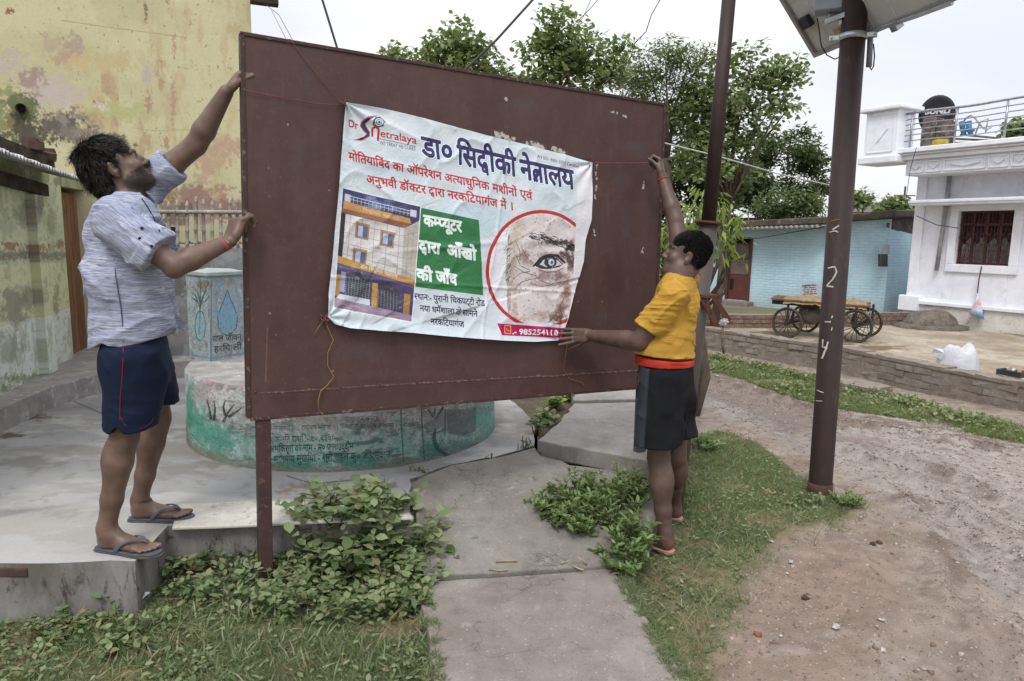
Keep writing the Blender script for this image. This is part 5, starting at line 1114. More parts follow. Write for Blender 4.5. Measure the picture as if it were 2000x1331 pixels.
# window opening
ws0, wz1 = sz(1875, 413); ws1, _ = sz(1982, 408); _, wz0 = sz(1866, 516)
ws0 = sz(1870, 460)[0]; ws1 = sz(1978, 460)[0]
zr = sz(1795, 345, .0)[1]+.3
wbox('wall', 0, ws0, -.25, zr, -.3, 0, wht); wbox('wall', ws1, WHE, -.25, zr, -.3, 0, wht); wbox('wall', ws0, ws1, -.25, wz0, -.3, 0, wht); wbox('wall', ws0, ws1, wz1, zr, -.3, 0, wht)
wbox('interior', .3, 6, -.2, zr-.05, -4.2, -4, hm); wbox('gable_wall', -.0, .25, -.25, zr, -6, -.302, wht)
zl = sz(1790, 588)[1]; wbox('plinth', -.05, WHE, -.25, zl-.06, .002, .05, whs); wbox('ledge', -.08, WHE, zl-.06, zl+.02, .002, .10, wht, bevel=.012); wbox('ledge_block', -.12, .32, zl-.22, zl+.12, .004, .16, wht, bevel=.015)
wbox('corner_pilaster', -.02, .2, zl+.12, zr, .002, .04, wht)
fr = .17; tz = .05
for nm, a_ in (('window_frame', (ws0-fr, ws1+fr, wz1+.0, wz1+.12)), ('window_frame', (ws0-fr, ws1+fr, wz0-fr, wz0)), ('window_frame', (ws0-fr, ws0, wz0, wz1)), ('window_frame', (ws1, ws1+fr, wz0, wz1))): wbox(nm, *a_, .002, tz, wht)
# iron grille with scrolls, shutters behind
irn = mat_rough('rusty_iron', lin((98, 60, 54)), lin((70, 46, 42)), 14, .6, .2, .002); win = empty('window', WP((ws0+ws1)/2, wz0)); win.parent = wh_; win.location = Vector(win.location)-Vector(wh_.location)
def WPP(s, z, o): return WP(s, z, o)
nsh = 4; shd = mat_rough('curtain_cloth', lin((84, 56, 62)), lin((58, 46, 50)), 6, .9, .3, .01, c3=lin((128, 110, 112)))
V = []; n = 60
for i in range(n+1):
    s_q = ws0+(ws1-ws0)*i/n; o_ = -.22+.03*math.sin(i*1.3); zb_ = wz1-.62-.08*math.sin(i*.5); V += [WP(s_q, zb_, o_), WP(s_q, wz1, o_)]
mk('curtain', V, [(2*i, 2*i+2, 2*i+3, 2*i+1) for i in range(n)], shd, win, True)
b = MB(); W_ = ws1-ws0; Hh = wz1-wz0
for k in range(5): s_q = ws0+W_*k/4; b.box(WP(min(max(s_q, ws0+.03), ws1-.03), (wz0+wz1)/2, -.1), (.05, .04, Hh), (e1_, e2_, up))
for z in (wz0+.02, wz1-.02, wz0+Hh*.75): b.box(WP((ws0+ws1)/2, z, -.1), (W_, .04, .045), (e1_, e2_, up))
b.build('casement_frame', irn, win)
b = MB()
for k in range(16): s_q = ws0+W_*(k+.5)/16; b.tube([WP(s_q, wz0, -.05), WP(s_q, wz1, -.05)], .006, 4)
for z in np.linspace(wz0+.04, wz1-.04, 5): b.tube([WP(ws0, z, -.05), WP(ws1, z, -.05)], .006, 4)
for k in range(4):
    c_s = ws0+W_*(k+.5)/4; c_z = wz0+Hh*.04
    for a in np.linspace(.35, math.pi-.35, 7): b.tube([WP(c_s, c_z, -.04), WP(c_s+math.cos(a)*W_*.11, c_z+math.sin(a)*Hh*.24, -.04)], .008, 4)
    for sg in (-1, 1):
        pts = [WP(c_s+sg*(W_*.06+math.cos(a)*W_*.035*(1-a/14)), c_z+Hh*.33+math.sin(a)*W_*.035*(1-a/14), -.04) for a in np.linspace(0, 8, 16)]; b.tube(pts, .008, 4)
        pts = [WP(c_s+sg*(W_*.055+math.cos(a)*W_*.03*(1-a/14)), c_z+Hh*.52+math.sin(a)*W_*.03*(1-a/14), -.04) for a in np.linspace(0, 8, 16)]; b.tube(pts, .008, 4)
b.build('grille', irn, win)
# chajja, drain pipe
zc_ = sz(1790, 400, .5)[1]; wbox('sunshade', sz(1775, 400, .5)[0], WHE, zc_-.02, zc_+.10, .004, .5, wht, bevel=.015); wbox('sunshade_lip', sz(1775, 400, .52)[0]-.02, WHE, zc_+.03, zc_+.08, .5, .53, wht)
ppm = mat_rough('grey_pipe', lin((168, 168, 172)), lin((132, 130, 132)), 10, .6, .1); b = MB(); b.tube([wp(1856, 330, .07), wp(1848, 400, .07), wp(1838, 470, .07), wp(1829, 529, .07)], .045, 10); b.build('drain_pipe', ppm, wh_, True)
# overhanging slab, ornate frieze, cornice
fo = .75; sf0, zf1 = sz(1771, 314, fo); _, zf0 = sz(1768, 344, fo); zf0 = min(zf0, zf1-.3)
sf0 = sz(1769, 330, fo)[0]
wbox('frieze', sf0, WHE, zf0, zf1, .004, fo, wht); wbox('cornice', sf0-.1, WHE, zf1, zf1+.09, .004, fo+.09, wht, bevel=.02); zs = sz(1776, 289, fo+.2)[1]
wbox('cornice', sf0-.2, WHE, zf1+.09, zs-.1, .004, fo+.16, wht, bevel=.03); wbox('terrace_slab', sf0-.28, WHE, zs-.1, zs, -5, fo+.22, wht, bevel=.015)
# frieze ornament: raised rectangles with chevrons
b = MB(); s = sf0+.08; k = 0
def rib(p, q, w=.022, h=.025):
    d = unit(np.array(q)-np.array(p)); n = np.array([-d[1], d[0]])*w/2; c4 = [(p[0]-n[0], p[1]-n[1]), (q[0]-n[0], q[1]-n[1]), (q[0]+n[0], q[1]+n[1]), (p[0]+n[0], p[1]+n[1])]
    b.hexa([WP(x, z, fo+.002) for x, z in c4]+[WP(x, z, fo+h) for x, z in c4])
while s < 5.5:
    w_ = (.26, .26, .78, .34)[k % 4] if k > 1 else .3; zA, zB = zf0+.06, zf1-.05; zm = (zA+zB)/2
    for p, q in (((s, zA), (s+w_, zA)), ((s, zB), (s+w_, zB)), ((s, zA), (s, zB)), ((s+w_, zA), (s+w_, zB))): rib(p, q)
    if w_ > .5: rib((s+.1, zB-.08), (s+w_/2, zA+.08), .03, .04); rib((s+w_/2, zA+.08), (s+w_-.1, zB-.08), .03, .04)
    else: rib((s+.07, zB-.07), (s+w_/2, zA+.07), .025, .04); rib((s+w_/2, zA+.07), (s+w_-.07, zB-.07), .025, .04)
    s += w_+.07; k += 1
b.build('frieze_ornament', wht, wh_)
# corner pillar of the parapet
pA = at_y(1735, 260, float(WP(sf0-.3, 0, fo+.3)[1])); po = fo+.24
sp1, zp1 = sz(1783, 212, po); sp0 = sz(1737, 216, po)[0]; zp0 = zf1+.0
spz = sz(1760, 212, po)[1]
wbox('parapet_pillar', sf0-.85, sf0-.1, zf1+.05, spz, fo-.35, fo+.26, wht, bevel=.015); wbox('pillar_base', sf0-.93, sf0-.02, zf1-.05, zf1+.12, fo-.4, fo+.34, wht, bevel=.03); wbox('pillar_cap', sf0-.97, sf0+.02, spz, spz+.09, fo-.45, fo+.38, wht, bevel=.02); wbox('pillar_cap', sf0-.75, sf0-.2, spz+.09, spz+.15, fo-.25, fo+.16, wht, bevel=.03)
b = MB()
def rib2(p, q, w=.02, h=.02): 
    d = unit(np.array(q)-np.array(p)); n = np.array([-d[1], d[0]])*w/2; c4 = [(p[0]-n[0], p[1]-n[1]), (q[0]-n[0], q[1]-n[1]), (q[0]+n[0], q[1]+n[1]), (p[0]+n[0], p[1]+n[1])]
    b.hexa([WP(x, z, fo+.262) for x, z in c4]+[WP(x, z, fo+.26+h) for x, z in c4])
sa, sb_ = sf0-.77, sf0-.18; za_, zb_ = zf1+.2, spz-.08
for p, q in (((sa, za_), (sb_, za_)), ((sa, zb_), (sb_, zb_)), ((sa, za_), (sa, zb_)), ((sb_, za_), (sb_, zb_)), ((sa+.2, za_+.2), (sb_-.15, zb_-.3))): rib2(p, q)
b.build('pillar_panel', wht, wh_)
# steel railing
stl = mat_rough('steel_rail', lin((176, 176, 184)), lin((140, 140, 150)), 10, .35, 0, metal=.6); ra = empty('terrace_railing', WP(sf0, zs), 'bright steel pipe railing along the white house roof terrace', 'railing')
ro = fo+.02; zh = .62; b = MB(); zt_ = sz(1865, 210, ro)[1]
sr1 = WHE-1
for k in range(8): s = sf0+.05+k*.92; o = MB().tube([WP(s, zs, ro), WP(s, zt_-.02, ro)], .022, 8).build('rail_post', stl, ra, True)
for k, t_ in enumerate((1.0, .83, .68, .53, .38, .22)): z = zs+(zt_-zs)*t_; MB().tube([WP(sf0-.08+.25*i, z+.012*math.sin(i*.9), ro+.0) for i in range(int((sr1-sf0)/.25))], .026 if k == 0 else .012, 7).build('rail', stl, ra, True)
# things on the terrace
blk = mat_rough('black_dish', lin((46, 46, 54)), lin((36, 36, 44)), 8, .5, .05); dsh = empty('satellite_dish', at_y(1830, 262, 15.2), 'black round satellite dish with white lettering on the white roof terrace', 'satellite dish')
dc = wp(1830, 224, .1); dn_ = unit(CC-dc+np.array([.5, 0, 1.5])); dx_ = unit(np.cross(up, dn_)); dy_ = np.cross(dn_, dx_); r_ = .40; V = [dc-dn_*.06]; F = []
for j in range(1, 6):
    for i in range(28): a = 2*math.pi*i/28; q = r_*j/5; V.append(dc-dn_*(.06*(1-(j/5)**2))+dx_*math.cos(a)*q*.86+dy_*math.sin(a)*q)
for i in range(28): F.append((0, 1+i, 1+(i+1) % 28))
for j in range(4):
    for i in range(28): a = 1+j*28; F.append((a+i, a+28+i, a+28+(i+1) % 28, a+(i+1) % 28))
dsh_o = mk('dish', V, F, blk, dsh, True); sm_ = dsh_o.modifiers.new('s', 'SOLIDIFY'); sm_.thickness = .015
T, w = compose('SUNLI', .05); V = []; F = []
for tr in T:
    i = len(V); F.append((i, i+1, i+2))
    for x, y in tr: uq = (x/w-.5)*.46+y*.03; vq = y*.15+.02; V.append(dc+dx_*uq+dy_*vq-dn_*(.06*(1-(uq*uq+vq*vq)/r_**2)-.012))
mk('dish_lettering', V, F, mat_rough('white_print', lin((214, 214, 220)), None, 5, .6, 0), dsh)
MB().tube([dc-dn_*.06, dc-dn_*.25-up*.1, WP(sz(1830, 262, .1)[0], zs, -.1)], .02, 8).build('mast', stl, dsh, True); MB().tube([dc-dy_*.36, dc+dn_*.35-dy_*.2], .012, 6).build('feed_arm', stl, dsh, True)
cb = mat_rough('stained_block', lin((118, 108, 98)), lin((66, 58, 50)), 5, .95, .5, .01, c3=lin((150, 142, 132)))
for k, (x0, x1, y0, y1, lab) in enumerate(((1801, 1828, 232, 284, 'stained concrete block left of the other on the roof terrace'), (1829, 1848, 236, 282, 'narrower stained concrete block right of the other on the roof terrace'))):
    s0_, z1_ = sz(x0, y0, .3); s1_, _ = sz(x1, y0, .3); b = MB(); P = [(s0_, .3), (s1_, .3), (s1_, -.1), (s0_, -.1)]; o = b.hexa([WP(s, zs, o_) for s, o_ in P]+[WP(s, z1_, o_) for s, o_ in P]).build('concrete_block', cb, bevel=.03); tag(o, lab, 'block', 'blocks on the roof terrace')
s0_, _ = sz(1834, 275, .55); b = MB(); n = 16; V = []
for (r_, z) in ((.10, 0), (.15, .05), (.15, .14), (.12, .16)): V += [WP(s0_, zs+z, .5)+np.array([r_*math.cos(2*math.pi*i/n), r_*math.sin(2*math.pi*i/n), 0]) for i in range(n)]
F = [(j*n+i, j*n+(i+1) % n, (j+1)*n+(i+1) % n, (j+1)*n+i) for j in range(3) for i in range(n)]; F.append([3*n+i for i in range(n)]); o = mk('yellow_tub', V, F, mat_rough('yellow_plastic', lin((206, 184, 60)), None, 5, .5, 0), None, True); tag(o, 'small yellow plastic tub behind the terrace railing', 'tub')
wd2 = mat_rough('grey_lumber', lin((126, 120, 112)), lin((92, 86, 80)), 7, .9, .3); bl2 = mat_rough('blue_plastic', lin((70, 120, 160)), lin((50, 90, 130)), 7, .6, 0)
lab = ('lowest grey plank lying beside the concrete blocks on the terrace', 'middle grey plank leaning on the terrace lumber', 'topmost grey plank slanting across the terrace lumber', 'grey plank furthest along the terrace from the dish')
for k in range(4):
    a = WP(sz(1850+k*4, 262, 0)[0], zs+.06+.09*k, -.0-.1*k); c = WP(sz(1935+k*14, 262, 0)[0], zs+.05+.015*k, -.1*k); d = unit(c-a); m_ = (a+c)/2; n_ = unit(np.cross(up, d)); o = MB().box(m_, (np.linalg.norm(c-a), .1, .04), (d, n_, np.cross(d, n_))).build('plank', wd2); tag(o, lab[k], 'plank', 'planks lying on the roof terrace')
for k, (x, y) in enumerate(((1880, 252), (1893, 252))):
    p = wp(x, y, .2); b = MB(); b.tube([p+up*.15-e1_*.03, p, p-up*.14+e1_*.05], [.06, .05, .045], 8); b.tube([p+up*.02, p+e1_*.1-up*.05], .03, 7); o = b.build('water_pump', bl2, None, True); tag(o, ('blue pump nearer the dish on the roof terrace', 'blue pump further from the dish on the roof terrace')[k], 'pump', 'blue pumps on the roof terrace')
b = MB(); pts = [wp(1880+8*i, 240-14*math.sin(i*.8), .15) for i in range(8)]; b.tube(pts, .018, 6); b.tube([wp(1905, 262, .1), wp(1915, 238, .1), wp(1930, 232, .1), wp(1925, 260, .1)], .016, 6); o = b.build('looped_hose', ppm, None, True); tag(o, 'pale looped hose behind the terrace railing', 'hose')
# hanging bag under the window
b = MB(); a = wp(1917, 521, .06); c = wp(1909, 573, .09); b.tube([a, (a+c)/2+e2_*.02, c], .012, 5)
bagm = NT('blue_print_bag'); vv_ = bagm.coord('World'); bagm.col(bagm.ramp(bagm.noise(vv_, 5, 4), [(.4, lin((132, 176, 206))), (.5, lin((206, 206, 212))), (.62, lin((190, 150, 150)))])); bagm = bagm.m
hb_ = empty('hanging_bag', c, 'blue and white bag hanging on a cord under the white house window', 'bag'); b.build('cord', irn, hb_, True)
V = []; rows = [(573, 1907, 1911, .02), (590, 1904, 1914, .05), (606, 1897, 1919, .07), (618, 1891, 1923, .06)]
b = MB(); n = 12
for (y, x0, x1, th) in rows:
    m_ = wp((x0+x1)/2, y, .09+th); hw = np.linalg.norm(wp(x1, y, .1)-wp(x0, y, .1))/2; V += [m_+e1_*hw*math.cos(2*math.pi*i/n)+e2_*th*math.sin(2*math.pi*i/n)+up*(.0 if y < 615 else -.06*math.cos(2*math.pi*i/n)) for i in range(n)]
F = [(j*n+i, j*n+(i+1) % n, (j+1)*n+(i+1) % n, (j+1)*n+i) for j in range(3) for i in range(n)]+[[3*n+i for i in range(n)]]; mk('bag_body', V, F, bagm, hb_, True)
# ================================================================== CART
cart = empty('wooden_cart', at_z(1602, 662, -.2), 'four-wheeled wooden handcart with sacking on its deck in front of the blue house', 'cart')
cw = mat_rough('cart_wood', lin((112, 90, 68)), lin((78, 62, 48)), 9, .9, .4, .004, c3=lin((140, 118, 92))); cir_ = mat_rough('cart_iron', lin((62, 54, 48)), lin((44, 40, 38)), 9, .7, .2); tyr = mat_rough('tyre_rubber', lin((58, 54, 50)), lin((88, 78, 66)), 9, .9, .3)
WPX = ((1537, 632, 13.0), (1670, 640, 12.5), (1588, 636, 13.6), (1625, 640, 13.5))
def wheel(px, py, Y, r, ax, nsp=14):
    c = at_y(px, py, Y); c[2] = -.2+r; u1 = unit(np.cross(up, ax)); w = empty('wheel'); w.parent = cart; w.location = (0, 0, 0)
    ring = [c+(u1*math.cos(a)+up*math.sin(a))*r for a in np.linspace(0, 2*math.pi, 37)]
    MB().tube(ring, .019, 7, cap=False).build('tyre', tyr, w, True); MB().tube([c+(p-c)*.92 for p in ring], .012, 5, cap=False).build('rim', cir_, w, True)
    b = MB(); b.tube([c-ax*.07, c+ax*.07], .035, 8)
    for k in range(nsp): a = 2*math.pi*k/nsp; b.tube([c, c+(u1*math.cos(a)+up*math.sin(a))*r*.93], .007, 4)
    b.build('spokes', cir_, w); return c
cdir = unit((at_y(1670, 640, 12.5)-at_y(1537, 632, 13.0))*[1, 1, 0]); cside = np.array([-cdir[1], cdir[0], 0])
axl = unit(cside+cdir*.35)
wc = [wheel(1537, 632, 13.0, .275, axl), wheel(1670, 640, 12.5, .29, axl), wheel(1572, 632, 13.9, .27, axl), wheel(1692, 640, 13.4, .27, axl)]
D0_ = at_y(1508, 584, 13.1); D1_ = at_y(1700, 593, 12.5); dz = .5*(D0_[2]+D1_[2])-.02
b = MB()
a0 = np.array([*D0_[:2], dz+.02]); a1 = np.array([*D1_[:2], dz-.04]); dd_ = a1-a0; wdt = cside*.95
for k in range(9):
    o_ = cside*(.95*k/9); p = a0+o_+dd_*rng.uniform(-.02, .01); q = a1+o_+dd_*rng.uniform(-.01, .015); MB().box((p+q)/2, (np.linalg.norm(q-p), .098, .028), (unit(dd_), cside, up)).build('plank', cw, cart)
b = MB()
for o_ in (.05, .85): p = a0+cside*o_-up*.06; q = a1+cside*o_-up*.06; b.box((p+q)/2, (np.linalg.norm(q-p), .06, .07), (unit(dd_), cside, up))
for c in wc[:2]: b.tube([c-axl*.1, c+axl*.95], .02, 6); b.tube([c-up*.0, np.array([c[0], c[1], dz-.05])], .022, 6); b.tube([c+axl*.85, np.array([*(c+axl*.85)[:2], dz-.05])], .022, 6); b.tube([c+cdir*.0, c+cdir*.35+up*.28], .014, 5)
b.build('undercarriage', cir_, cart)
b = MB(); p = (wc[0]+wc[1])/2; 
jute = mat_rough('jute_sacking', lin((152, 130, 100)), lin((122, 102, 78)), 12, .95, .6, .01, c3=lin((172, 152, 122)), fine=50)
for (t0_, t1_, lab) in ((.12, .55, 'jute sacking heaped on the left half of the cart deck'), (.62, .97, 'jute sacking heaped on the right half of the cart deck')):
    nx_, ny_ = 22, 14; V = []
    for j in range(ny_):
        for i in range(nx_):
            u_, v_q = i/(nx_-1), j/(ny_-1); p = a0+dd_*(t0_+(t1_-t0_)*u_)+cside*(-.06+1.0*v_q); e = math.sin(math.pi*u_)*math.sin(math.pi*min(1, v_q*1.1+.1)); z = .02+.07*e+.025*math.sin(u_*9+v_q*4)*e+rng.normal()*.006-(.09 if j == 0 else 0); V.append(p+up*z)
    o = mk('sacking', V, [(j*nx_+i, j*nx_+i+1, (j+1)*nx_+i+1, (j+1)*nx_+i) for j in range(ny_-1) for i in range(nx_-1)], jute, None, True); tag(o, lab, 'sacking', 'sacking on the cart')
# greyish bundle slung below the deck
def blobmesh(name, c, r, mat, parent=None, seed=1, nu_=24, nv2=16, rough=.12, flat=0.0):
    r_g = np.random.default_rng(seed); ph = r_g.uniform(0, 6, 8); V = []
    for j in range(nv2+1):
        th = math.pi*j/nv2
        for i in range(nu_):
            a = 2*math.pi*i/nu_; d = np.array([math.sin(th)*math.cos(a), math.sin(th)*math.sin(a), math.cos(th)])
            k = 1+rough*(math.sin(d[0]*3+ph[0])*math.sin(d[1]*4+ph[1])+.5*math.sin(d[2]*7+ph[2]+d[0]*5)+.35*math.sin(d[1]*13+ph[3]+d[2]*6)+.25*math.sin(d[0]*19+d[2]*11+ph[4]))
            p = np.array(c)+d*np.array(r)*k
            if flat: p[2] = max(p[2], flat)
            V.append(p)
    F = [(j*nu_+i, (j+1)*nu_+i, (j+1)*nu_+(i+1) % nu_, j*nu_+(i+1) % nu_) for j in range(nv2) for i in range(nu_)]
    return mk(name, V, F, mat, parent, True)
c = (wc[0]+wc[2])/2+up*.12+cdir*.22; tag(blobmesh('slung_bundle', c, (.22, .2, .17), mat_rough('dusty_cloth', lin((140, 134, 124)), lin((110, 102, 92)), 7, .95, .4), seed=4), 'dusty grey cloth bundle slung between the wheels under the cart', 'bundle')
# dome of dung cakes, sack, tray
c = at_z(1817, 640, -.2); dcm = mat_rough('clay_heap', lin((120, 112, 102)), lin((92, 84, 76)), 8, .95, .8, .02, c3=lin((140, 132, 120)), fine=30)
hp = empty('clay_mound', c, 'rounded grey clay mound against the white house wall', 'mound'); blobmesh('mound_body', c+up*.02, (.55, .5, .36), dcm, hp, 3, rough=.05, flat=-.22); 
n = 30; V = []
for (r_, z) in ((.74, -.21), (.74, -.14), (.45, -.10)): V += [c*[1, 1, 0]+np.array([r_*1.0*math.cos(2*math.pi*i/n)*(1+.03*math.sin(i*2)), r_*.85*math.sin(2*math.pi*i/n), z]) for i in range(n)]
mk('mound_rim', V, [(j*n+i, j*n+(i+1) % n, (j+1)*n+(i+1) % n, (j+1)*n+i) for j in range(2) for i in range(n)], dcm, hp, True)
# bulging white woven sack
Ys = 8.7; sc = at_y(1871, 690, Ys)
swm = NT('woven_sack'); v_ = swm.coord('World'); swm.col(swm.mix(.35, swm.ramp(swm.noise(v_, 6, 6), [(.3, lin((206, 207, 212))), (.7, lin((184, 185, 191)))]), swm.ramp(swm.noise(swm.coord('World', (1, 1, 6)), 60, 2), [(.3, .7), (.7, 1.)]), 'MULTIPLY')); swm.b.inputs['Roughness'].default_value = .6; swm.bump(swm.math('ADD', swm.noise(v_, 12, 5, .6, 1.5), swm.noise(swm.coord('World', (1, 1, 3)), 16, 4, .6, 2.)), .5, .03); swm = swm.m
zb_ = -.2; n = 36; V = []; rows = [(0, .21), (.05, .235), (.15, .245), (.27, .235), (.38, .21), (.47, .175), (.52, .13), (.50, .08), (.47, .03)]
r_g = np.random.default_rng(5); ph = r_g.uniform(0, 6, 10)
for j, (z, r_) in enumerate(rows):
    for i in range(n):
        a = 2*math.pi*i/n; k = 1+.05*math.sin(3*a+ph[0]+z*6)+.035*math.sin(7*a+ph[1]-z*9)+.02*math.sin(13*a+ph[2]+z*20); V.append(np.array([sc[0]+r_*1.08*k*math.cos(a)+.05*z, sc[1]+r_*.8*k*math.sin(a), zb_+z+.035*math.sin(2*a+1)*(z/.5)+.02*math.sin(5*a)*(z/.5)]))
F = [(j*n+i, j*n+(i+1) % n, (j+1)*n+(i+1) % n, (j+1)*n+i) for j in range(len(rows)-1) for i in range(n)]+[[len(rows)*n-n+i for i in range(n)]]
sk_ = empty('white_sack', (sc[0], sc[1], zb_), 'bulging white woven plastic sack standing behind the brick wall', 'sack'); o = mk('sack_body', V, F, swm, sk_, True); ss = o.modifiers.new('s', 'SUBSURF'); ss.levels = ss.render_levels = 1
b = MB(); p = sc*[1, 1, 0]+[-.2, -.05, zb_+.44]; V = [p, p+[-.13, 0, .06], p+[-.15, .02, .0], p+[-.03, 0, -.09], p+[.02, .08, .04]]; b.add(V, [(0, 1, 2, 3), (0, 4, 1)]); o = b.build('sack_flap', swm, sk_); o.modifiers.new('s', 'SOLIDIFY').thickness = .008
# dark tray with odds and ends on the wall
tpz = zb+RH+.01; c = at_z(1968, 735, tpz); d = unit((rw[3]-rw[2])); d3 = np.array([*d, 0]); n3 = np.array([-d[1], d[0], 0]); n3 = n3 if n3[0] > 0 else -n3
trm = mat_rough('dark_plastic', lin((66, 74, 80)), lin((50, 56, 62)), 9, .6, .1); tr_ = empty('plastic_tray', c, 'dark grey plastic tray of scraps on top of the brick wall', 'tray'); c = c+n3*.08
b = MB(); b.box(c+up*.005, (.26, .15, .01), (d3, n3, up))
for s_ in (-1, 1): b.box(c+n3*.075*s_+up*.03, (.26, .008, .06), (d3, n3, up)); b.box(c+d3*.13*s_+up*.03, (.008, .15, .06), (d3, n3, up))
for k in range(5): b.box(c-n3*.08+up*(.008+.012*k), (.27, .006, .005), (d3, n3, up))
b.build('tray_body', trm, tr_, bevel=.003)
for k in range(7):
    p = c+d3*rng.uniform(-.1, .1)+n3*rng.uniform(-.05, .05)+up*.055; m_ = (swm, jute, irn)[k % 3]
    blobmesh('scrap', p, (.03, .02, .018), m_, tr_, k, 8, 6, .3)
# ================================================================== THICK POLE WITH SOLAR PANEL
pb = at_z(1601, 962, -.055); pt = at_y(1674, -40, pb[1]+.06); rb_ = 22.5/FPX*pb[1]
polem = mat_rough('pole_paint', lin((58, 45, 43)), lin((50, 39, 38)), 7, .6, .25, .002, c3=lin((68, 54, 50)), stretch=(1, 1, .3), spec=.25)
sp = empty('solar_light_pole', pb, 'thick red-brown steel pole carrying a solar panel, with painted 2 and 4', 'pole')
ax_ = unit(pt-pb); MB().tube([pb-ax_*.15, pb+ax_*.02, pt], [rb_*1.0, rb_, rb_*.98], 28).build('pole_shaft', polem, sp, True)
MB().tube([pb-ax_*.05, pb+ax_*.07], rb_+.006, 24).build('pole_foot', mat_rough('rust_foot', lin((62, 44, 38)), lin((84, 62, 48)), 14), sp, True)
def polept(px, py, lift=.0015):   # point on the shaft's front surface
    d = ray(px, py); d = d/np.linalg.norm(d); w = CC-pb; a = d-ax_*np.dot(d, ax_); b_ = w-ax_*np.dot(w, ax_); A_ = a@a; B_q = 2*(a@b_); C_ = b_@b_-(rb_+lift)**2; Dq = B_q*B_q-4*A_*C_
    t_ = (-B_q-math.sqrt(max(Dq, 0)))/(2*A_); return CC+d*t_
whp = mat_rough('white_brush_paint', lin((208, 204, 196)), lin((180, 174, 164)), 30, .8, 0)
def brush(pts, w, mat=whp, name='painted_mark'):
    P = [np.array(p, float) for p in pts]; Q = [P[0]]
    for a, c in zip(P[:-1], P[1:]):
        k = max(1, int(np.hypot(*(c-a))/4)); Q += [a+(c-a)*(i+1)/k+rng.normal(size=2)*.25 for i in range(k)]
    V = []; F = []
    for i, q in enumerate(Q):
        d = Q[min(i+1, len(Q)-1)]-Q[max(i-1, 0)]; d = d/max(np.hypot(*d), 1e-6); n = np.array([-d[1], d[0]])*w/2*rng.uniform(.75, 1.2); V += [polept(*(q+n)), polept(*(q-n))]
        if i: k = 2*i; F.append((k-2, k, k+1, k-1))
    return mk(name, V, F, mat, sp)
brush([(1617, 524), (1630, 521), (1634, 531), (1627, 545), (1614, 559), (1628, 561)], 3); brush([(1611, 629), (1623, 629)], 2.5)
brush([(1607, 663), (1606, 678), (1616, 680)], 3); brush([(1617, 668), (1612, 684), (1605, 701)], 3.4); brush([(1626, 449), (1639, 441)], 2.6); brush([(1620, 453.5), (1632, 451.5), (1637, 454)], 2); brush([(1622, 432), (1640, 429)], 1.6, mat_rough('ochre_paint', lin((170, 110, 60)), None, 30)); brush([(1595, 762), (1602, 765), (1609, 767)], 2); brush([(1593, 783), (1606, 784)], 1.6); brush([(1626, 617), (1624, 622)], 2); brush([(1625, 640), (1624, 646)], 2)
gal = mat_rough('galvanised_steel', lin((196, 200, 206)), lin((160, 164, 172)), 9, .4, .1, .002, metal=.7, spec=.5)
def ring_at(py, h, r, mat, name):
    c = pb+ax_*((polept(1666, py)-pb)@ax_); V = []; n = 28
    MB().tube([c-ax_*h/2, c+ax_*h/2], r, n).build(name, mat, sp, True); return c
cl = ring_at(66, .035, rb_+.006, gal, 'clamp'); side = unit(np.cross(ax_, ray(1668, 66))); side = side if side[0] > 0 else -side; tow = np.cross(side, ax_); tow = tow if tow[1] < 0 else -tow
b = MB()
for s_ in (-1, 1):
    b.box(cl+side*s_*(rb_+.03)+tow*.006, (.06, .035, .03), (side, tow, ax_)); b.tube([cl+side*s_*(rb_+.045)-tow*.03, cl+side*s_*(rb_+.045)+tow*.04], .007, 6)
b.build('clamp_lugs', gal, sp, bevel=.003)['kind'] = 'stuff'
# lamp arm
ln0 = cl+side*(rb_+.035)+tow*.02; gp = mat_rough('grey_arm_paint', lin((140, 146, 152)), lin((116, 120, 126)), 9, .5, .05)
def pn(px, py, dy=0.0): return at_y(px, py, float(cl[1])+dy)
MB().tube([pn(1697, 131), pn(1699, 95), pn(1700, 66), pn(1704, 50), pn(1714, 36), pn(1728, 24)], .017, 12).build('lamp_arm', gp, sp, True)
b = MB(); b.box(pn(1733, 14), (.10, .07, .09), (unit(pn(1740, 5)-pn(1726, 22)), tow, unit(np.cross(unit(pn(1740, 5)-pn(1726, 22)), tow)))); b.tube([pn(1724, 30), pn(1730, 20)], .026, 10); b.build('lamp_head', mat_rough('lamp_grey', lin((92, 98, 108)), lin((76, 82, 92)), 9, .5), sp, bevel=.012)
MB().tube([pn(1706, 86, .01), pn(1708, 110, .01), pn(1706, 130, .01), pn(1702, 137, .01), pn(1698, 130)], .004, 6).build('cable', blk, sp, True)
# bracket arm, control box
b = MB(); A0, A1 = pn(1612, 44, .02), pn(1690, 14, -.02); d = unit(A1-A0); n_ = unit(np.cross(d, ax_)); b.box((A0+A1)/2, (np.linalg.norm(A1-A0), .035, .03), (d, n_, np.cross(d, n_))); A0, A1 = pn(1618, 32, .15), pn(1722, 16, .15); d = unit(A1-A0); b.box((A0+A1)/2, (np.linalg.norm(A1-A0), .03, .03), (d, n_, np.cross(d, n_))); b.box(pn(1645, 44, .02), (.03, .03, .03)); b.build('bracket', gal, sp, bevel=.003)
bxm = mat_rough('box_grey_paint', lin((150, 156, 164)), lin((134, 140, 148)), 5, .5, .05); cbx = (pn(1620, 8, .15)+pn(1620, -30, .15))/2; MB().box(cbx, (.16, .14, .22), (side, tow, ax_)).build('control_box', bxm, sp, bevel=.006)
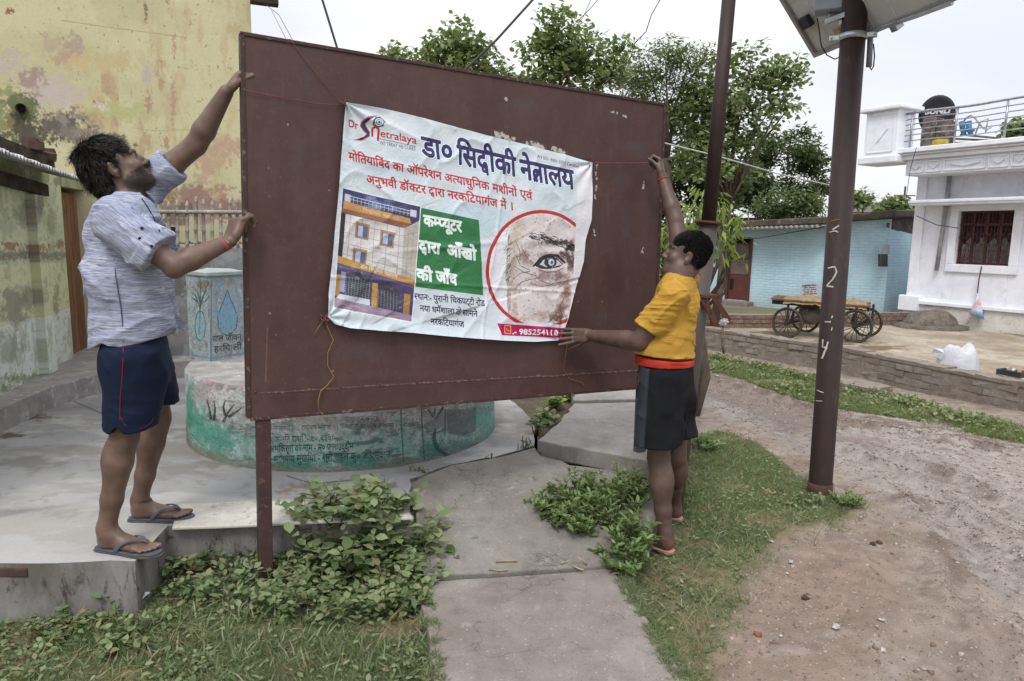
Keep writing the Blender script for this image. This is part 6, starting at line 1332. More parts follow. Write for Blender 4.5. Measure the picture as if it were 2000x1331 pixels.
# the panel, seen from beneath
cA = at_y(1592, 112, 5.1); cB = at_z(1868, 0, float(cA[2])+.0); ab = unit(cB-cA)
r1 = ray(1525, 0); tq = -np.dot(CC-cA, ab)/np.dot(r1, ab); cD = CC+r1*tq; ad = unit(cD-cA); pn_ = unit(np.cross(ab, ad)); pn_ = pn_ if pn_[2] > 0 else -pn_
Lp, Wp = 1.8, .82
def PP(u_, v_q, o_=0): return cA+ab*u_+ad*v_q+pn_*o_
bkm_ = NT('panel_backsheet'); bkm_.col(bkm_.ramp(bkm_.noise(bkm_.coord('World'), 3, 4), [(.3, lin((190, 190, 188))), (.7, lin((170, 170, 170)))])); bkm_.b.inputs['Roughness'].default_value = .5; bkm_ = bkm_.m
spn = empty('solar_panel', PP(Lp/2, Wp/2)-np.array(sp.location[:])); spn.parent = sp
def pbox(name, u0, u1, v0, v1, o0, o1, mat): return MB().hexa([PP(*q, o0) for q in ((u0, v0), (u1, v0), (u1, v1), (u0, v1))]+[PP(*q, o1) for q in ((u0, v0), (u1, v0), (u1, v1), (u0, v1))]).build(name, mat, spn)
pbox('panel_sheet', .012, Lp-.012, .012, Wp-.012, .015, .022, bkm_)
lnm = mat_rough('cell_gap', lin((214, 212, 206)), None, 9, .6, 0)
b = MB()
for k in range(1, 9): u_ = Lp*k/9; b.hexa([PP(*q, .012) for q in ((u_-.003, .03), (u_+.003, .03), (u_+.003, Wp-.03), (u_-.003, Wp-.03))]+[PP(*q, .0145) for q in ((u_-.003, .03), (u_+.003, .03), (u_+.003, Wp-.03), (u_-.003, Wp-.03))])
for k in range(1, 4): v_q = Wp*k/4; b.hexa([PP(*q, .0115) for q in ((.03, v_q-.003), (Lp-.03, v_q-.003), (Lp-.03, v_q+.003), (.03, v_q+.003))]+[PP(*q, .0142) for q in ((.03, v_q-.003), (Lp-.03, v_q-.003), (Lp-.03, v_q+.003), (.03, v_q+.003))])
b.build('cell_lines', lnm, spn)
alm = mat_rough('aluminium_frame', lin((168, 166, 160)), lin((140, 138, 134)), 9, .45, .05, metal=.5)
for a_ in ((0, Lp, 0, .03), (0, Lp, Wp-.03, Wp), (0, .03, .03, Wp-.03), (Lp-.03, Lp, .03, Wp-.03)): pbox('frame_bar', *a_, -.012, .03, alm)
jb = MB().box(at_y(1578, 40, 4.3)*0+PP(*[float(x) for x in (np.dot(on_plane(1578, 40, cA, pn_)-cA, ab), np.dot(on_plane(1578, 40, cA, pn_)-cA, ad))], -.02), (.1, .08, .04), (ab, ad, pn_)).build('junction_box', blk, spn, bevel=.008)
q = on_plane(1632, 63, cA, pn_)-cA; MB().box(PP(np.dot(q, ab), np.dot(q, ad), .010), (.06, .035, .002), (ab, ad, pn_)).build('rating_label', mat_rough('label_yellow', lin((190, 170, 120)), lin((150, 130, 90)), 60), spn)
def ptp(px, py, o_=-.02): return on_plane(px, py, cA+pn_*o_, pn_)
MB().tube([ptp(1596, 36), ptp(1600, 60), ptp(1604, 90, -.05), ptp(1615, 108, -.08), ptp(1630, 116, -.1), ptp(1640, 112, -.1), pn(1652, 96, .05)], .004, 6).build('cable', blk, spn, True)
b = MB(); b.tube([ptp(1700, 62), ptp(1790, 32), ptp(1860, 6)], .012, 6); b.box(ptp(1750, 50, -.02), (.05, .05, .05), (ab, ad, pn_)); b.build('support_rail', gal, spn)
# ================================================================== THIN STEPPED POLE WITH FLANGE
q0 = at_z(1316, 992, -.05); q1 = at_y(1384, 434, q0[1]+.02); q2 = at_y(1427, -40, q0[1]+.03); rp = empty('stepped_pole', q0, 'leaning rusty pole with a flange where it steps from thick to thin', 'pole')
lowm = mat_rough('pole_grey_paint', lin((84, 66, 60)), lin((80, 80, 76)), 3, .6, .3, .003, c3=lin((96, 92, 86)), stretch=(1, 1, .4)); d = unit(q1-q0)
MB().tube([q0-d*.2, q1-d*.01], [.055, .056], 20).build('lower_shaft', lowm, rp, True); MB().tube([q1, q2], [.042, .038], 18).build('upper_shaft', polem, rp, True); rst = mat_rough('rust', lin((104, 62, 46)), lin((78, 50, 40)), 14, .85, .4, .003)
MB().tube([q1-d*.012, q1+d*.004], .078, 20).build('flange', rst, rp, True)
b = MB(); z_ = at_y(1384, 507, q1[1]-.05); MB().tube([z_, z_+[0, -.006, 0]], .007, 8).build('bolt_hole', blk, rp)
# hand-pump like bracket
Yb = float(q0[1])-.02
def pq(px, py, dy=0): return at_y(px, py, Yb+dy)
b = MB()
for (a, c, dy) in (((1370, 578), (1398, 634), -.05), ((1394, 582), (1424, 628), .05)):
    A0, A1 = pq(*a, dy), pq(*c, dy); dq = unit(A1-A0); nq = unit(np.cross(dq, [0, 1, 0])); b.box((A0+A1)/2, (np.linalg.norm(A1-A0), .012, .035), (dq, [0, 1, 0], nq))
b.box(pq(1380, 578), (.09, .13, .02)); A0, A1 = pq(1396, 636, -.06), pq(1428, 630, .06); dq = unit(A1-A0); b.box((A0+A1)/2, (np.linalg.norm(A1-A0), .03, .015), (dq, np.cross(up, dq), up)); b.build('bracket', rst, rp, bevel=.003)
b = MB()
for a in ((1378, 590), (1402, 622), (1388, 612)): p = pq(*a, -.08); b.tube([p, p-[0, .012, 0]], .008, 6)
b.build('bolt', blk, rp)
wpl = mat_rough('white_plastic', lin((196, 200, 206)), lin((150, 150, 150)), 20, .6, .4); rg = empty('tied_rag', pq(1413, 632, -.05), 'white plastic knotted round the rusty pole bracket with strips hanging', 'rag')
b = MB(); c = pq(1412, 631, -.05)
for k in range(9): b.tube([c+rng.normal(size=3)*.012 for _ in range(5)], .008, 5)
b.build('knot', wpl, rg, True); b = MB()
for k in range(5): x = 1412+rng.uniform(-3, 4); b.tube([pq(1412, 634, -.05), pq(x, 650, -.05), pq(x+rng.uniform(-2, 3), 668+6*k, -.05), pq(1414+rng.uniform(-2, 2), 690, -.04)], .004, 4)
b.build('strip', mat_rough('old_strips', lin((140, 126, 116)), lin((110, 98, 90)), 30), rg, True)
# ================================================================== OVERHEAD WIRES
wm_ = mat_rough('black_wire', lin((60, 60, 62)), None, 9, .7, 0); ww_ = mat_rough('white_wire', lin((196, 196, 196)), None, 9, .6, 0)
def wire(pts, r, m, lab): 
    P = [at_y(*p) for p in pts]; Q = []
    if pts[-1][1] < 0: P = [P[0]+(P[0]-P[1])*.8]+P+[P[-1]+(P[-1]-P[-2])*5]   # runs on out of the frame and down behind the board
    for a, c in zip(P[:-1], P[1:]): Q += sagline(a, c, .0, 6)[:-1]
    Q.append(P[-1]); o = MB().tube(Q, r, 6).build('wire', m, None, True); tag(o, lab, 'wire')
wire([(905, 140, 9), (970, 78, 9.2), (1045, -5, 9.5)], .016, wm_, 'thick dark twisted cable rising from behind the board to the upper centre')
wire([(662, 106, 8), (645, 50, 8), (628, -5, 8)], .013, wm_, 'dark cable rising steeply above the left half of the board')
wire([(1210, 150, 12), (1232, 112, 12), (1240, 84, 12), (1262, 62, 12), (1272, 30, 12), (1292, -5, 12)], .008, wm_, 'thin kinked wire in the sky left of the thin pole')
wire([(1040, 160, 14), (1090, 80, 14), (1150, 20, 14), (1172, -5, 14)], .007, wm_, 'thin wire crossing the top of the middle tree')
wire([(1100, 90, 14), (1140, 32, 14), (1156, -5, 14)], .006, wm_, 'second thin wire crossing the top of the middle tree')
wire([(1290, 278, 8), (1400, 305, 9), (1520, 340, 11), (1630, 364, 13)], .009, ww_, 'white wire sagging from the board edge past both poles')
wire([(800, 90, 14), (870, 122, 14), (930, 145, 14), (1000, 165, 14)], .008, ww_, 'pale wire low over the left tree just above the board')
wire([(520, 10, 7.6), (545, 30, 7), (575, 85, 6.4), (600, 150, 5.8)], .003, wm_, 'very thin line between the yellow building and the board')
p0_ = H1+hn*.3; wire([(1400, 458, 19), (1480, 466, 18.5), (1560, 452, 18), (1610, 444, 17.6)], .012, wm_, 'black cable looped along the blue house wall')
wire([(1790, 288, 14.9), (1778, 330, 14.9), (1768, 400, 14.9)], .006, wm_, 'thin wire dropping from the terrace beside the white house')
wire([(1790, 422, 15.5), (1830, 440, 15), (1872, 446, 14.8)], .010, wm_, 'black wire running to the white house window')
# far rooftops and a concrete tank beyond the blue house
fb_ = mat_rough('far_concrete', lin((150, 150, 150)), lin((124, 124, 126)), .8, .95, .3); c = at_y(1725, 398, 40)
o = MB().box((c[0], 40, c[2]/2-.1), (3.2, 3, c[2]+.2)).build('far_house', fb_, bevel=.05); tag(o, 'grey concrete building far behind the blue house roof', 'building')
c = at_y(1690, 408, 34); o = MB().box((c[0], 34, c[2]-.1), (2.6, 2, .18)).build('far_roof_sheet', fb_); MB().box((c[0]-.8, 34, (c[2]-.2)/2), (.2, .2, c[2]-.1)).build('post', fb_, o); MB().box((c[0]+.8, 34, (c[2]-.2)/2), (.2, .2, c[2]-.1)).build('post', fb_, o); tag(o, 'pale flat shed roof far behind the blue house', 'shed')
b = MB(); q = at_y(1765, 400, 40); b.tube([(q[0], 40, 0), (q[0], 40, q[2]+1.0)], .05, 6); b.tube([(q[0]-.6, 40, q[2]+.5), (q[0]+.6, 40, q[2]+.5)], .03, 5); tag(b.build('antenna', wm_), 'thin aerial on the skyline left of the white house', 'aerial')
# ================================================================== BODIES: smooth blended volumes turned into one surface
class Vol:
    def __init__(s, lo, hi, h):
        s.lo = np.array(lo, float); s.h = h; s.n = np.ceil((np.array(hi)-s.lo)/h).astype(int)+1
        s.f = np.full(tuple(s.n), .2, np.float32)
    def box(s, lo, hi, pad):
        a = np.clip(np.floor((np.array(lo)-pad-s.lo)/s.h).astype(int), 0, s.n-1); b = np.clip(np.ceil((np.array(hi)+pad-s.lo)/s.h).astype(int)+1, 1, s.n)
        if (b <= a).any(): return None
        g = [s.lo[i]+s.h*np.arange(a[i], b[i], dtype=np.float32) for i in range(3)]
        X, Y, Z = np.meshgrid(*[q.astype(np.float32) for q in g], indexing='ij')
        return tuple(slice(a[i], b[i]) for i in range(3)), X, Y, Z
    def comb(s, sl, d, k, sub=False):
        f = s.f[sl]; d = d.astype(np.float32)
        if sub:
            h = np.clip(.5-.5*(f+d)/k, 0, 1) if k > 0 else (f < -d); r = f*(1-h)+(-d)*h+(k*h*(1-h) if k > 0 else 0)
        else:
            h = np.clip(.5+.5*(d-f)/k, 0, 1) if k > 0 else None
            r = np.minimum(f, d) if k <= 0 else d*(1-h)+f*h-k*h*(1-h)
        s.f[sl] = r
    def cone(s, a, b, ra, rb, k=.02, wide=None, ratio=1.0, clip=None, sub=False, wr=0.0):
        """tapered limb; wide: axis along which the section is stretched by ratio; clip: [(point, outward normal)]"""
        a = np.array(a, float); b = np.array(b, float); R = max(ra, rb)*max(ratio, 1)
        B = s.box(np.minimum(a, b)-R, np.maximum(a, b)+R, k+.012)
        if B is None: return
        sl, X, Y, Z = B; d = b-a; L2 = float(d@d)+1e-12
        px, py, pz = X-a[0], Y-a[1], Z-a[2]
        t = np.clip((px*d[0]+py*d[1]+pz*d[2])/L2, 0, 1); px -= t*d[0]; py -= t*d[1]; pz -= t*d[2]
        if wide is not None:
            w = unit(wide); q = (px*w[0]+py*w[1]+pz*w[2])*(1-1/ratio); px -= q*w[0]; py -= q*w[1]; pz -= q*w[2]
        ds = np.sqrt(px*px+py*py+pz*pz)-(ra+(rb-ra)*t)
        if wide is not None and ratio < 1: ds = ds*ratio**.5
        if clip:
            for c, n in clip:
                n = unit(n); ds = np.maximum(ds, (X-c[0])*n[0]+(Y-c[1])*n[1]+(Z-c[2])*n[2])
        s.comb(sl, ds, k, sub)
    def chain(s, pts, rr, k=.02, **kw):
        for i in range(len(pts)-1): s.cone(pts[i], pts[i+1], rr[i], rr[i+1], k, **kw)
    def ell(s, c, r, M=np.eye(3), k=.015, sub=False):
        """M columns: local axes"""
        c = np.array(c, float); r = np.array(r, float); R = np.abs(M)@r
        B = s.box(c-R, c+R, k+.012)
        if B is None: return
        sl, X, Y, Z = B; X = X-c[0]; Y = Y-c[1]; Z = Z-c[2]
        q = [(X*M[0, i]+Y*M[1, i]+Z*M[2, i]) for i in range(3)]
        k0 = np.sqrt(sum((q[i]/r[i])**2 for i in range(3))); k1 = np.sqrt(sum((q[i]/r[i]**2)**2 for i in range(3)))+1e-6
        s.comb(sl, k0*(k0-1)/k1, k, sub)
    def cut(s, c, n):
        n = unit(n); g = [s.lo[i]+s.h*np.arange(s.n[i]) for i in range(3)]
        d = ((g[0]-c[0])*n[0])[:, None, None]+((g[1]-c[1])*n[1])[None, :, None]+((g[2]-c[2])*n[2])[None, None, :]
        s.f = np.maximum(s.f, d.astype(np.float32))
    def disp(s, fn, band=.035):
        idx = np.nonzero(np.abs(s.f) < band); P = s.lo+np.stack(idx, 1)*s.h; s.f[idx] += fn(P).astype(np.float32)
    def mesh(s):
        f = s.f; ins = f < 0
        c = np.zeros(tuple(s.n-1), np.int8)
        for i in (0, 1):
            for j in (0, 1):
                for k in (0, 1): c += ins[i:s.n[0]-1+i, j:s.n[1]-1+j, k:s.n[2]-1+k]
        cell = np.nonzero((c > 0) & (c < 8)); cells = np.stack(cell, 1); idx = np.full(c.shape, -1, np.int32); idx[cell] = np.arange(len(cells))
        acc = np.zeros((len(cells), 3)); cnt = np.zeros(len(cells))
        for ax in range(3):
            o = [q for q in range(3) if q != ax]
            for u in (0, 1):
                for v in (0, 1):
                    p = cells.copy(); p[:, o[0]] += u; p[:, o[1]] += v; q = p.copy(); q[:, ax] += 1
                    fa = f[p[:, 0], p[:, 1], p[:, 2]]; fb = f[q[:, 0], q[:, 1], q[:, 2]]; m = (fa < 0) != (fb < 0)
                    t = fa[m]/(fa[m]-fb[m]); w = p[m].astype(float); w[:, ax] += t; acc[m] += w; cnt[m] += 1
        V = s.lo+acc/cnt[:, None]*s.h; F = []
        for ax in range(3):
            o = [q for q in range(3) if q != ax]
            a = [slice(None)]*3; b = [slice(None)]*3; a[ax] = slice(0, -1); b[ax] = slice(1, None)
            sc = ins[tuple(a)] != ins[tuple(b)]; e = np.stack(np.nonzero(sc), 1)
            e = e[(e[:, o[0]] > 0) & (e[:, o[1]] > 0) & (e[:, o[0]] < s.n[o[0]]-1) & (e[:, o[1]] < s.n[o[1]]-1)]
            def g(u, v):
                p = e.copy(); p[:, o[0]] -= u; p[:, o[1]] -= v; return idx[p[:, 0], p[:, 1], p[:, 2]]
            Q = np.stack([g(1, 1), g(0, 1), g(0, 0), g(1, 0)], 1); inside = ins[e[:, 0], e[:, 1], e[:, 2]]
            flip = inside if ax != 1 else ~inside
            Q = np.where(flip[:, None], Q, Q[:, ::-1]); Q = Q[(Q >= 0).all(1)]; F.append(Q)
        return V, np.concatenate(F)
def fold(P, dirs):
    """cloth folds: long broken ridges across d, fading in and out. dirs: (across direction, spacing, height, seed)"""
    out = np.zeros(len(P))
    for d, wl, amp, sd in dirs:
        d = unit(d); t = unit(np.cross(d, [.31, .9, .2])); u = np.cross(d, t)
        w = (vn3(P*5+sd, sd)-.5)*1.6
        Q = np.stack([P@d/wl+w, P@t/(wl*4)+w*.4, P@u/(wl*4)], 1)+sd*1.7
        r = 1-np.abs(2*vn3(Q, sd+1)-1); m = sstep(.38, .62, vn3(P*6.5+sd*3, sd+2)); out += amp*((r**2.2)*m*1.5-.25)
    return -out*.62
def frame(fwd, upv):
    y = unit(fwd); x = unit(np.cross(y, upv)); z = np.cross(x, y); return np.stack([x, y, z], 1)   # x right, y forward, z up
def head(v, c, M, sc=1.0, fat=1.0):
    def p(x, y, z): return c+M@(np.array([x, y, z])*sc)
    def e(x, y, z, a, b, d, k=.015, sub=False, tilt=None):
        m = M if tilt is None else M@tilt
        v.ell(p(x, y, z), np.array([a, b, d])*sc, m, k, sub)
    e(0, -.018, .035, .076, .094, .088); e(0, .028, -.03, .062*fat, .066, .086, .03); e(0, .052, -.085, .036*fat, .036, .034, .03); e(0, .078, -.102, .018, .016, .016, .02)
    for s_ in (-1, 1):
        e(s_*.048*fat, .012, -.068, .024, .036, .032, .03); e(s_*.042*fat, .062, -.028, .022*fat, .022, .024, .02); v.cone(p(s_*.012, .089, .026), p(s_*.045, .078, .024), .010*sc, .009*sc, .012)
        e(s_*.032, .094, .004, .021, .013, .013, .012, True); e(s_*.031, .074, .003, .0165, .0165, .0155, .004)
        v.cone(p(s_*.018, .090, .0015), p(s_*.044, .082, .002), .0030*sc, .0026*sc, .003, sub=True)
        e(s_*.012, .099, -.036, .009, .011, .008, .007); e(s_*.007, .104, -.043, .0045, .006, .004, .002, True)
        e(s_*.079, -.012, -.008, .008, .021, .032, .006, tilt=rot3(s_*-.35, .12, 0)); e(s_*.0865, -.004, -.002, .006, .011, .019, .004, True); e(s_*.077, -.006, -.036, .007, .010, .010, .006)
    v.chain([p(0, .086, .02), p(0, .099, -.008), p(0, .111, -.030)], [.0075*sc, .008*sc, .0100*sc], .010); e(0, .108, -.036, .009, .009, .007, .008)
    v.cone(p(-.019, .084, -.060), p(0, .092, -.057), .006*sc, .007*sc, .006); v.cone(p(.019, .084, -.060), p(0, .092, -.057), .006*sc, .007*sc, .006); v.cone(p(-.016, .085, -.071), p(.016, .085, -.071), .0075*sc, .0075*sc, .006)
    v.cone(p(-.022, .092, -.065), p(.022, .092, -.065), .0022*sc, .0022*sc, .002, sub=True)
    return p
def hand(v, w, d, pn, side, curls, L=.185, spread=.1, thumb=(.6, .5, .5), k=.006):
    """w wrist, d wrist->knuckles, pn the way the palm faces, side: +1 thumb on the cross(d,pn) side; curls: 4x3 joint bends"""
    d = unit(d); pn = unit(pn-d*np.dot(pn, d)); x = np.cross(d, pn)*side; ks = L/.185
    pl = .095*ks
    for t, u in ((-.030, .0), (-.01, .0), (.012, .0), (.030, .0)):
        v.cone(w+x*t*.62*ks, w+d*pl*(.98-abs(t)*1.2)+x*t*ks, .015*ks, .0115*ks, .012)
    v.ell(w+d*.035*ks+x*.026*ks+pn*.008, np.array([.017, .03, .016])*ks, np.stack([x, d, pn], 1), .012); v.ell(w+d*.035*ks-x*.024*ks+pn*.006, np.array([.014, .032, .013])*ks, np.stack([x, d, pn], 1), .012)
    Ls = (.044, .050, .046, .036); tips = []
    for i in range(4):
        o = (.033, .0115, -.011, -.031)[i]; b = w+d*pl*(.97, 1.0, .97, .90)[i]+x*o*ks; dr = unit(d+x*(1.5-i)*spread); p0 = b; q = dr; ph = (Ls[i], Ls[i]*.62, Ls[i]*.5)
        rr = (.0098, .0088, .0080, .0068) if i < 3 else (.0085, .0078, .0070, .006); 
        for j in range(3):
            a = curls[i][j]; c_, s_ = math.cos(a), math.sin(a); pnq = unit(pn-dr*np.dot(pn, dr)); q_new = q*c_+unit(pnq_cur if j else pnq)*s_
            base_n = (pnq_cur if j else pnq); pnq_cur = base_n*c_-q*s_; q = unit(q_new)
            p1 = p0+q*ph[j]*ks; v.cone(p0, p1, rr[j]*ks, rr[j+1]*ks, .0035 if j else .006); p0 = p1
        tips.append(p0)
    b = w+d*.025*ks+x*.026*ks; o, f_, c3 = thumb; q = unit(d*math.cos(o)+x*math.sin(o)+pn*f_*.6); p1 = b+q*.042*ks; v.cone(b, p1, .0145*ks, .0115*ks, .010); q2 = unit(q+pn*c3*.4+d*.25); p2 = p1+q2*.034*ks; v.cone(p1, p2, .0112*ks, .0100*ks, .004); q3 = unit(q2+pn*c3*.3); p3 = p2+q3*.027*ks; v.cone(p2, p3, .0100*ks, .0078*ks, .003)
    return tips+[p3]
def foot(v, ankle, heel, toe, side, L=None, sole=0.0, k=.012):
    """heel, toe on the ground; side +1: big toe on cross(dir,up) side"""
    d = (toe-heel)*[1, 1, 0]; L = np.linalg.norm(d); d = unit(d); x = np.cross(d, up)*side; z0 = heel[2]+sole
    def p(t, s_, z): return np.array([*(heel[:2]+d[:2]*L*t+x[:2]*s_), z0+z])
    v.ell(p(.13, 0, .032), (.030, .036, .034), np.stack([x, d, up], 1), .02); v.cone(p(.16, 0, .04), p(.16, 0, .06), .028, .026, .02)
    v.cone(ankle, p(.20, 0, .055), .034, .030, .03); v.cone(p(.2, .004, .055), p(.62, .010, .022), .030, .020, .03, wide=x, ratio=1.25); v.cone(p(.15, -.006, .022), p(.68, -.026, .014), .022, .014, .02); v.cone(p(.15, .008, .026), p(.72, .026, .018), .022, .017, .02)
    v.cone(p(.68, -.03, .014), p(.72, .03, .017), .013, .017, .014)
    ts = ((.030, 1.0, .0125), (.009, .985, .0092), (-.008, .95, .0085), (-.023, .91, .0080), (-.037, .86, .0078))
    for o, t, r in ts: v.cone(p(.72, o*.85, .014), p(t-.05, o, r+.002), r*1.05, r*.95, .005)
    s_ = np.array(ankle)+x*.03; v.ell(p(.19, .034, .072), (.010, .012, .012), np.stack([x, d, up], 1), .012); v.ell(p(.16, -.034, .062), (.010, .012, .012), np.stack([x, d, up], 1), .012)
    return p, d, x
def sandal(name, heel, toe, side, ms, mt, parent, th=.016):
    d = (toe-heel)*[1, 1, 0]; L = np.linalg.norm(d); d = unit(d); x = np.cross(d, up)*side; rt = empty(name); rt.parent = parent
    out = [(-.06, 0), (-.03, .028), (.08, .036), (.3, .034), (.5, .036), (.68, .047), (.84, .050), (.96, .042), (1.05, .022), (1.07, .0), (1.04, -.024), (.94, -.042), (.8, -.050), (.65, -.049), (.45, -.040), (.2, -.034), (.04, -.030), (-.035, -.022)]
    P = [heel+d*L*t+x*o for t, o in out]
    b = MB().slab([p[:2] for p in P], float(heel[2])-.001, float(heel[2])+th*.45); b.build('sole', mt, rt, bevel=.002)
    MB().slab([(p+(heel+d*L*.5-p)*.03)[:2] for p in P], float(heel[2])+th*.45, float(heel[2])+th).build('footbed', ms, rt, bevel=.003)
    z = float(heel[2])+th
    def q(t, o, h): return np.array([*(heel+d*L*t+x*o)[:2], z+h])
    for sg in (-1, 1):
        pts = [q(.80, .012, .001), q(.79, .014, .026), q(.70, .012+sg*.016, .044), q(.58, sg*.032, .046), q(.47, sg*.043, .028), q(.40, sg*.044, .002)]
        V = []; 
        for i, p_ in enumerate(pts):
            w = (.005, .007, .012, .014, .012, .011)[i]; V += [p_+d*w-[0, 0, .0], p_-d*w, p_+d*w+np.array([0, 0, .006])*(1)+x*sg*.003, p_-d*w+np.array([0, 0, .006])+x*sg*.003]
        F = []
        for i in range(5): k = 4*i; F += [(k, k+4, k+5, k+1), (k+2, k+3, k+7, k+6), (k, k+2, k+6, k+4), (k+1, k+5, k+7, k+3)]
        o = mk('strap', V, F, ms, rt, True); o.modifiers.new('s', 'SUBSURF').levels = 1
    return rt
def strands(name, roots, dirs, normals, length, mat, parent, w=.0012, seg=4, curl=.25, grav=.3, r=None, combs=None):
    r = r or np.random.default_rng(3); n = len(roots); L = length*r.uniform(.6, 1.15, n); P = roots-normals*.004; D = dirs.copy(); V = np.zeros((n, seg+1, 2, 3)); sidev = np.cross(dirs, normals); sidev /= np.linalg.norm(sidev, axis=1)[:, None]+1e-9
    ph = r.uniform(0, 6, n)
    for i in range(seg+1):
        ww = w*(1-.8*i/seg); V[:, i, 0] = P+sidev*ww; V[:, i, 1] = P-sidev*ww
        D = D+sidev*(curl*np.sin(ph+i*1.7))[:, None]*.5-np.array([0, 0, grav])/seg+r.normal(size=(n, 3))*curl*.15-normals*.10*i/seg; D /= np.linalg.norm(D, axis=1)[:, None]; P = P+D*(L/seg)[:, None]
    base = (np.arange(n)*(seg+1)*2)[:, None, None]; F = np.array([[2*i, 2*i+1, 2*i+3, 2*i+2] for i in range(seg)])[None]+base
    return mk(name, V.reshape(-1, 3), F.reshape(-1, 4), mat, parent, True, attrs={'rnd': np.repeat(r.random(n), (seg+1)*2)})
def vnorm(V, F):
    n = np.zeros_like(V); a = np.cross(V[F[:, 2]]-V[F[:, 0]], V[F[:, 3]]-V[F[:, 1]])
    for i in range(4): np.add.at(n, F[:, i], a)
    return n/(np.linalg.norm(n, axis=1)[:, None]+1e-12)
# materials of the two men
def skinmat(name, base, dark, hairc):
    t = NT(name); v = t.coord('World'); n = t.noise(v, 22, 5, .6); c = t.mix(t.ramp(n, [(.35, 0.), (.65, 1.)]), base, dark); c = t.mix(t.ramp(t.noise(v, 7, 4), [(.45, 0.), (.7, .5)]), c, tuple(min(1, x*1.45) for x in base))
    a = t.n('Attribute'); a.attribute_name = 'beard'; g = t.noise(v, 260, 2, .6); f = t.math('MULTIPLY', a.outputs['Fac'], t.ramp(g, [(.25, .55), (.6, 1.)])); c = t.mix(f, c, hairc)
    a2 = t.n('Attribute'); a2.attribute_name = 'warm'; c = t.mix(a2.outputs['Fac'], c, tuple(min(1, x*y) for x, y in zip(base, (1.7, 1.5, 1.45))))
    t.col(c); t.b.inputs['Roughness'].default_value = .48; t.b.inputs['Specular IOR Level'].default_value = .42; t.b.inputs['Subsurface Weight'].default_value = .06; t.b.inputs['Subsurface Radius'].default_value = (.02, .008, .004); t.b.inputs['Subsurface Scale'].default_value = .3
    t.bump(t.math('ADD', t.noise(v, 240, 3), t.math('MULTIPLY', t.noise(v, 60, 3), 1.2)), .18, .002); return t.m
def clothmat(name, c1, c2, sc=9, weave=900, rough=.85, bump=.3, ripple=0):
    t = NT(name); v = t.coord('World'); n = t.noise(v, sc, 6, .6); c = t.mix(t.ramp(n, [(.35, 0.), (.65, 1.)]), c1, c2); t.col(c); t.b.inputs['Roughness'].default_value = rough; t.b.inputs['Specular IOR Level'].default_value = .15
    h = t.math('ADD', t.noise(v, weave, 2), t.math('MULTIPLY', t.noise(v, 26, 4, .55, 1.), 2.5))
    if ripple: m_ = t.ramp(t.noise(v, 5, 2), [(.42, 0.), (.6, 1.)]); h = t.math('ADD', h, t.math('MULTIPLY', t.math('MULTIPLY', t.noise(t.coord('World', (3.5, 3.5, 34)), 1.6, 3, .5, 1.2), m_), ripple))
    t.bump(h, bump, .004); return t.m
def hairmat(name, c): t = NT(name); a = t.n('Attribute'); a.attribute_name = 'rnd'; t.col(t.ramp(a.outputs['Fac'], [(0, c), (.6, tuple(x*2.0 for x in c)), (1, (.034, .024, .018))])); t.b.inputs['Roughness'].default_value = .55; t.b.inputs['Specular IOR Level'].default_value = .25; return t.m
def eyes(p, M, sc, parent, em, im_):
    for s_ in (-1, 1):
        c = p(s_*.031, .0745, .0025); V = []; F = []; r = .0136*sc; nn = 12
        for j in range(nn+1):
            for i in range(16): th = math.pi*j/nn; a = 2*math.pi*i/16; V.append(c+M@np.array([math.sin(th)*math.cos(a), math.cos(th), math.sin(th)*math.sin(a)])*r)
        F = [(j*16+i, j*16+(i+1) % 16, (j+1)*16+(i+1) % 16, (j+1)*16+i) for j in range(nn) for i in range(16)]
        e = mk('eye', V, F, em, parent, True)
        b = MB(); c2 = c+M@np.array([0, r*.93, 0]); b.add([c2+M@np.array([math.cos(a)*.0068, .0016, math.sin(a)*.0068])*sc for a in np.linspace(0, 6.28, 16, endpoint=False)], [list(range(16))]); b.build('iris', im_, e)
eyem = mat_rough('eye_white', lin((150, 138, 128)), None, 9, .3, 0); irism = mat_rough('iris_brown', lin((36, 24, 20)), None, 9, .2, 0)
hairm = hairmat('black_hair', (.006, .005, .005)); hairbase = mat_rough('scalp_hair', (.004, .0036, .0036), (.006, .0055, .0055), 60, .95, .8, .004, fine=300, spec=.03)
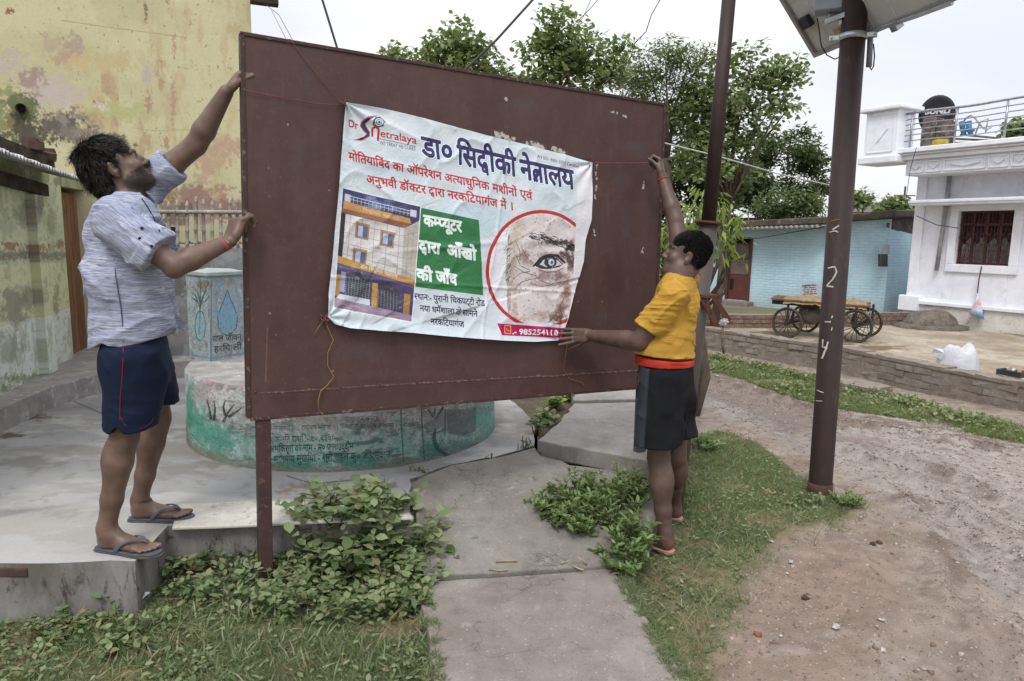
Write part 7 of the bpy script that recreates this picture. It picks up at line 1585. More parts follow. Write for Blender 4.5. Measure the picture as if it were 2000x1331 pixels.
# ================================================================== MAN IN THE GREY-BLUE SHIRT (left)
def build_left():
    A_ = lambda x, y, Y: at_y(x, y, Y)
    zf = ZA+.018
    heel1 = at_z(193, 1066, zf); toe1 = at_z(308, 1078, zf); heel2 = at_z(256, 1010, zf); toe2 = at_z(374, 1008, zf)
    ank1 = A_(210, 1032, heel1[1]+.0)+[0, 0, 0]; ank1 = np.array([*(heel1+unit(toe1-heel1)*.045)[:2], zf+.085]); ank2 = np.array([*(heel2+unit(toe2-heel2)*.045)[:2], zf+.085])
    kn1 = A_(243, 842, heel1[1]+.02); kn2 = A_(308, 812, heel2[1]+.02)
    hp1 = A_(252, 690, 2.90); hp2 = A_(282, 686, 3.11); pel = (hp1+hp2)/2
    sh1 = A_(218, 432, 2.82); sh2 = A_(288, 362, 3.13); el1 = A_(343, 520, 2.83); wr1 = A_(448, 472, 2.98); el2 = A_(382, 284, 3.15); wr2 = A_(442, 180, 3.13)
    nk = A_(252, 398, 2.98); hc = A_(229, 329, 2.99)
    gaze = unit(np.array([.90, .38, .60])); M = frame(gaze, np.array([-.55, -.2, .9])); SC = 1.03
    print('LEN L lengths: uarm', np.linalg.norm(el1-sh1), 'farm', np.linalg.norm(wr1-el1), 'uarm2', np.linalg.norm(el2-sh2), 'farm2', np.linalg.norm(wr2-el2), 'thigh', np.linalg.norm(kn1-hp1), 'shin', np.linalg.norm(kn1-ank1), 'shoulders', np.linalg.norm(sh1-sh2))
    root = empty('person', (pel[0], pel[1], ZA), 'man in grey-blue streaked shirt and navy shorts standing on the platform holding the board edge', 'person')
    v = Vol((-1.98, 2.55, ZA), (-1.05, 3.4, 2.42), .0046)
    side = unit(sh2-sh1)
    # trunk (mostly under the shirt)
    tw = unit(hp2-hp1)
    v.cone(pel+[0, 0, -.02], pel+[0, 0, .10], .085, .08, .04, wide=tw, ratio=1.2); v.cone(pel+[0, 0, .1], (nk*.35+pel*.65)+[0, 0, .05], .08, .085, .05, wide=tw, ratio=1.2); v.cone((nk*.35+pel*.65)+[0, 0, .05], nk*.85+pel*.15, .085, .075, .04, wide=side, ratio=1.3)
    v.cone(sh1, sh2, .045, .045, .03); v.cone(nk-[0, 0, .06], nk+[.0, 0, .02], .062, .056, .03); v.cone(nk-[0, 0, .02], hc+M@np.array([0, -.03, -.05]), .056, .055, .025)
    p = head(v, hc, M, SC)
    # arms
    v.chain([sh1, sh1*.5+el1*.5, el1], [.054, .050, .045], .02); v.chain([el1, el1*.72+wr1*.28, wr1], [.044, .047, .029], .012, ); v.ell(el1+unit(el1-wr1)*.01-[0, 0, .012], (.03, .03, .03), k=.02)
    v.chain([sh2, sh2*.5+el2*.5, el2], [.052, .049, .045], .02); v.chain([el2, el2*.72+wr2*.28, wr2], [.045, .048, .030], .012)
    be = BP(0, 0); edge = unit(BZ)
    # lower hand: palm on the board's edge, fingers curled over its face
    g1 = bp(479, 418, .01); d1 = unit(A_(474, 400, 3.05)-wr1); fc = [(.55, 1.0, .7), (.6, 1.1, .7), (.65, 1.15, .7), (.7, 1.2, .7)]
    hand(v, wr1, d1, unit(BX*1.0+BY*.5), -1, [(.75, 1.35, .8), (.85, 1.4, .8), (.95, 1.45, .8), (1.0, 1.5, .8)], .20, .14, (.10, .30, .05))
    d2 = unit(A_(466, 146, 3.15)-wr2); hand(v, wr2, d2, unit(BX*.95-[0, 0, .25]+BY*.1), -1, [(.9, 1.3, .8), (.95, 1.3, .8), (1.0, 1.35, .8), (1.05, 1.4, .8)], .19, .06, (.2, .6, .4))
    # legs
    v.chain([hp1-[0, 0, .03], hp1*.5+kn1*.5, kn1+[0, 0, .03]], [.068, .072, .060], .02); v.chain([kn1+[0, 0, .03], kn1-[0, 0, .03]], [.056, .052], .02); cf = unit(heel1-toe1)
    for kn, an, cfd in ((kn1, ank1, unit((heel1-toe1)*[1, 1, 0])), (kn2, ank2, unit((heel2-toe2)*[1, 1, 0]))):
        v.chain([kn-[0, 0, .03], kn*.68+an*.32, kn*.3+an*.7, an], [.055, .055, .043, .036], .02); v.ell(kn*.70+an*.30+cfd*.022, (.046, .046, .095), k=.035); v.ell(kn-cfd*.028, (.03, .03, .038), k=.025)
    v.chain([hp2-[0, 0, .03], hp2*.5+kn2*.5, kn2+[0, 0, .03]], [.066, .068, .055], .02)
    pf1, _, _ = foot(v, ank1, heel1, toe1, -1); pf2, _, _ = foot(v, ank2, heel2, toe2, -1)
    V, F = v.mesh()
    q = (V-hc)@M/SC; zc = q[:, 2]; yc = q[:, 1]; xc = np.abs(q[:, 0])
    jaw = .95*sstep(-.044, -.054, zc-.28*(yc-.03)+.016*(vn3(V*90, 3)-.5))*sstep(-.02, .0, yc)*sstep(-.175, -.13, zc)
    ms = sstep(-.042, -.050, zc)*sstep(.084, .09, yc)
    beard = np.clip(jaw+.9*ms+sstep(.014, .002, np.abs(yc-.005))*sstep(-.06, -.03, zc)*sstep(.03, .0, zc)*(xc > .055), 0, 1); beard *= (np.linalg.norm(q, axis=1) < .19)
    lips = (np.abs(zc+.066) < .011)*(yc > .088)*(xc < .024); beard = beard*(1-lips)
    brow = sstep(.010, .004, np.abs(zc-.028+.12*(xc-.03)**2*40))*(yc > .07)*(xc < .052)*(xc > .010)*(np.linalg.norm(q, axis=1) < .19); beard = np.clip(beard+brow*.9, 0, 1)
    warm = np.zeros(len(V))
    for c in (heel1, heel2, toe1, toe2): warm = np.maximum(warm, .32*sstep(.10, .03, np.linalg.norm(V-c, axis=1)))
    warm = np.maximum(warm, .6*lips*.5)
    sk = skinmat('brown_skin', (.128, .078, .057), (.094, .057, .043), (.014, .011, .010))
    mk('body', V, F, sk, root, True, attrs={'beard': beard, 'warm': warm})
    eyes(p, M, SC, root, eyem, irism)
    # ---- hair cap and strands
    hv = Vol(hc-.2, hc+.2, .006); hv.ell(hc+M@np.array([0, -.028, .052])*SC, np.array([.090, .104, .092])*SC, M, .0); hv.ell(hc+M@np.array([0, -.075, -.02])*SC, np.array([.078, .058, .075])*SC, M, .03)
    hv.ell(hc+M@np.array([0, .108, -.035])*SC, np.array([.13, .096, .084])*SC, M, .012, True); hv.ell(hc+M@np.array([.0, .135, .03])*SC, np.array([.10, .080, .062])*SC, M, .012, True)
    for s_ in (-1, 1): hv.ell(hc+M@np.array([s_*.085, .0, -.035])*SC, np.array([.03, .034, .035])*SC, M, .008, True)
    hv.disp(lambda P: .022*(vn3(P*26, 4)-.5)+.014*(vn3(P*60, 6)-.5)-.002)
    HV, HF = hv.mesh(); mk('hair', HV, HF, hairbase, root, True)
    N_ = vnorm(HV, HF); r = np.random.default_rng(5); sel = r.choice(len(HV), 9500); R0 = HV[sel]; N0 = N_[sel]; qq = (R0-hc)@M/SC
    cr_ = hc+M@np.array([.02, -.07, .12])*SC; D0 = R0-cr_; D0 = D0-N0*(D0*N0).sum(1)[:, None]; D0 /= np.linalg.norm(D0, axis=1)[:, None]+1e-9; D0 += N0*.34+r.normal(size=D0.shape)*.26
    strands('hair_strands', R0, D0/np.linalg.norm(D0, axis=1)[:, None], N0, .036, hairm, root, .0010, 5, .55, .22, r)
    bm_ = (beard > .55) & (np.linalg.norm(q, axis=1) < .19); bi = np.nonzero(bm_)[0]; VN = vnorm(V, F); sel = r.choice(bi, 4200); D0 = VN[sel]*.7-[0, 0, .6]+r.normal(size=(4200, 3))*.2; strands('beard', V[sel], D0/np.linalg.norm(D0, axis=1)[:, None], VN[sel], .011, hairm, root, .0007, 2, .2, .3, r)
    # ---- shirt
    s = Vol((-1.98, 2.55, .80), (-1.15, 3.5, 1.95), .0052)
    up1 = nk*.9+pel*.1; mid = A_(250, 540, 2.98); low = A_(258, 640, 2.99)
    s.cone(low-[0, 0, .12], low+[0, 0, .0], .158, .152, .05, wide=unit(np.array([1, .25, 0])), ratio=1.04); s.cone(low, mid, .152, .140, .05, wide=unit([1, .2, 0]), ratio=1.05); ch_ = A_(247, 440, 3.02)
    s.cone(mid, ch_, .136, .122, .06, wide=unit([.7, .6, 0]), ratio=1.15); s.cone(ch_, nk*.72+ch_*.28, .115, .085, .07, wide=side, ratio=1.25); s.cone(sh1+unit(nk-sh1)*.02, nk-[0, 0, .05], .068, .06, .05); s.cone(sh2+unit(nk-sh2)*.02, nk-[0, 0, .05], .064, .06, .05)
    c1 = sh1+(el1-sh1)*.72; c2 = sh2+(el2-sh2)*.52
    s.cone(sh1, c1, .074, .080, .035, wide=unit([0, .3, 1]), ratio=1.12, clip=[(c1, el1-sh1)]); s.cone(sh2, c2, .068, .070, .035, clip=[(c2, el2-sh2)])
    ax1 = unit(el1-sh1); ax2 = unit(el2-sh2)
    tors = lambda P: sstep(.16, .05, np.abs((P-mid)@unit(nk-low)-.05))
    s.disp(lambda P: fold(P, [((.35, .1, 1), .09, .014, 2), ((.8, -.2, .6), .10, .014, 5), ((-.6, .3, .8), .07, .012, 8), ((.1, .3, 1), .045, .007, 12)])*(1-.6*sstep(1.18, 1.05, P[:, 2])))
    # rolled cuffs
    for c, ax, r_ in ((c1, ax1, .080), (c2, ax2, .070)): s.cone(c-ax*.05, c-ax*.004, r_+.006, r_+.008, .004, wide=unit([0, .3, 1]) if c is c1 else None, ratio=1.12 if c is c1 else 1., clip=[(c, ax), (c-ax*.045, -ax)])
    # curved tail hem
    hb_, hf_ = at_y(183, 684, 2.98), at_y(346, 655, 3.05)
    g = [s.lo[i]+s.h*np.arange(s.n[i]) for i in range(3)]
    xx = g[0][:, None]; yy_ = g[1][None]; t_ = (xx-hb_[0])/(hf_[0]-hb_[0]); hz = hb_[2]+.012+(hf_[2]-hb_[2])*t_*1.0+.018*np.exp(-((t_-.36)/.10)**2)-.012*np.exp(-((t_-.7)/.2)**2)+.05*sstep(.93, 1.1, t_)+.03*sstep(.08, -.1, t_)+0*yy_
    s.f = np.maximum(s.f, (hz[..., None]-g[2][None, None]).astype(np.float32))
    # neck opening
    s.cone(nk-[0, 0, .06], nk+M@np.array([0, .0, .1]), .062, .07, .01, sub=True, clip=[(nk-[0, 0, .035], (0, 0, -1))]); s.cone(nk+M@np.array([0, .05, -.01]), nk+M@np.array([0, .10, -.10]), .034, .014, .01, sub=True)
    SV, SF = s.mesh()
    # local pattern frame: streaks follow the torso's horizontal, and the sleeve's own run
    up_t = unit(nk-low); ex_ = unit(np.cross(np.array([0, 1, 0]), up_t)); co_ = np.stack([SV@unit([.8, -.5, 0]), SV@unit([.5, .8, 0]), SV@up_t], 1)
    def near(P, a, b): d = b-a; t = np.clip(((P-a)@d)/(d@d), 0, 1); return np.linalg.norm(P-a-t[:, None]*d, axis=1)
    d1_, d2_ = near(SV, sh1+ax1*.05, c1), near(SV, sh2+ax2*.05, c2); m1 = d1_ < .105; m2 = (d2_ < .09) & ~m1
    perp = unit(np.cross(ax1, [0, 1, 0])); co_[m1] = np.stack([SV[m1]@unit(ax1+perp*.05), SV[m1]@np.cross(ax1, perp), SV[m1]@perp], 1)[:, [0, 1, 2]]+3.0
    t = NT('slub_stripe_shirt'); a = t.n('Attribute'); a.attribute_name = 'pat'; mpp = t.n('Mapping'); mpp.inputs['Scale'].default_value = (7, 7, 150); t.l(a.outputs['Vector'], mpp.inputs[0]); n1_ = t.noise(mpp.outputs[0], 1.0, 4, .7, .1)
    mp2 = t.n('Mapping'); mp2.inputs['Scale'].default_value = (2.5, 2.5, 22); t.l(a.outputs['Vector'], mp2.inputs[0]); n2_ = t.noise(mp2.outputs[0], 1.0, 4, .6); mp3 = t.n('Mapping'); mp3.inputs['Scale'].default_value = (22, 22, 420); t.l(a.outputs['Vector'], mp3.inputs[0]); n3_ = t.noise(mp3.outputs[0], 1.0, 2, .6)
    c = t.mix(t.ramp(n1_, [(.40, 0.), (.60, 1.)]), lin((180, 183, 196)), lin((130, 137, 160))); c = t.mix(t.ramp(n3_, [(.52, 0.), (.62, .8)]), c, lin((72, 78, 104))); c = t.mix(t.ramp(n2_, [(.42, 0.), (.62, .6)]), c, lin((126, 133, 154))); t.col(c); t.b.inputs['Roughness'].default_value = .85; t.b.inputs['Specular IOR Level'].default_value = .15
    t.bump(t.math('ADD', n3_, t.math('MULTIPLY', t.noise(t.coord('World'), 30, 4, .6, 1.), 2.2)), .35, .004)
    sh_o = mk('shirt', SV, SF, t.m, root, True, attrs={'pat': co_}); nav = clothmat('navy_trim', (.012, .016, .035), (.018, .022, .045)); shm = t.m
    # collar
    b = MB(); cn = nk-[0, 0, .02]; axn = unit(M@np.array([0, -.15, 1])); fr = frame(unit(gaze*[1, 1, 0]), up); V = []; nC = 24
    for i in range(nC+1):
        a = math.radians(110+320*i/nC)-math.pi/2*0; a = math.radians(-250+ 320*i/nC+ 90+ 70+ 20-0)
        a = math.radians(110)+math.radians(320)*i/nC; dx = fr@np.array([math.cos(a), math.sin(a), 0]); e = 1-abs(i/nC-.5)*2
        V += [cn+dx*.066+[0, 0, .046+.012*e], cn+dx*(.096+.012*(1-e))+[0, 0, .010-.026*(1-e)], cn+dx*.070+[0, 0, .042+.012*e]]
    F = []
    for i in range(nC): k = 3*i; F += [(k, k+3, k+4, k+1), (k+2, k+1, k+4, k+5)]
    o = b.add(V, F).build('collar', shm, root, True); m_ = o.modifiers.new('s', 'SOLIDIFY'); m_.thickness = .003
    # side seam, buttons, placket, loose front flap
    def surf(px, py, Yg, vol=s, ext=.0):
        d = ray(px, py); ts = np.linspace((Yg-.5)/d[1], (Yg+.3)/d[1], 500); P = CC+ts[:, None]*d; ij = ((P-vol.lo)/vol.h).round().astype(int); ok = ((ij >= 0) & (ij < vol.n)).all(1); ij = np.clip(ij, 0, vol.n-1); ff = np.where(ok, vol.f[ij[:, 0], ij[:, 1], ij[:, 2]], 1); h_ = np.nonzero(ff < 0)[0]
        return P[h_[0]]-d*ext if len(h_) else at_y(px, py, Yg)
    seam = clothmat('seam_thread', (.12, .10, .16), (.08, .08, .14)); pts = [surf(x, y, 3.0, ext=.0025) for x, y in ((223, 506), (226, 540), (231, 570), (236, 600), (239, 630), (241, 668))]; MB().tube(pts, .0022, 5).build('side_seam', seam, root, True)
    bt = mat_rough('dark_button', (.012, .014, .03), None, 9, .3, 0)
    def button(px, py, Yg, nm='button'): 
        c = surf(px, py, Yg, ext=.002); n_ = unit(CC-c); u1 = unit(np.cross(up, n_)); u2 = np.cross(n_, u1); MB().add([c+(u1*math.cos(a)+u2*math.sin(a))*.0062 for a in np.linspace(0, 6.28, 14, endpoint=False)]+[c+n_*.003+(u1*math.cos(a)+u2*math.sin(a))*.0055 for a in np.linspace(0, 6.28, 14, endpoint=False)], [tuple(range(14, 28))]+[(i, (i+1) % 14, 14+(i+1) % 14, 14+i) for i in range(14)]).build(nm, bt, root)
    button(273, 466, 2.9); button(296, 481, 2.9); button(277, 446, 2.9)
    pts = [surf(x, y, 3.1, ext=.002) for x, y in ((277, 388), (288, 404), (300, 425), (311, 450), (317, 480))]; MB().tube(pts, .0024, 5).build('placket_edge', nav, root, True)
    b = MB(); P = [at_y(x, y, Y) for x, y, Y in ((322, 530, 3.08), (334, 545, 3.1), (343, 590, 3.1), (352, 625, 3.1), (366, 632, 3.11), (362, 648, 3.1), (348, 640, 3.1), (345, 655, 3.08), (335, 650, 3.05), (327, 590, 3.05))]; o = b.add(P, [list(range(len(P)))]).build('shirt_flap', shm, root); m_ = o.modifiers.new('s', 'SOLIDIFY'); m_.thickness = .006
    V_ = np.array([P_ for P_ in P]); at = o.data.attributes.new('pat', 'FLOAT_VECTOR', 'POINT'); at.data.foreach_set('vector', np.stack([V_[:, 0], V_[:, 1], V_[:, 2]], 1).astype(np.float32).ravel())
    # ---- shorts
    t_ = Vol((-1.95, 2.6, .60), (-1.2, 3.5, 1.25), .0052)
    t_.cone(pel+[0, 0, .06], pel-[0, 0, .05], .120, .140, .05, wide=tw, ratio=1.05)
    h1 = hp1*.12+kn1*.88; h2 = A_(318, 782, 3.22); e1 = h1-[0, 0, .02]
    hm1 = A_(256, 832, 2.93); hm2 = A_(312, 784, 3.2)
    t_.cone(hp1+[0, .02, -.02], hm1-[0, 0, .04], .108, .098, .05, wide=unit([1, 0, 0]), ratio=1.10); t_.cone(hp2-[0, 0, .02], hm2-[0, 0, .05], .102, .086, .05)
    dn = A_(221, 838, 2.93); g = [t_.lo[i]+t_.h*np.arange(t_.n[i]) for i in range(3)]
    zz1 = A_(256, 836, 2.93)[2]; zz2 = A_(318, 783, 3.2)[2]; XX_ = g[0][:, None]; YY_ = g[1][None]; mxx_ = sstep(3.02, 3.10, YY_+0*XX_)
    notch = .035*np.exp(-((XX_-A_(233, 830, 2.85)[0])/.022)**2)*(YY_ < 2.93)
    xc1 = hm1[0]; hz = (zz1+.9*(XX_-xc1)**2*1.2+notch)*(1-mxx_)+zz2*mxx_; t_.f = np.maximum(t_.f, (hz[..., None]-g[2][None, None]).astype(np.float32))
    t_.disp(lambda P: fold(P, [((1, .3, .25), .10, .010, 21), ((.9, -.4, -.3), .08, .007, 22), ((.2, .1, 1), .07, .005, 25)]))
    TV, TF = t_.mesh(); mk('shorts', TV, TF, clothmat('navy_shorts', lin((22, 32, 56)), lin((17, 25, 46)), 7, rough=.7), root, True)
    rdt = mat_rough('red_piping', lin((140, 32, 44)), None, 9, .8, 0); pts = [surf(x, y, 3.0, t_, .0015) for x, y in ((241, 676), (240, 710), (238, 745), (235, 780), (234, 815), (234, 824))]; MB().tube(pts, .0018, 5).build('piping', rdt, root, True)
    pts = [surf(x, y, 3.0, t_, .0015) for x, y in ((235, 815), (245, 831), (262, 837), (280, 836), (294, 828), (301, 815))]; MB().tube(pts, .0012, 4).build('hem_piping', rdt, root, True)
    # wrist threads, anklet, ring
    fw1 = unit(wr1-el1)
    def band(c, ax, r_, th, mat, nm, n=20):
        u1 = unit(np.cross(ax, up)); u2 = np.cross(ax, u1); MB().tube([c+(u1*math.cos(a)+u2*math.sin(a))*r_+ax*.004*math.sin(2*a) for a in np.linspace(0, 2*math.pi, n+1)], th, 6, cap=False).build(nm, mat, root, True)
    rth = mat_rough('red_thread', lin((168, 58, 62)), lin((196, 90, 80)), 60, .9, 0); yth = mat_rough('cream_thread', lin((206, 180, 130)), lin((180, 140, 90)), 60, .9, 0)
    band(wr1-fw1*.035, fw1, .030, .0036, rth, 'wrist_thread'); band(wr1-fw1*.028, fw1, .0305, .003, rth, 'wrist_thread'); band(wr1-fw1*.014, unit(fw1+[0, 0, .25]), .030, .0022, yth, 'bangle')
    band(A_(278, 976, ank2[1]+.0), unit([0.05, 0, 1]), .041, .002, bt, 'ankle_thread')
    gs = mat_rough('grey_rubber', lin((84, 88, 100)), lin((70, 74, 84)), 20, .75, .2, .002); gsl = mat_rough('sole_rubber', lin((64, 62, 60)), lin((96, 90, 82)), 20, .9, .2, .002)
    for hl, to in ((heel1, toe1), (heel2, toe2)):
        a = np.array([*hl[:2], ZA+.001]); c = np.array([*to[:2], ZA+.001]); sandal('sandal', a, c, -1, gs, gsl, root, .018)
    return root
build_left()
# ================================================================== MAN IN THE YELLOW T-SHIRT (right)
def build_right():
    A_ = lambda x, y, Y: at_y(x, y, Y)
    zf = -.03+.016; heel1 = at_z(1312, 1076, zf); toe1 = at_z(1258, 1056, zf); heel2 = at_z(1330, 1012, zf); toe2 = at_z(1275, 1000, zf)
    d1 = unit((toe1-heel1)*[1, 1, 0]); toe1 = heel1+d1*.235; d2 = unit((toe2-heel2)*[1, 1, 0]); toe2 = heel2+d2*.235
    ank1 = np.array([*(heel1+d1*.045)[:2], zf+.085]); ank2 = np.array([*(heel2+d2*.045)[:2], zf+.085]); yb_ = heel1[1]
    kn1 = A_(1286, 895, yb_+.07); kn2 = A_(1320, 890, yb_+.28); hp1 = A_(1292, 742, yb_+.07); hp2 = A_(1316, 742, yb_+.26); pel = (hp1+hp2)/2
    sh1 = A_(1316, 580, yb_+.02); sh2 = A_(1333, 548, yb_+.36); el1 = A_(1249, 668, yb_+.07); wr1 = bp(1150, 655, .10); el2 = A_(1320, 430, yb_+.46); wr2 = A_(1293, 345, yb_+.54)
    nk = A_(1326, 544, yb_+.18); hc = A_(1340, 500, yb_+.20); gaze = unit(np.array([-.97, .20, .26])); M = frame(gaze, np.array([.15, 0, 1.])); SC = .99
    print('LEN R lengths: uarm', np.linalg.norm(el1-sh1), 'farm', np.linalg.norm(wr1-el1), 'uarm2', np.linalg.norm(el2-sh2), 'farm2', np.linalg.norm(wr2-el2), 'thigh', np.linalg.norm(kn1-hp1), 'shin', np.linalg.norm(kn1-ank1), 'shoulders', np.linalg.norm(sh1-sh2))
    root = empty('person', (pel[0], pel[1], zf), 'man in mustard T-shirt, orange waist cloth and black shorts, one arm raised at the board', 'person')
    lo = (.25, yb_-.38, -.13); hi = (1.32, yb_+.68, 2.08); v = Vol(lo, hi, .005); tw = unit(hp2-hp1); side = unit(sh2-sh1)
    v.cone(pel, pel+[0, 0, .12], .095, .095, .04, wide=tw, ratio=1.2); v.cone(pel+[0, 0, .12], nk*.85+pel*.15, .095, .08, .04, wide=side, ratio=1.25); v.cone(sh1, sh2, .058, .058, .05); v.cone(nk-[0, 0, .06], nk+[0, 0, .02], .068, .062, .03); v.cone(nk, hc+M@np.array([0, -.03, -.05]), .062, .060, .02)
    p = head(v, hc, M, SC, 1.05)
    v.chain([sh1, sh1*.5+el1*.5, el1], [.058, .056, .049], .02); v.chain([el1, el1*.75+wr1*.25, wr1], [.048, .050, .031], .012); v.ell(el1+unit(el1-wr1)*.012, (.034, .034, .034), k=.02)
    v.chain([sh2, sh2*.5+el2*.5, el2], [.056, .050, .042], .02); v.chain([el2, el2*.7+wr2*.3, wr2], [.043, .044, .028], .012)
    t1 = bp(1090, 655, .035); hand(v, wr1, unit(bp(1096, 657, .082)-wr1), unit(BY+np.array([0, 0, -.15])), 1, [(.06, .18, .2), (.10, .35, .3), (.16, .45, .35), (.26, .5, .4)], .19, .10, (.55, .5, .4))
    hand(v, wr2, unit(A_(1290, 312, yb_+.57)-wr2), unit([-.9, .4, 0]), 1, [(.9, 1.4, .9), (1.0, 1.45, .9), (1.1, 1.45, .9), (1.15, 1.45, .9)], .18, .02, (.25, .9, 1.0))
    v.chain([hp1, hp1*.5+kn1*.5, kn1], [.08, .074, .056], .03); v.chain([hp2, hp2*.5+kn2*.5, kn2], [.08, .074, .056], .03)
    for kn, an, dd in ((kn1, ank1, -d1), (kn2, ank2, -d2)):
        v.chain([kn, kn*.68+an*.32, kn*.3+an*.7, an], [.055, .056, .043, .035], .02); v.ell(kn*.70+an*.30+dd*.020, (.046, .046, .10), k=.04); v.cone(an+[0, 0, .06], an+dd*.02-[0, 0, .04], .02, .018, .02)
    foot(v, ank1, heel1, toe1, 1); foot(v, ank2, heel2, toe2, 1)
    V, F = v.mesh(); q = (V-hc)@M/SC; zc, yc, xc = q[:, 2], q[:, 1], np.abs(q[:, 0]); nr = np.linalg.norm(q, axis=1) < .19
    brow = sstep(.009, .004, np.abs(zc-.030+.12*(xc-.03)**2*40))*(yc > .07)*(xc < .052)*(xc > .012)*nr; ms = .45*sstep(-.042, -.049, zc)*(zc > -.058)*(yc > .086)*(xc < .03)*nr; beard = np.clip(brow*.9+ms, 0, 1)
    warm = np.zeros(len(V))
    for c in (heel1, heel2, toe1): warm = np.maximum(warm, .35*sstep(.09, .03, np.linalg.norm(V-c, axis=1)))
    sk = skinmat('dark_brown_skin', (.106, .064, .049), (.078, .047, .037), (.012, .010, .010)); mk('body', V, F, sk, root, True, attrs={'beard': beard, 'warm': warm}); eyes(p, M, SC, root, eyem, irism)
    hv = Vol(hc-.19, hc+.19, .006); hv.ell(hc+M@np.array([0, -.022, .052])*SC, np.array([.083, .102, .088])*SC, M, .0); hv.ell(hc+M@np.array([0, -.062, -.005])*SC, np.array([.070, .045, .055])*SC, M, .03); hv.ell(hc+M@np.array([0, .120, -.05])*SC, np.array([.13, .10, .095])*SC, M, .01, True); hv.ell(hc+M@np.array([0, .14, .02])*SC, np.array([.11, .065, .045])*SC, M, .01, True)
    for s_ in (-1, 1): hv.ell(hc+M@np.array([s_*.085, .0, -.03])*SC, np.array([.03, .034, .042])*SC, M, .008, True)
    hv.disp(lambda P: .012*(vn3(P*30, 14)-.5)+.005*(vn3(P*80, 16)-.5)); HV, HF = hv.mesh(); mk('hair', HV, HF, hairbase, root, True); N_ = vnorm(HV, HF); r = np.random.default_rng(9); sel = r.choice(len(HV), 6500); N0 = N_[sel]; R0 = HV[sel]; D0 = (M@np.array([.1, .8, .2]))[None]+N0*.45+r.normal(size=N0.shape)*.25; qq = (R0-hc)@M; D0[qq[:, 1] < -.02] += np.array([0, 0, -1.0]); strands('hair_strands', R0, D0/np.linalg.norm(D0, axis=1)[:, None], N0, .017, hairm, root, .0010, 3, .5, .05, r)
    # ---- T-shirt
    s = Vol((.55, yb_-.38, .72), (1.32, yb_+.6, 1.62), .0055)
    fwd = unit(np.array([-1, .15, 0])); mid = A_(1303, 640, yb_+.19); belly = A_(1280, 676, yb_+.15); low = A_(1298, 705, yb_+.16)
    s.cone(low-[0, 0, .1], low+[0, 0, .05], .138, .138, .05, wide=tw, ratio=1.06); s.ell(belly, (.120, .14, .11), k=.06); s.cone(low, mid, .138, .126, .05, wide=tw, ratio=1.08); ch_ = A_(1319, 594, yb_+.20); s.cone(mid, ch_, .126, .112, .06, wide=side, ratio=1.28); s.cone(ch_, nk*.7+ch_*.3, .10, .080, .06, wide=side, ratio=1.25)
    s.cone(sh1+unit(nk-sh1)*.02, nk-[0, 0, .06], .070, .052, .04); s.cone(sh2+unit(nk-sh2)*.02, nk-[0, 0, .06], .070, .052, .04)
    c1 = sh1+(el1-sh1)*.72; c2 = sh2+(el2-sh2)*.40; s.cone(sh1, c1, .076, .078, .022, clip=[(c1, el1-sh1)]); s.cone(sh2, c2, .074, .076, .035, clip=[(c2, el2-sh2)])
    s.disp(lambda P: fold(P, [((.25, .1, .95), .045, .009, 31), ((-.55, .1, .8), .06, .009, 33), ((.7, .2, .6), .08, .008, 35), ((.05, .2, 1), .026, .009, 36), ((.2, .1, 1), .019, .005, 38)]))
    hemz = A_(1300, 687, yb_+.02)[2]; s.cut((0, 0, hemz+.012), (-.06, 0, -1)); nb = unit(np.array([.22, -.1, 1])); s.cone(nk-nb*.06, nk-nb*.006, .090, .070, .03); s.cone(nk-nb*.0, nk+nb*.14, .063, .074, .004, sub=True, clip=[(nk+nb*.0, -nb)])
    u1 = unit(np.cross(nb, [0, 1, 0])); u2 = np.cross(nb, u1); MB().tube([nk+nb*.004+(u1*math.cos(a)+u2*math.sin(a))*.0665 for a in np.linspace(0, 2*math.pi, 25)], .0075, 8, cap=False).build('neckband', clothmat('mustard_rib', lin((196, 144, 50)), lin((180, 130, 44)), 6), root, True)
    SV, SF = s.mesh(); mk('tshirt', SV, SF, clothmat('mustard_cotton', lin((186, 145, 62)), lin((170, 130, 54)), 6, bump=.55, ripple=14), root, True)
    # ---- waist cloth
    w = Vol((.6, yb_-.3, .62), (1.3, yb_+.55, 1.0), .0055); zt_, zb_ = A_(1300, 692, yb_-.05)[2], A_(1300, 726, yb_-.05)[2]; cw_ = low*[1, 1, 0]
    w.cone(cw_+[0, 0, zb_-.1], cw_+[0, 0, zt_+.1], .152, .152, .01, wide=tw, ratio=1.06); w.disp(lambda P: fold(P, [((.12, .05, 1), .045, .006, 41), ((-.1, .1, 1), .03, .003, 43)])); w.cut((0, 0, zb_), (0, 0, -1)); w.cut((0, 0, zt_), (.06, 0, 1)); WV, WF = w.mesh(); mk('waist_cloth', WV, WF, clothmat('orange_red_cloth', lin((190, 66, 48)), lin((166, 50, 38)), 8, rough=.85, bump=.5, ripple=10), root, True)
    # ---- shorts
    t_ = Vol((.6, yb_-.32, .28), (1.35, yb_+.6, .95), .0055); hz = A_(1300, 879, yb_)[2]
    pel = pel+[-.012, 0, 0]; t_.cone(pel+[0, 0, .12], pel-[0, 0, .06], .138, .150, .05, wide=tw, ratio=1.05); e1 = A_(1287, 890, yb_+.04); e2 = A_(1322, 890, yb_+.24)
    t_.cone(hp1+[0, 0, .02], e1-[.012, 0, 0], .112, .113, .03, wide=unit([1, 0, 0]), ratio=1.04); t_.cone(hp2-[.01, 0, 0], e2+[.012, 0, 0], .106, .108, .03)
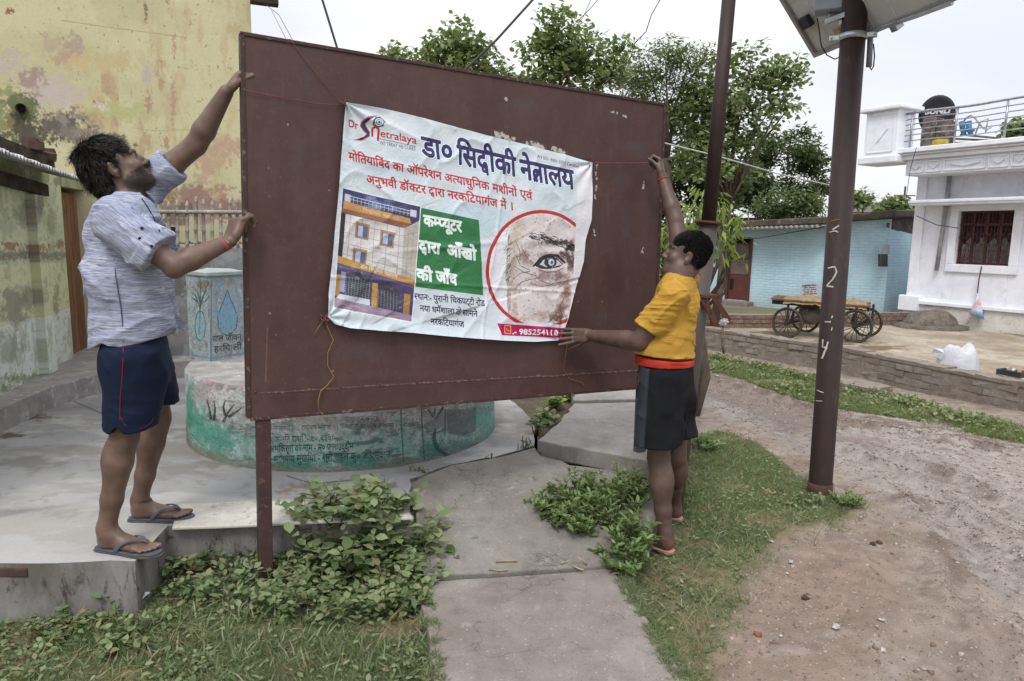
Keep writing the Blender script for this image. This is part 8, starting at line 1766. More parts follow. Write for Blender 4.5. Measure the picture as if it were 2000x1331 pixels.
    t_.disp(lambda P: fold(P, [((1, .3, .08), .09, .020, 51), ((.8, -.6, -.1), .07, .014, 53), ((.3, .1, 1), .08, .008, 55)])); t_.cut((0, 0, hz), (.02, 0, -1)); t_.cut((0, 0, zb_+.012), (0, 0, 1)); TV, TF = t_.mesh(); blk_ = clothmat('black_shorts', lin((25, 26, 31)), lin((19, 20, 24)), 7, rough=.75); q_ = TV-CC; w_ = q_@_f; qx = 1000+FPX*(q_@CR)/w_; qy = 665.5-FPX*(q_@CU)/w_; tt_ = (qy-727)/150
    strp = sstep(1245-8*tt_, 1248-8*tt_, qx)*sstep(1269-10*tt_, 1266-10*tt_, qx)*(TV[:, 1] < pel[1]+.02); nt2 = blk_.node_tree; at_ = nt2.nodes.new('ShaderNodeAttribute'); at_.attribute_name = 'stripe'; mx_ = nt2.nodes.new('ShaderNodeMix'); mx_.data_type = 'RGBA'; bs = nt2.nodes['Principled BSDF']; src = bs.inputs['Base Color'].links[0].from_socket; nt2.links.new(at_.outputs['Fac'], mx_.inputs[0]); nt2.links.new(src, mx_.inputs[6]); mx_.inputs[7].default_value = (*lin((50, 53, 60)), 1); nt2.links.new(mx_.outputs[2], bs.inputs['Base Color'])
    mk('shorts', TV, TF, blk_, root, True, attrs={'stripe': strp})
    def surf(px, py, vol, ext=.0):
        Yg = yb_; d = ray(px, py); ts = np.linspace((Yg-.5)/d[1], (Yg+.4)/d[1], 600); P = CC+ts[:, None]*d; ij = ((P-vol.lo)/vol.h).round().astype(int); ok = ((ij >= 0) & (ij < vol.n)).all(1); ij = np.clip(ij, 0, vol.n-1); ff = np.where(ok, vol.f[ij[:, 0], ij[:, 1], ij[:, 2]], 1); h_ = np.nonzero(ff < 0)[0]; return P[h_[0]]-d*ext if len(h_) else None
    u1 = unit(np.cross(unit(wr2-el2), up)); u2 = np.cross(unit(wr2-el2), u1); c = wr2-unit(wr2-el2)*.02; MB().tube([c+(u1*math.cos(a)+u2*math.sin(a))*.031 for a in np.linspace(0, 2*math.pi, 19)], .0035, 6, cap=False).build('wrist_thread', mat_rough('red_orange_thread', lin((176, 60, 40)), None, 50, .9, 0), root, True)
    pts = [surf(x, y, t_, .002) for x, y in ((1246, 730), (1247, 745), (1244, 760), (1242, 775))]; pts = [q_ for q_ in pts if q_ is not None]
    if len(pts) > 2: MB().tube(pts, .002, 5).build('drawstring', mat_rough('tan_cord', lin((170, 110, 80)), None, 50), root, True)
    os_ = mat_rough('orange_strap', lin((200, 120, 84)), lin((150, 150, 146)), 40, .7, .1); gsl = mat_rough('pale_sole', lin((150, 150, 146)), lin((60, 58, 56)), 20, .9, .1)
    for hl, to in ((heel1, toe1), (heel2, toe2)): sandal('sandal', np.array([*hl[:2], zf-.016]), np.array([*to[:2], zf-.016]), 1, os_, gsl, root, .016)
    # the string he pulls tight
    hg = (wr2+unit(A_(1290, 312, yb_+.57)-wr2)*.085); a = bp(1155, 317, .02)
    string('string', sagline(a, hg+[-.02, 0, .0], .006, wob=.001), .0016, pkm, 'taut red string from the banner corner to the raised hand of the man in yellow')
    b = MB(); 
    for k in range(4): b.tube([hg+[-.02, 0, -.02], bp(1272+rng.uniform(-4, 4), 335, .03), bp(1262+rng.uniform(-6, 6), 345+rng.uniform(-8, 8), .02), bp(1256+rng.uniform(-6, 4), 356, .015)], .0012, 4)
    tag(b.build('string', pkm, None, True), 'tangle of loose red string ends under the raised hand', 'string')
build_right()
# ================================================================== TREES
def tree(name, label, blobs, trunk_px, trunk_z, Y, nleaf, lsize, mat, barkm, depth=1.2, seed=1, tv=LEAF_V, tf=LEAF_F, droop=.0, group='trees beyond the board'):
    """blobs: (px,py,rx,ry,dY) leaf clouds surveyed from the photograph; leaves fill their volumes in clumps"""
    r = np.random.default_rng(seed); base = np.array([*at_y(*trunk_px, Y)[:2], trunk_z]); rt = empty(name, base, label, 'tree', group)
    cs = [(at_y(x, y, Y+dy), rx*(Y+dy)/FPX, ry*(Y+dy)/FPX) for x, y, rx, ry, dy in blobs]; area = np.array([a*b for _, a, b in cs]); area = area/area.sum()
    P = []; b = MB(); top = cs[0][0]; cz = min(c[2] for c, _, _ in cs); mid = base+(np.mean([c for c, _, _ in cs], 0)-base)*[.8, .8, 0]; mid[2] = base[2]+(cz-base[2])*.75+.1
    h_ = mid[2]-base[2]; tr_ = .035+.018*h_; pts = [base-[0, 0, .2], base+(mid-base)*.4+r.normal(size=3)*.05, mid]; b.tube(pts, [tr_*1.25, tr_, tr_*.75], 8)
    for (c, rx, ry), w in zip(cs, area):
        k = max(3, int(w*26)); n = int(nleaf*w/k)+1
        q = mid+(c-mid)*.5+r.normal(size=3)*.12; b.tube([mid, q, c], [tr_*.45, tr_*.28, tr_*.12], 5)
        for j in range(k):
            d = r.normal(size=3); d /= np.linalg.norm(d); d *= r.uniform(.25, 1)**.5; cc_ = c+d*[rx, min(rx, depth), ry]*.92
            b.tube([c+(cc_-c)*.1, (c+cc_)/2+r.normal(size=3)*.05, cc_], [tr_*.10, tr_*.07, tr_*.03], 4)
            s_ = .20*min(rx, ry)+.10; g = r.normal(size=(n, 3)); g /= np.linalg.norm(g, axis=1)[:, None]+1e-9; g *= (r.random((n, 1))**.45)*s_*2.1; P.append(cc_+g*[1.15, 1.15, .8])
    P = np.concatenate(P); b.build('trunk', barkm, rt, True)
    m = rotmats(len(P), tilt=.75, r=r)
    if droop: m[:, :, 0][:, 2] -= droop; m[:, :, 0] /= np.linalg.norm(m[:, :, 0], axis=1)[:, None]; y = np.cross(m[:, :, 2], m[:, :, 0]); y /= np.linalg.norm(y, axis=1)[:, None]; m[:, :, 1] = y; m[:, :, 2] = np.cross(m[:, :, 0], y)
    scatter('crown', P, m, lsize*r.uniform(.6, 1.25, len(P)), mat, rt, tv, tf, r=r); return rt
bark = mat_rough('bark', lin((96, 86, 74)), lin((66, 58, 50)), 9, .95, .8, .01, stretch=(1, 1, .3))
lfA = mat_leaf('broad_leaf', [(.070, .105, .048), (.115, .165, .075), (.170, .228, .100), (.235, .295, .135), (.30, .34, .15)], .5, .3)
lfB = mat_leaf('dark_leaf', [(.034, .056, .026), (.056, .090, .040), (.088, .130, .058)], .5, .22)
lfC = mat_leaf('fine_pale_leaf', [(.070, .105, .050), (.105, .150, .068), (.150, .200, .095)], .6, .3)
lfY = mat_leaf('young_yellow_leaf', [(.06, .11, .03), (.13, .20, .04), (.26, .32, .07), (.32, .36, .09)], .45, .35)
tree('broadleaf_tree', 'loose light green tree nearest the yellow building, above the left half of the board', [(885, 100, 38, 45, 0), (832, 120, 30, 28, .3), (790, 118, 36, 12, .3), (925, 125, 50, 28, 0), (880, 150, 90, 30, 0), (855, 78, 12, 16, 0), (900, 60, 14, 16, 0), (765, 108, 10, 8, .3), (815, 165, 60, 30, .2)], (880, 600), -.2, 12.5, 3700, .115, lfA, bark, .9, 3)
tree('broadleaf_tree', 'tall broad-leaved tree rising highest above the middle of the board', [(1095, 60, 40, 34, 0), (1060, 100, 38, 30, .2), (1130, 105, 70, 36, 0), (1190, 120, 36, 38, .2), (1110, 150, 100, 40, 0), (1085, 30, 18, 14, 0), (1215, 90, 14, 16, .2), (1025, 100, 12, 10, .2), (1170, 160, 60, 30, 0), (1010, 155, 40, 16, 0)], (1120, 600), -.2, 13, 3700, .122, lfA, bark, 1., 4)
tree('feathery_tree', 'pale fine-leaved tree just behind the top right board corner', [(1270, 140, 45, 40, 0), (1300, 120, 40, 26, 0), (1240, 160, 30, 30, 0), (1320, 170, 50, 46, .3), (1345, 125, 40, 24, .2), (1270, 210, 60, 40, .3), (1380, 105, 20, 14, .3)], (1320, 640), -.2, 14, 6500, .10, lfC, bark, 1., 5, SLIM_V*[1, 1.3, 1], SLIM_F)
tree('broadleaf_tree', 'broad-leaved tree between the two steel poles with branches reaching right', [(1455, 150, 44, 44, 0), (1500, 150, 50, 34, 0), (1540, 165, 22, 26, 0), (1470, 110, 26, 18, 0), (1450, 215, 55, 44, 0), (1500, 220, 40, 30, .2), (1420, 280, 50, 44, 0), (1470, 260, 40, 30, .2), (1390, 330, 60, 40, 0), (1545, 205, 14, 10, 0), (1400, 130, 20, 22, .3), (1400, 200, 30, 50, .3), (1360, 240, 50, 50, .4), (1375, 175, 36, 40, .4), (1345, 300, 44, 40, .4), (1425, 330, 44, 30, .2)], (1392, 640), -.2, 14, 6400, .125, lfA, bark, 1.2, 6)
tree('dark_tree', 'dense dark green tree behind the blue house roof', [(1500, 290, 50, 34, 0), (1550, 300, 46, 36, 0), (1470, 340, 50, 46, 0), (1560, 350, 56, 40, 0), (1500, 390, 80, 36, -.2), (1590, 385, 40, 34, 0), (1575, 265, 24, 14, 0), (1600, 320, 22, 20, 0), (1440, 400, 50, 34, 0), (1545, 265, 20, 12, 0), (1610, 360, 16, 22, 0)], (1515, 560), -.2, 23, 9000, .19, lfB, bark, 2.2, 7, SLIM_V*[1, 1.6, 1], SLIM_F)
tree('dark_tree', 'dark green bushy mass behind the raised hand and the top of the board', [(1290, 260, 50, 50, 0), (1330, 330, 60, 50, 0), (1310, 400, 50, 50, 0), (1370, 390, 50, 50, 0), (1360, 300, 50, 40, .3), (1410, 350, 40, 50, .3), (1340, 460, 60, 40, 0), (1400, 430, 40, 30, 0), (1310, 480, 40, 40, 0), (1300, 550, 40, 40, 0), (1335, 520, 40, 40, 0)], (1345, 640), -.2, 16, 8600, .17, lfB, bark, 1.5, 8, SLIM_V*[1, 2, 1], SLIM_F)
tree('light_tree', 'small bright green shrubby tree peeping over the blue house roof', [(1535, 395, 44, 26, 0), (1500, 415, 30, 16, 0), (1580, 408, 30, 22, 0)], (1540, 600), -.2, 21.5, 2600, .16, lfC, bark, 1., 9, SLIM_V*[1, 1.8, 1], SLIM_F)
tree('light_tree', 'green treetop right behind the thick pole above the blue house', [(1685, 388, 26, 12, 0), (1675, 395, 18, 12, 0)], (1685, 600), -.2, 28, 700, .2, lfA, bark, 1., 10)
tree('light_tree', 'green treetop between the blue house and the white house', [(1750, 412, 30, 18, 0), (1735, 425, 24, 16, 0), (1775, 425, 18, 20, 0), (1745, 398, 14, 8, 0)], (1750, 600), -.2, 24, 2000, .2, lfA, bark, 1., 11)
tree('light_tree', 'green treetop seen over the white house terrace at the right edge', [(1985, 252, 26, 12, 0), (1975, 262, 22, 10, 0)], (1985, 600), -.2, 30, 700, .25, lfA, bark, 1., 12)
tree('mango_sapling', 'young mango with drooping yellow-green leaves beside the stepped pole', [(1355, 415, 14, 26, 0), (1405, 430, 14, 20, -.2), (1425, 430, 8, 12, -.2), (1400, 470, 24, 16, -.2), (1435, 470, 12, 8, -.2), (1350, 460, 20, 30, 0), (1415, 490, 14, 12, -.2), (1300, 480, 14, 40, 0), (1290, 560, 10, 30, 0), (1375, 400, 16, 14, .2)], (1350, 680), -.2, 6.8, 620, .12, lfY, bark, .3, 13, SLIM_V*[1, 1.1, 1], SLIM_F, .9, 'saplings')
# ================================================================== GRASS AND WEEDS
BLADE_V = np.array([[0, -.05, 0], [0, .05, 0], [.22, -.04, .5], [.22, .04, .5], [.62, 0, .9]]); BLADE_F = np.array([[0, 1, 3], [0, 3, 2], [2, 3, 4]])
def inpoly(P, poly):
    x, y = P[:, 0], P[:, 1]; c = np.zeros(len(P), bool); n = len(poly)
    for i in range(n):
        xa, ya = poly[i]; xb, yb = poly[(i+1) % n]; c ^= ((ya > y) != (yb > y)) & (x < (xb-xa)*(y-ya)/(yb-ya+1e-12)+xa)
    return c
def spread(polypx, n, seed, dens=None, cell=.25, thr=(.35, .6)):
    r = np.random.default_rng(seed); Q = np.array([gnd(*p)[:2] for p in polypx]); lo, hi = Q.min(0), Q.max(0); out = []
    tot = 0
    while tot < n:
        P = r.uniform(lo, hi, (n*2, 2)); P = P[inpoly(P, Q)]; m = vn3(np.c_[P/cell, np.zeros(len(P))]+seed, seed); P = P[r.random(len(P)) < .12+.88*sstep(*thr, m)]; out.append(P); tot += len(P)
    P = np.concatenate(out)[:n]; return np.c_[P, gz(P[:, 0], P[:, 1])-.002]
def zmats(n, r, lean=.35):
    a = r.uniform(0, 2*math.pi, n); z = np.c_[r.normal(size=(n, 2))*lean, np.ones(n)]; z /= np.linalg.norm(z, axis=1)[:, None]; x = np.c_[np.cos(a), np.sin(a), np.zeros(n)]; x -= z*(x*z).sum(1)[:, None]; x /= np.linalg.norm(x, axis=1)[:, None]; return np.stack([x, np.cross(z, x), z], 2)
gA = mat_leaf('grass_blade', [(.13, .155, .085), (.135, .185, .085), (.175, .235, .105), (.25, .28, .16), (.38, .35, .25)], .6, .3)
gB = mat_leaf('verge_weed_leaf', [(.085, .120, .045), (.130, .175, .065), (.19, .24, .10), (.30, .30, .17)], .55, .3)
regA = [(-200, 1230), (60, 1215), (200, 1190), (320, 1110), (420, 1085), (520, 1090), (812, 1010), (828, 1140), (852, 1300), (856, 1400), (-250, 1400)]
regB = [(1262, 930), (1345, 868), (1400, 842), (1470, 862), (1560, 930), (1600, 955), (1690, 985), (1640, 1012), (1520, 1040), (1450, 1110), (1440, 1180), (1400, 1230), (1400, 1331), (1370, 1345), (1300, 1280), (1215, 1180), (1195, 1100), (1240, 1010)]
regC = [(1362, 690), (1480, 708), (1620, 742), (1800, 788), (2100, 862), (2100, 890), (1900, 848), (1760, 818), (1640, 800), (1540, 775), (1450, 742), (1362, 720)]
def grass(poly, n, seed, h, mat, lab=None, lean=.5, thr=(.35, .6), cell=.25):
    r = np.random.default_rng(seed); P = spread(poly, n, seed, cell=cell, thr=thr); return tag(scatter('grass', P, zmats(n, r, lean), h*r.uniform(.5, 1.4, n), mat, None, BLADE_V*[1, 1.0, 1], BLADE_F, r=r), kind='stuff')
grass(regA, 110000, 1, .024, gA, lean=1.2, thr=(.30, .5)); grass(regB, 95000, 2, .024, gA, lean=1.2, thr=(.28, .5)); grass(regC, 34000, 3, .050, gB, thr=(.42, .6), cell=.4)
grass(regA, 4500, 4, .06, gA, lean=.8, thr=(.5, .62)); grass(regB, 4500, 5, .05, gA, lean=.8, thr=(.45, .6)); grass([(1200, 1110), (1440, 1000), (1700, 1010), (1480, 1120), (1440, 1300), (1340, 1331)], 3500, 6, .03, gA, lean=.8, cell=.12, thr=(.5, .6))
for poly, n, sd, z in (([(1180, 1098), (1215, 1108), (1300, 1230), (1400, 1390), (1350, 1390), (1250, 1215)], 5200, 21, .024), ([(806, 1130), (838, 1132), (862, 1240), (880, 1390), (836, 1390), (826, 1240)], 3200, 22, .024), ([(1150, 1040), (1210, 1010), (1275, 1000), (1250, 1060), (1200, 1104)], 2600, 23, .055), ([(800, 1010), (826, 1010), (846, 1118), (820, 1122)], 900, 24, .06)):
    r = np.random.default_rng(sd); Q = np.array([at_z(*p, z)[:2] for p in poly]); P = r.uniform(Q.min(0), Q.max(0), (n*4, 2)); P = P[inpoly(P, Q)][:n]; P = P[vn3(np.c_[P*22, 0*P[:, 0]], sd) > .42]; tag(scatter('grass', np.c_[P, np.full(len(P), z-.004)], zmats(len(P), r, 1.1), .026*r.uniform(.5, 1.5, len(P)), gA, None, BLADE_V, BLADE_F, r=r), kind='stuff')
# small ground-cover leaves
def cover(poly, n, seed, size, mat, h=.04, tv=LEAF_V, tf=LEAF_F, thr=(.4, .6)):
    r = np.random.default_rng(seed); P = spread(poly, n, seed, thr=thr, cell=.2); P[:, 2] += r.random(n)*h; return tag(scatter('ground_cover', P, rotmats(n, tilt=.35, r=r), size*r.uniform(.5, 1.3, n), mat, None, tv, tf, r=r), kind='stuff')
lfG = mat_leaf('weed_leaf', [(.075, .115, .045), (.120, .175, .070), (.175, .235, .105), (.25, .31, .16), (.20, .17, .09)], .55, .28)
lfN = mat_leaf('shrub_leaf', [(.075, .120, .045), (.120, .185, .065), (.170, .250, .090), (.23, .31, .12)], .5, .3)
cover(regA, 3600, 11, .026, lfG, .04, thr=(.45, .62)); cover(regB, 2200, 12, .024, lfG, .03, thr=(.48, .62)); cover(regC, 2200, 13, .05, gB, .05); cover([(330, 1180), (560, 1060), (820, 1020), (830, 1130), (836, 1210), (600, 1230)], 3600, 14, .036, lfG, .12, thr=(.4, .55))
def plant(name, lab, px, py, h, rad, nst, nlf, ls, mat, seed, group=None, z=None, tv=LEAF_V, tf=LEAF_F, spreadf=1.0, up_bias=.5, elong=1.0):
    r = np.random.default_rng(seed); base = gnd(px, py) if z is None else at_z(px, py, z); rt = empty(name, base, lab, 'plant', group); b = MB(); P = []; D = []
    for k in range(nst):
        a = r.uniform(0, 6.28); o = rad*r.random()**.6; p0 = base+np.array([math.cos(a), math.sin(a), 0])*o*.35; tip = base+np.array([math.cos(a)*elong, math.sin(a), 0])*o*spreadf+[0, 0, h*r.uniform(.45, 1.05)*(1-.45*(o/rad)**2)]
        mid_ = (p0+tip)/2+r.normal(size=3)*.02+[0, 0, h*.12]; pts = [p0-[0, 0, .02], mid_, tip]; b.tube(pts, [.004, .003, .0015], 4)
        n = max(2, int(nlf/nst))
        for j in range(n):
            t = .25+.8*(j+r.random()*.5)/n; q = (1-t)**2*p0+2*t*(1-t)*mid_+t*t*tip if t < 1 else tip; P.append(q); a2 = j*2.4+r.normal()*.4; D.append([math.cos(a2), math.sin(a2), up_bias*r.uniform(.2, 1.3)])
    P = np.array(P); D = np.array(D); D /= np.linalg.norm(D, axis=1)[:, None]; z_ = np.tile([0, 0, 1.], (len(P), 1))+r.normal(size=P.shape)*.35; y = np.cross(z_, D); y /= np.linalg.norm(y, axis=1)[:, None]; m = np.stack([D, y, np.cross(D, y)], 2)
    b.build('stem', stem_m, rt, True); scatter('leaves', P, m, ls*r.uniform(.6, 1.25, len(P)), mat, rt, tv, tf, r=r); return rt
dead_m = mat_rough('dead_stem', lin((150, 128, 92)), lin((112, 92, 66)), 20, .9, 0)
stem_m = mat_rough('green_stem', lin((92, 104, 62)), lin((104, 84, 62)), 20, .8, 0)
G1 = 'broad-leaved weeds heaped in front of the platform strip'; G2 = 'leafy weeds beside the path at the right man'
cr = [(655, 1012, .17, .24, 'tall broad-leaved creeper climbing over the white plaster strip'), (735, 1004, .13, .24, 'broad-leaved weed clump under the right end of the plaster strip'), (590, 1085, .20, .20, 'broad-leaved weed just right of the left board post'), (680, 1110, .20, .24, 'broad-leaved weed in the middle of the heap before the strip'), (790, 1080, .20, .20, 'broad-leaved weed spilling towards the path slab joint'), (850, 1095, .14, .16, 'trailing weed creeping onto the path slab'), (620, 1170, .13, .22, 'low leafy weed in the grass in front of the board'), (740, 1180, .15, .22, 'low leafy weed beside the left edge of the nearest slab'), (800, 1150, .15, .16, 'dark leafy weed hugging the slab corner'), (545, 1150, .12, .16, 'small leafy weed at the foot of the left board post'), (700, 1108, .33, .24, 'large-leaved creeper reaching the lip of the plaster strip'), (610, 1104, .28, .2, 'large-leaved weed half hiding the step face right of the post'), (785, 1106, .30, .2, 'large-leaved weed at the corner of strip and path')]
for k, (x, y, h, rd_, lab) in enumerate(cr): plant('leafy_weed', lab, x, y, h*(1.25 if k < 6 or k > 9 else 1.1), rd_*1.1, 24, 190 if k < 6 or k > 9 else 170, .074 if k < 6 or k > 9 else .05, lfG, 100+k, G1, spreadf=1.2, up_bias=.35, z=.2 if k < 2 else None)
plant('leafy_weed', 'light weed growing from the platform corner below the front sandal', 360, 1120, .16, .16, 16, 110, .045, lfG, 120, G1); plant('leafy_weed', 'pale weed against the foot of the platform face', 230, 1200, .12, .12, 12, 70, .04, lfG, 121, G1); plant('leafy_weed', 'bright weed patch in the grass near the left picture edge', 110, 1240, .10, .16, 16, 110, .04, lfG, 122, G1); plant('leafy_weed', 'low bright weed between the platform and the post', 260, 1250, .10, .2, 20, 150, .038, lfG, 123, G1); plant('leafy_weed', 'weed growing tight under the shaded platform step', 440, 1110, .14, .18, 16, 120, .04, lfG, 124, G1)
slim = LEAF_V*[1, .62, 1]
sh = [(1080, 1000, .15, .14, 'slender weed lying furthest out over the path slab'), (1130, 990, .20, .16, 'slender weed behind the others at the path edge'), (1200, 1000, .24, .18, 'bushy weed in front of the right board post'), (1140, 1040, .18, .18, 'bushy weed in the middle of the clump at the path edge'), (1235, 980, .2, .12, 'tall slender weed right against the right board post'), (1190, 1060, .22, .18, 'bushy weed left of the man\'s sandal'), (1240, 1085, .20, .14, 'bright green weed just below the man\'s sandal'), (1215, 1120, .15, .12, 'bright green weed lowest of the clump beside the path'), (1100, 1030, .12, .12, 'small weed at the inner edge of the slab clump')]
for k, (x, y, h, rd_, lab) in enumerate(sh): plant('slender_weed', lab, x, y, h*1.05, rd_*1.2, 26, 420, .044, lfN, 200+k, G2, tv=slim, up_bias=.9, z=max(-.03, .10-.001*(y-1000)))
plant('slender_weed', 'weed tuft growing right behind the right man\'s calf', 1375, 880, .16, .14, 14, 110, .05, lfN, 215, 'weeds behind the right man', up_bias=.6); plant('slender_weed', 'dusty weed at the foot of the thick pole', 1570, 985, .07, .16, 18, 130, .03, lfG, 216, 'weeds round the thick pole', up_bias=.7); plant('slender_weed', 'green weed right of the thick pole base', 1655, 990, .09, .14, 18, 140, .035, lfN, 217, 'weeds round the thick pole', up_bias=.7)
G3 = 'yellow-green creepers behind the board'
for k, (x, y, h, rd_, lab) in enumerate(((1085, 800, .14, .14, 'yellow-green creeper with round leaves behind the board'), (1065, 830, .12, .14, 'round-leaved creeper by the drain cover edge'), (1048, 850, .16, .06, 'trailing creeper stem at the drain cover corner'), (1025, 880, .10, .05, 'tiny upright weed in the platform crack'), (1105, 785, .12, .10, 'yellowish creeper tip touching the drain cover'))): plant('creeper', lab, x, y, h, rd_, 10, (60, 50, 24, 16, 40)[k], (.075, .07, .06, .03, .06)[k], lfY if k in (0, 4) else lfG, 300+k, G3, z=.2)
for k, (x, y, lab) in enumerate(((812, 925, 'sprig growing from the slab corner behind the post'), (828, 930, 'second sprig at the slab corner with yellowish tips'), (960, 905, 'tiny sprig where platform and path meet'))): plant('sprig', lab, x, y, .07, .03, 5, 22, .022, lfY, 330+k, 'sprigs in the platform joint', z=.19)
r_ = np.random.default_rng(77); b = MB()
for P in (spread(regA, 260, 78, thr=(.4, .6)), spread(regB, 220, 79, thr=(.4, .6)), spread([(300, 1180), (560, 1060), (820, 1020), (836, 1210), (600, 1230)], 160, 80)):
    for p in P:
        a = r_.uniform(0, 6.28); L_ = r_.uniform(.05, .16); e = np.array([math.cos(a)*L_, math.sin(a)*L_, r_.uniform(0, .10)]); b.tube([p, p+e*.5+[0, 0, .015], p+e], [.0016, .0013, .0007], 3, cap=False)
tag(b.build('dead_stems', dead_m), kind='stuff')
# verge weeds by the brick wall
for k, (x, y) in enumerate(((1400, 700), (1440, 712), (1490, 722), (1540, 735), (1580, 745), (1655, 765), (1700, 775), (1750, 790), (1800, 795), (1850, 815), (1910, 830), (1420, 725), (1560, 765))):
    plant('verge_weed', ('bushy weed on the verge %s' % ('behind the stepped pole', 'first right of the stepped pole', 'second right of the stepped pole', 'midway between the two poles by the wall', 'left of the thick pole by the wall', 'just right of the thick pole', 'near the stone step', 'right of the stone step', 'below the white sack, left', 'below the white sack, right', 'nearest the right picture edge', 'at the road edge behind the man', 'at the road edge left of the thick pole')[k]), x, y, .11, .30, 18, 80, .055, gB, 400+k, 'weeds along the brick wall', up_bias=.8)
# ================================================================== LITTER, STICKS, LEAVES
paper = mat_rough('litter_paper', lin((186, 184, 180)), lin((150, 146, 142)), 30, .7, .2); drym = mat_rough('dry_leaf', lin((190, 160, 128)), lin((150, 116, 84)), 20, .8, .3)
def scrap(name, px, py, sz_, mat, lab, cat, seed, z=None, group=None, lift=.004, aspect=1.6, curl=.3):
    r = np.random.default_rng(seed); c = (gnd(px, py) if z is None else at_z(px, py, z))+[0, 0, lift]; n = 5; a0 = r.uniform(0, 6.28); V = []
    for j in range(n):
        for i in range(n): u_, v_q = (i/(n-1)-.5)*aspect*sz_*(1+.2*r.normal()*.4), (j/(n-1)-.5)*sz_*(1+.3*r.normal()*.4); z_ = abs(r.normal())*sz_*curl*.5+curl*u_*u_/sz_*.8; V.append(c+[u_*math.cos(a0)-v_q*math.sin(a0), u_*math.sin(a0)+v_q*math.cos(a0), z_])
    o = mk(name, V, [(j*n+i, j*n+i+1, (j+1)*n+i+1, (j+1)*n+i) for j in range(n-1) for i in range(n-1)], mat); o.modifiers.new('s', 'SOLIDIFY').thickness = .0012; return tag(o, lab, cat, group)
scrap('dry_leaf', 345, 1118, .055, drym, 'large curled dry leaf lying below the platform step', 'leaf', 1, lift=.05, aspect=2.2, curl=.5); scrap('dry_leaf', 372, 1128, .05, drym, 'dry leaf fragment right of the large curled leaf', 'leaf', 2, lift=.04, curl=.5)
scrap('leaf_sheath', 1076, 1026, .022, drym, 'long pale dry sheath on the path slab', 'dry leaf', 3, z=.06, aspect=4.5, curl=.1)
lit = [(752, 1268, .03, 'white crumpled scrap in the bottom grass left of the slab'), (1442, 1020, .05, 'white scrap at the grass edge left of the pole base'), (1508, 1060, .04, 'white scrap on the dirt below the pole'), (1545, 1100, .04, 'pale twisted scrap on the dirt right of the grass'), (1538, 1122, .02, 'small white scrap alone on the brown dirt'), (1632, 1228, .05, 'flat white plastic scrap lower on the dirt'), (1722, 1213, .03, 'thin white scrap on the dirt at lower right'), (1450, 935, .04, 'white scrap in the grass behind the man'), (1615, 960, .03, 'white scrap by the thick pole foot'), (1474, 758, .06, 'white scrap on the road behind the man'), (1576, 770, .04, 'white scrap on the road left of the thick pole'), (1735, 785, .07, 'white bag scrap on the verge right of the thick pole'), (1680, 795, .08, 'grey plastic scrap on the verge edge'), (1730, 803, .06, 'white litter at the verge edge below the stone step'), (1400, 735, .06, 'small pale scrap nearest the man on the road'), (440, 1140, .03, 'white scrap in the grass by the left post'), (1725, 1273, .03, 'thin scrap near the bottom edge on the dirt'), (1525, 1245, .02, 'small pale pebble-like scrap beside the orange stone')]
for k, (x, y, s_, lab) in enumerate(lit): scrap('paper_scrap', x, y, s_*.5, paper, lab, 'litter', 20+k, group='scraps of paper and plastic on the ground')
scrap('orange_leaf', 1503, 965, .045, mat_rough('orange_leaf', lin((170, 132, 98)), lin((150, 110, 80)), 20, .7, .2), 'orange-brown dry leaf in the grass left of the thick pole', 'leaf', 60)
scrap('blue_wrapper', 1052, 828, .06, mat_rough('blue_wrapper', lin((120, 150, 200)), lin((60, 80, 150)), 12, .5, .2), 'blue and white wrapper among the creepers behind the board', 'wrapper', 61, z=.21, curl=.6)
scrap('clear_wrapper', 275, 1188, .05, mat_rough('clear_wrapper', lin((176, 190, 200)), lin((130, 150, 160)), 12, .35, .2), 'shiny wrapper in the weeds at the platform foot', 'wrapper', 62, lift=.04, curl=.6)
stm = mat_rough('dry_stick', lin((164, 148, 120)), lin((130, 112, 88)), 20, .85, .2)
for k, (x0, y0, x1, y1, z, lab) in enumerate(((968, 1097, 1010, 1096, .045, 'straight dry stick on the slab, upper of two lying parallel'), (955, 1113, 992, 1114, .03, 'straight dry stick on the slab, lower of two lying parallel'), (1096, 1100, 1128, 1088, .045, 'dry stick crossing the others by the path weeds'), (1118, 1078, 1146, 1102, .045, 'dry split stick lying beside the path weeds'), (1116, 1104, 1140, 1114, .035, 'short dry stick nearest the slab joint'), (1115, 890, 1205, 908, .185, 'pale flat stick lying along the drain opening'), (1270, 1018, 1316, 1026, -.03, 'pale bent twig behind the man\'s heel'), (1596, 1046, 1592, 1064, -.03, 'thin pale root on the dirt below the pole'))):
    a, c = at_z(x0, y0, z+.006), at_z(x1, y1, z+.006); tag(MB().tube([a, (a+c)/2+rng.normal(size=3)*.003, c], .0042 if k != 5 else .009, 6).build('dry_stick', stm, None, True), lab, 'stick', 'dry sticks on the ground')
peb = [mat_rough('pebble', lin((120, 104, 94)), lin((96, 84, 76)), 20, .9, .3), mat_rough('pale_pebble', lin((170, 160, 150)), lin((140, 130, 122)), 20, .9, .3)]
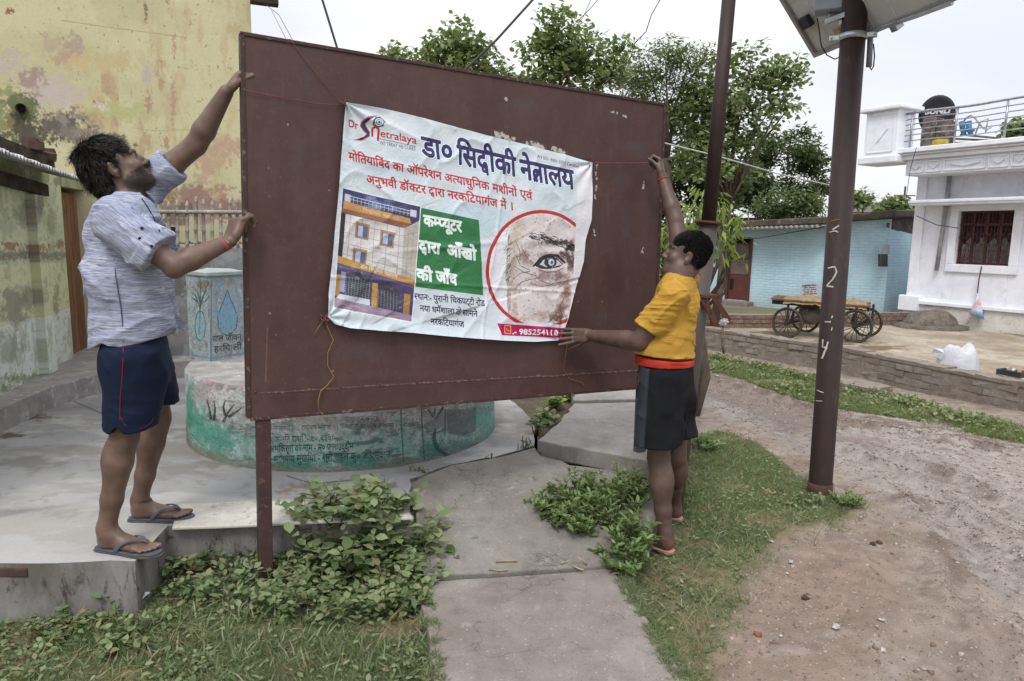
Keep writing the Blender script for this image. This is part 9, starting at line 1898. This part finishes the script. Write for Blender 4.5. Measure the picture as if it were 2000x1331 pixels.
def pebbles(poly, n, seed, size, mat):
    r = np.random.default_rng(seed); P = spread(poly, n, seed, cell=.3, thr=(.1, .8)); tv = np.array([[1, 0, 0], [0, 1, 0], [-1, 0, 0], [0, -1, 0], [0, 0, .6], [.0, 0, -.6]])*.5; tf = np.array([[0, 1, 4], [1, 2, 4], [2, 3, 4], [3, 0, 4], [1, 0, 5], [2, 1, 5], [3, 2, 5], [0, 3, 5]])
    tag(scatter('gravel', P, rotmats(n, r=r), size*r.uniform(.4, 1.6, n)**1.5, mat, None, tv, tf, r=r), kind='stuff')
road = [(1372, 720), (1600, 770), (2050, 880), (2150, 1331), (1400, 1345), (1450, 1120), (1650, 1010), (1560, 920), (1400, 840)]
clod = mat_rough('clod', lin((132, 112, 98)), lin((106, 88, 76)), 20, .95, .4)
pebbles([(1400, 1331), (1450, 1100), (1600, 1020), (1750, 960), (2050, 900), (2150, 1345), (1400, 1345)], 9000, 75, .0065, clod); pebbles([(1372, 715), (1500, 735), (1800, 810), (2050, 880), (2050, 910), (1700, 850), (1372, 760)], 3500, 76, .014, clod)
pebbles(road, 8000, 71, .0095, peb[0]); pebbles(road, 9000, 72, .0095, peb[1]); pebbles(road, 1200, 77, .020, clod); pebbles(road, 500, 78, .020, peb[1]); pebbles([(1620, 900), (2050, 900), (2150, 1200), (1850, 1150)], 7000, 73, .0095, peb[1]); pebbles([(1620, 800), (2050, 890), (2150, 1200), (1800, 1050)], 3500, 74, .0095, peb[0])
for k, (x, y, lab) in enumerate(((1480, 1242, 'orange-brown stone on the dirt near the bottom'), (1716, 1062, 'dark brown clod on the dirt, upper of the two'), (1704, 1065, 'dark brown clod on the dirt beside its twin'), (1572, 1170, 'dark flat clod in the middle of the dirt'))):
    c = gnd(x, y); tag(blobmesh('stone', c+[0, 0, .006], (.018, .015, .012), mat_rough('clod%d' % k, lin(((140, 88, 66), (96, 70, 54), (86, 64, 52), (72, 60, 54))[k]), None, 20, .9, .4), None, 80+k, 10, 7, .25), lab, 'stone')
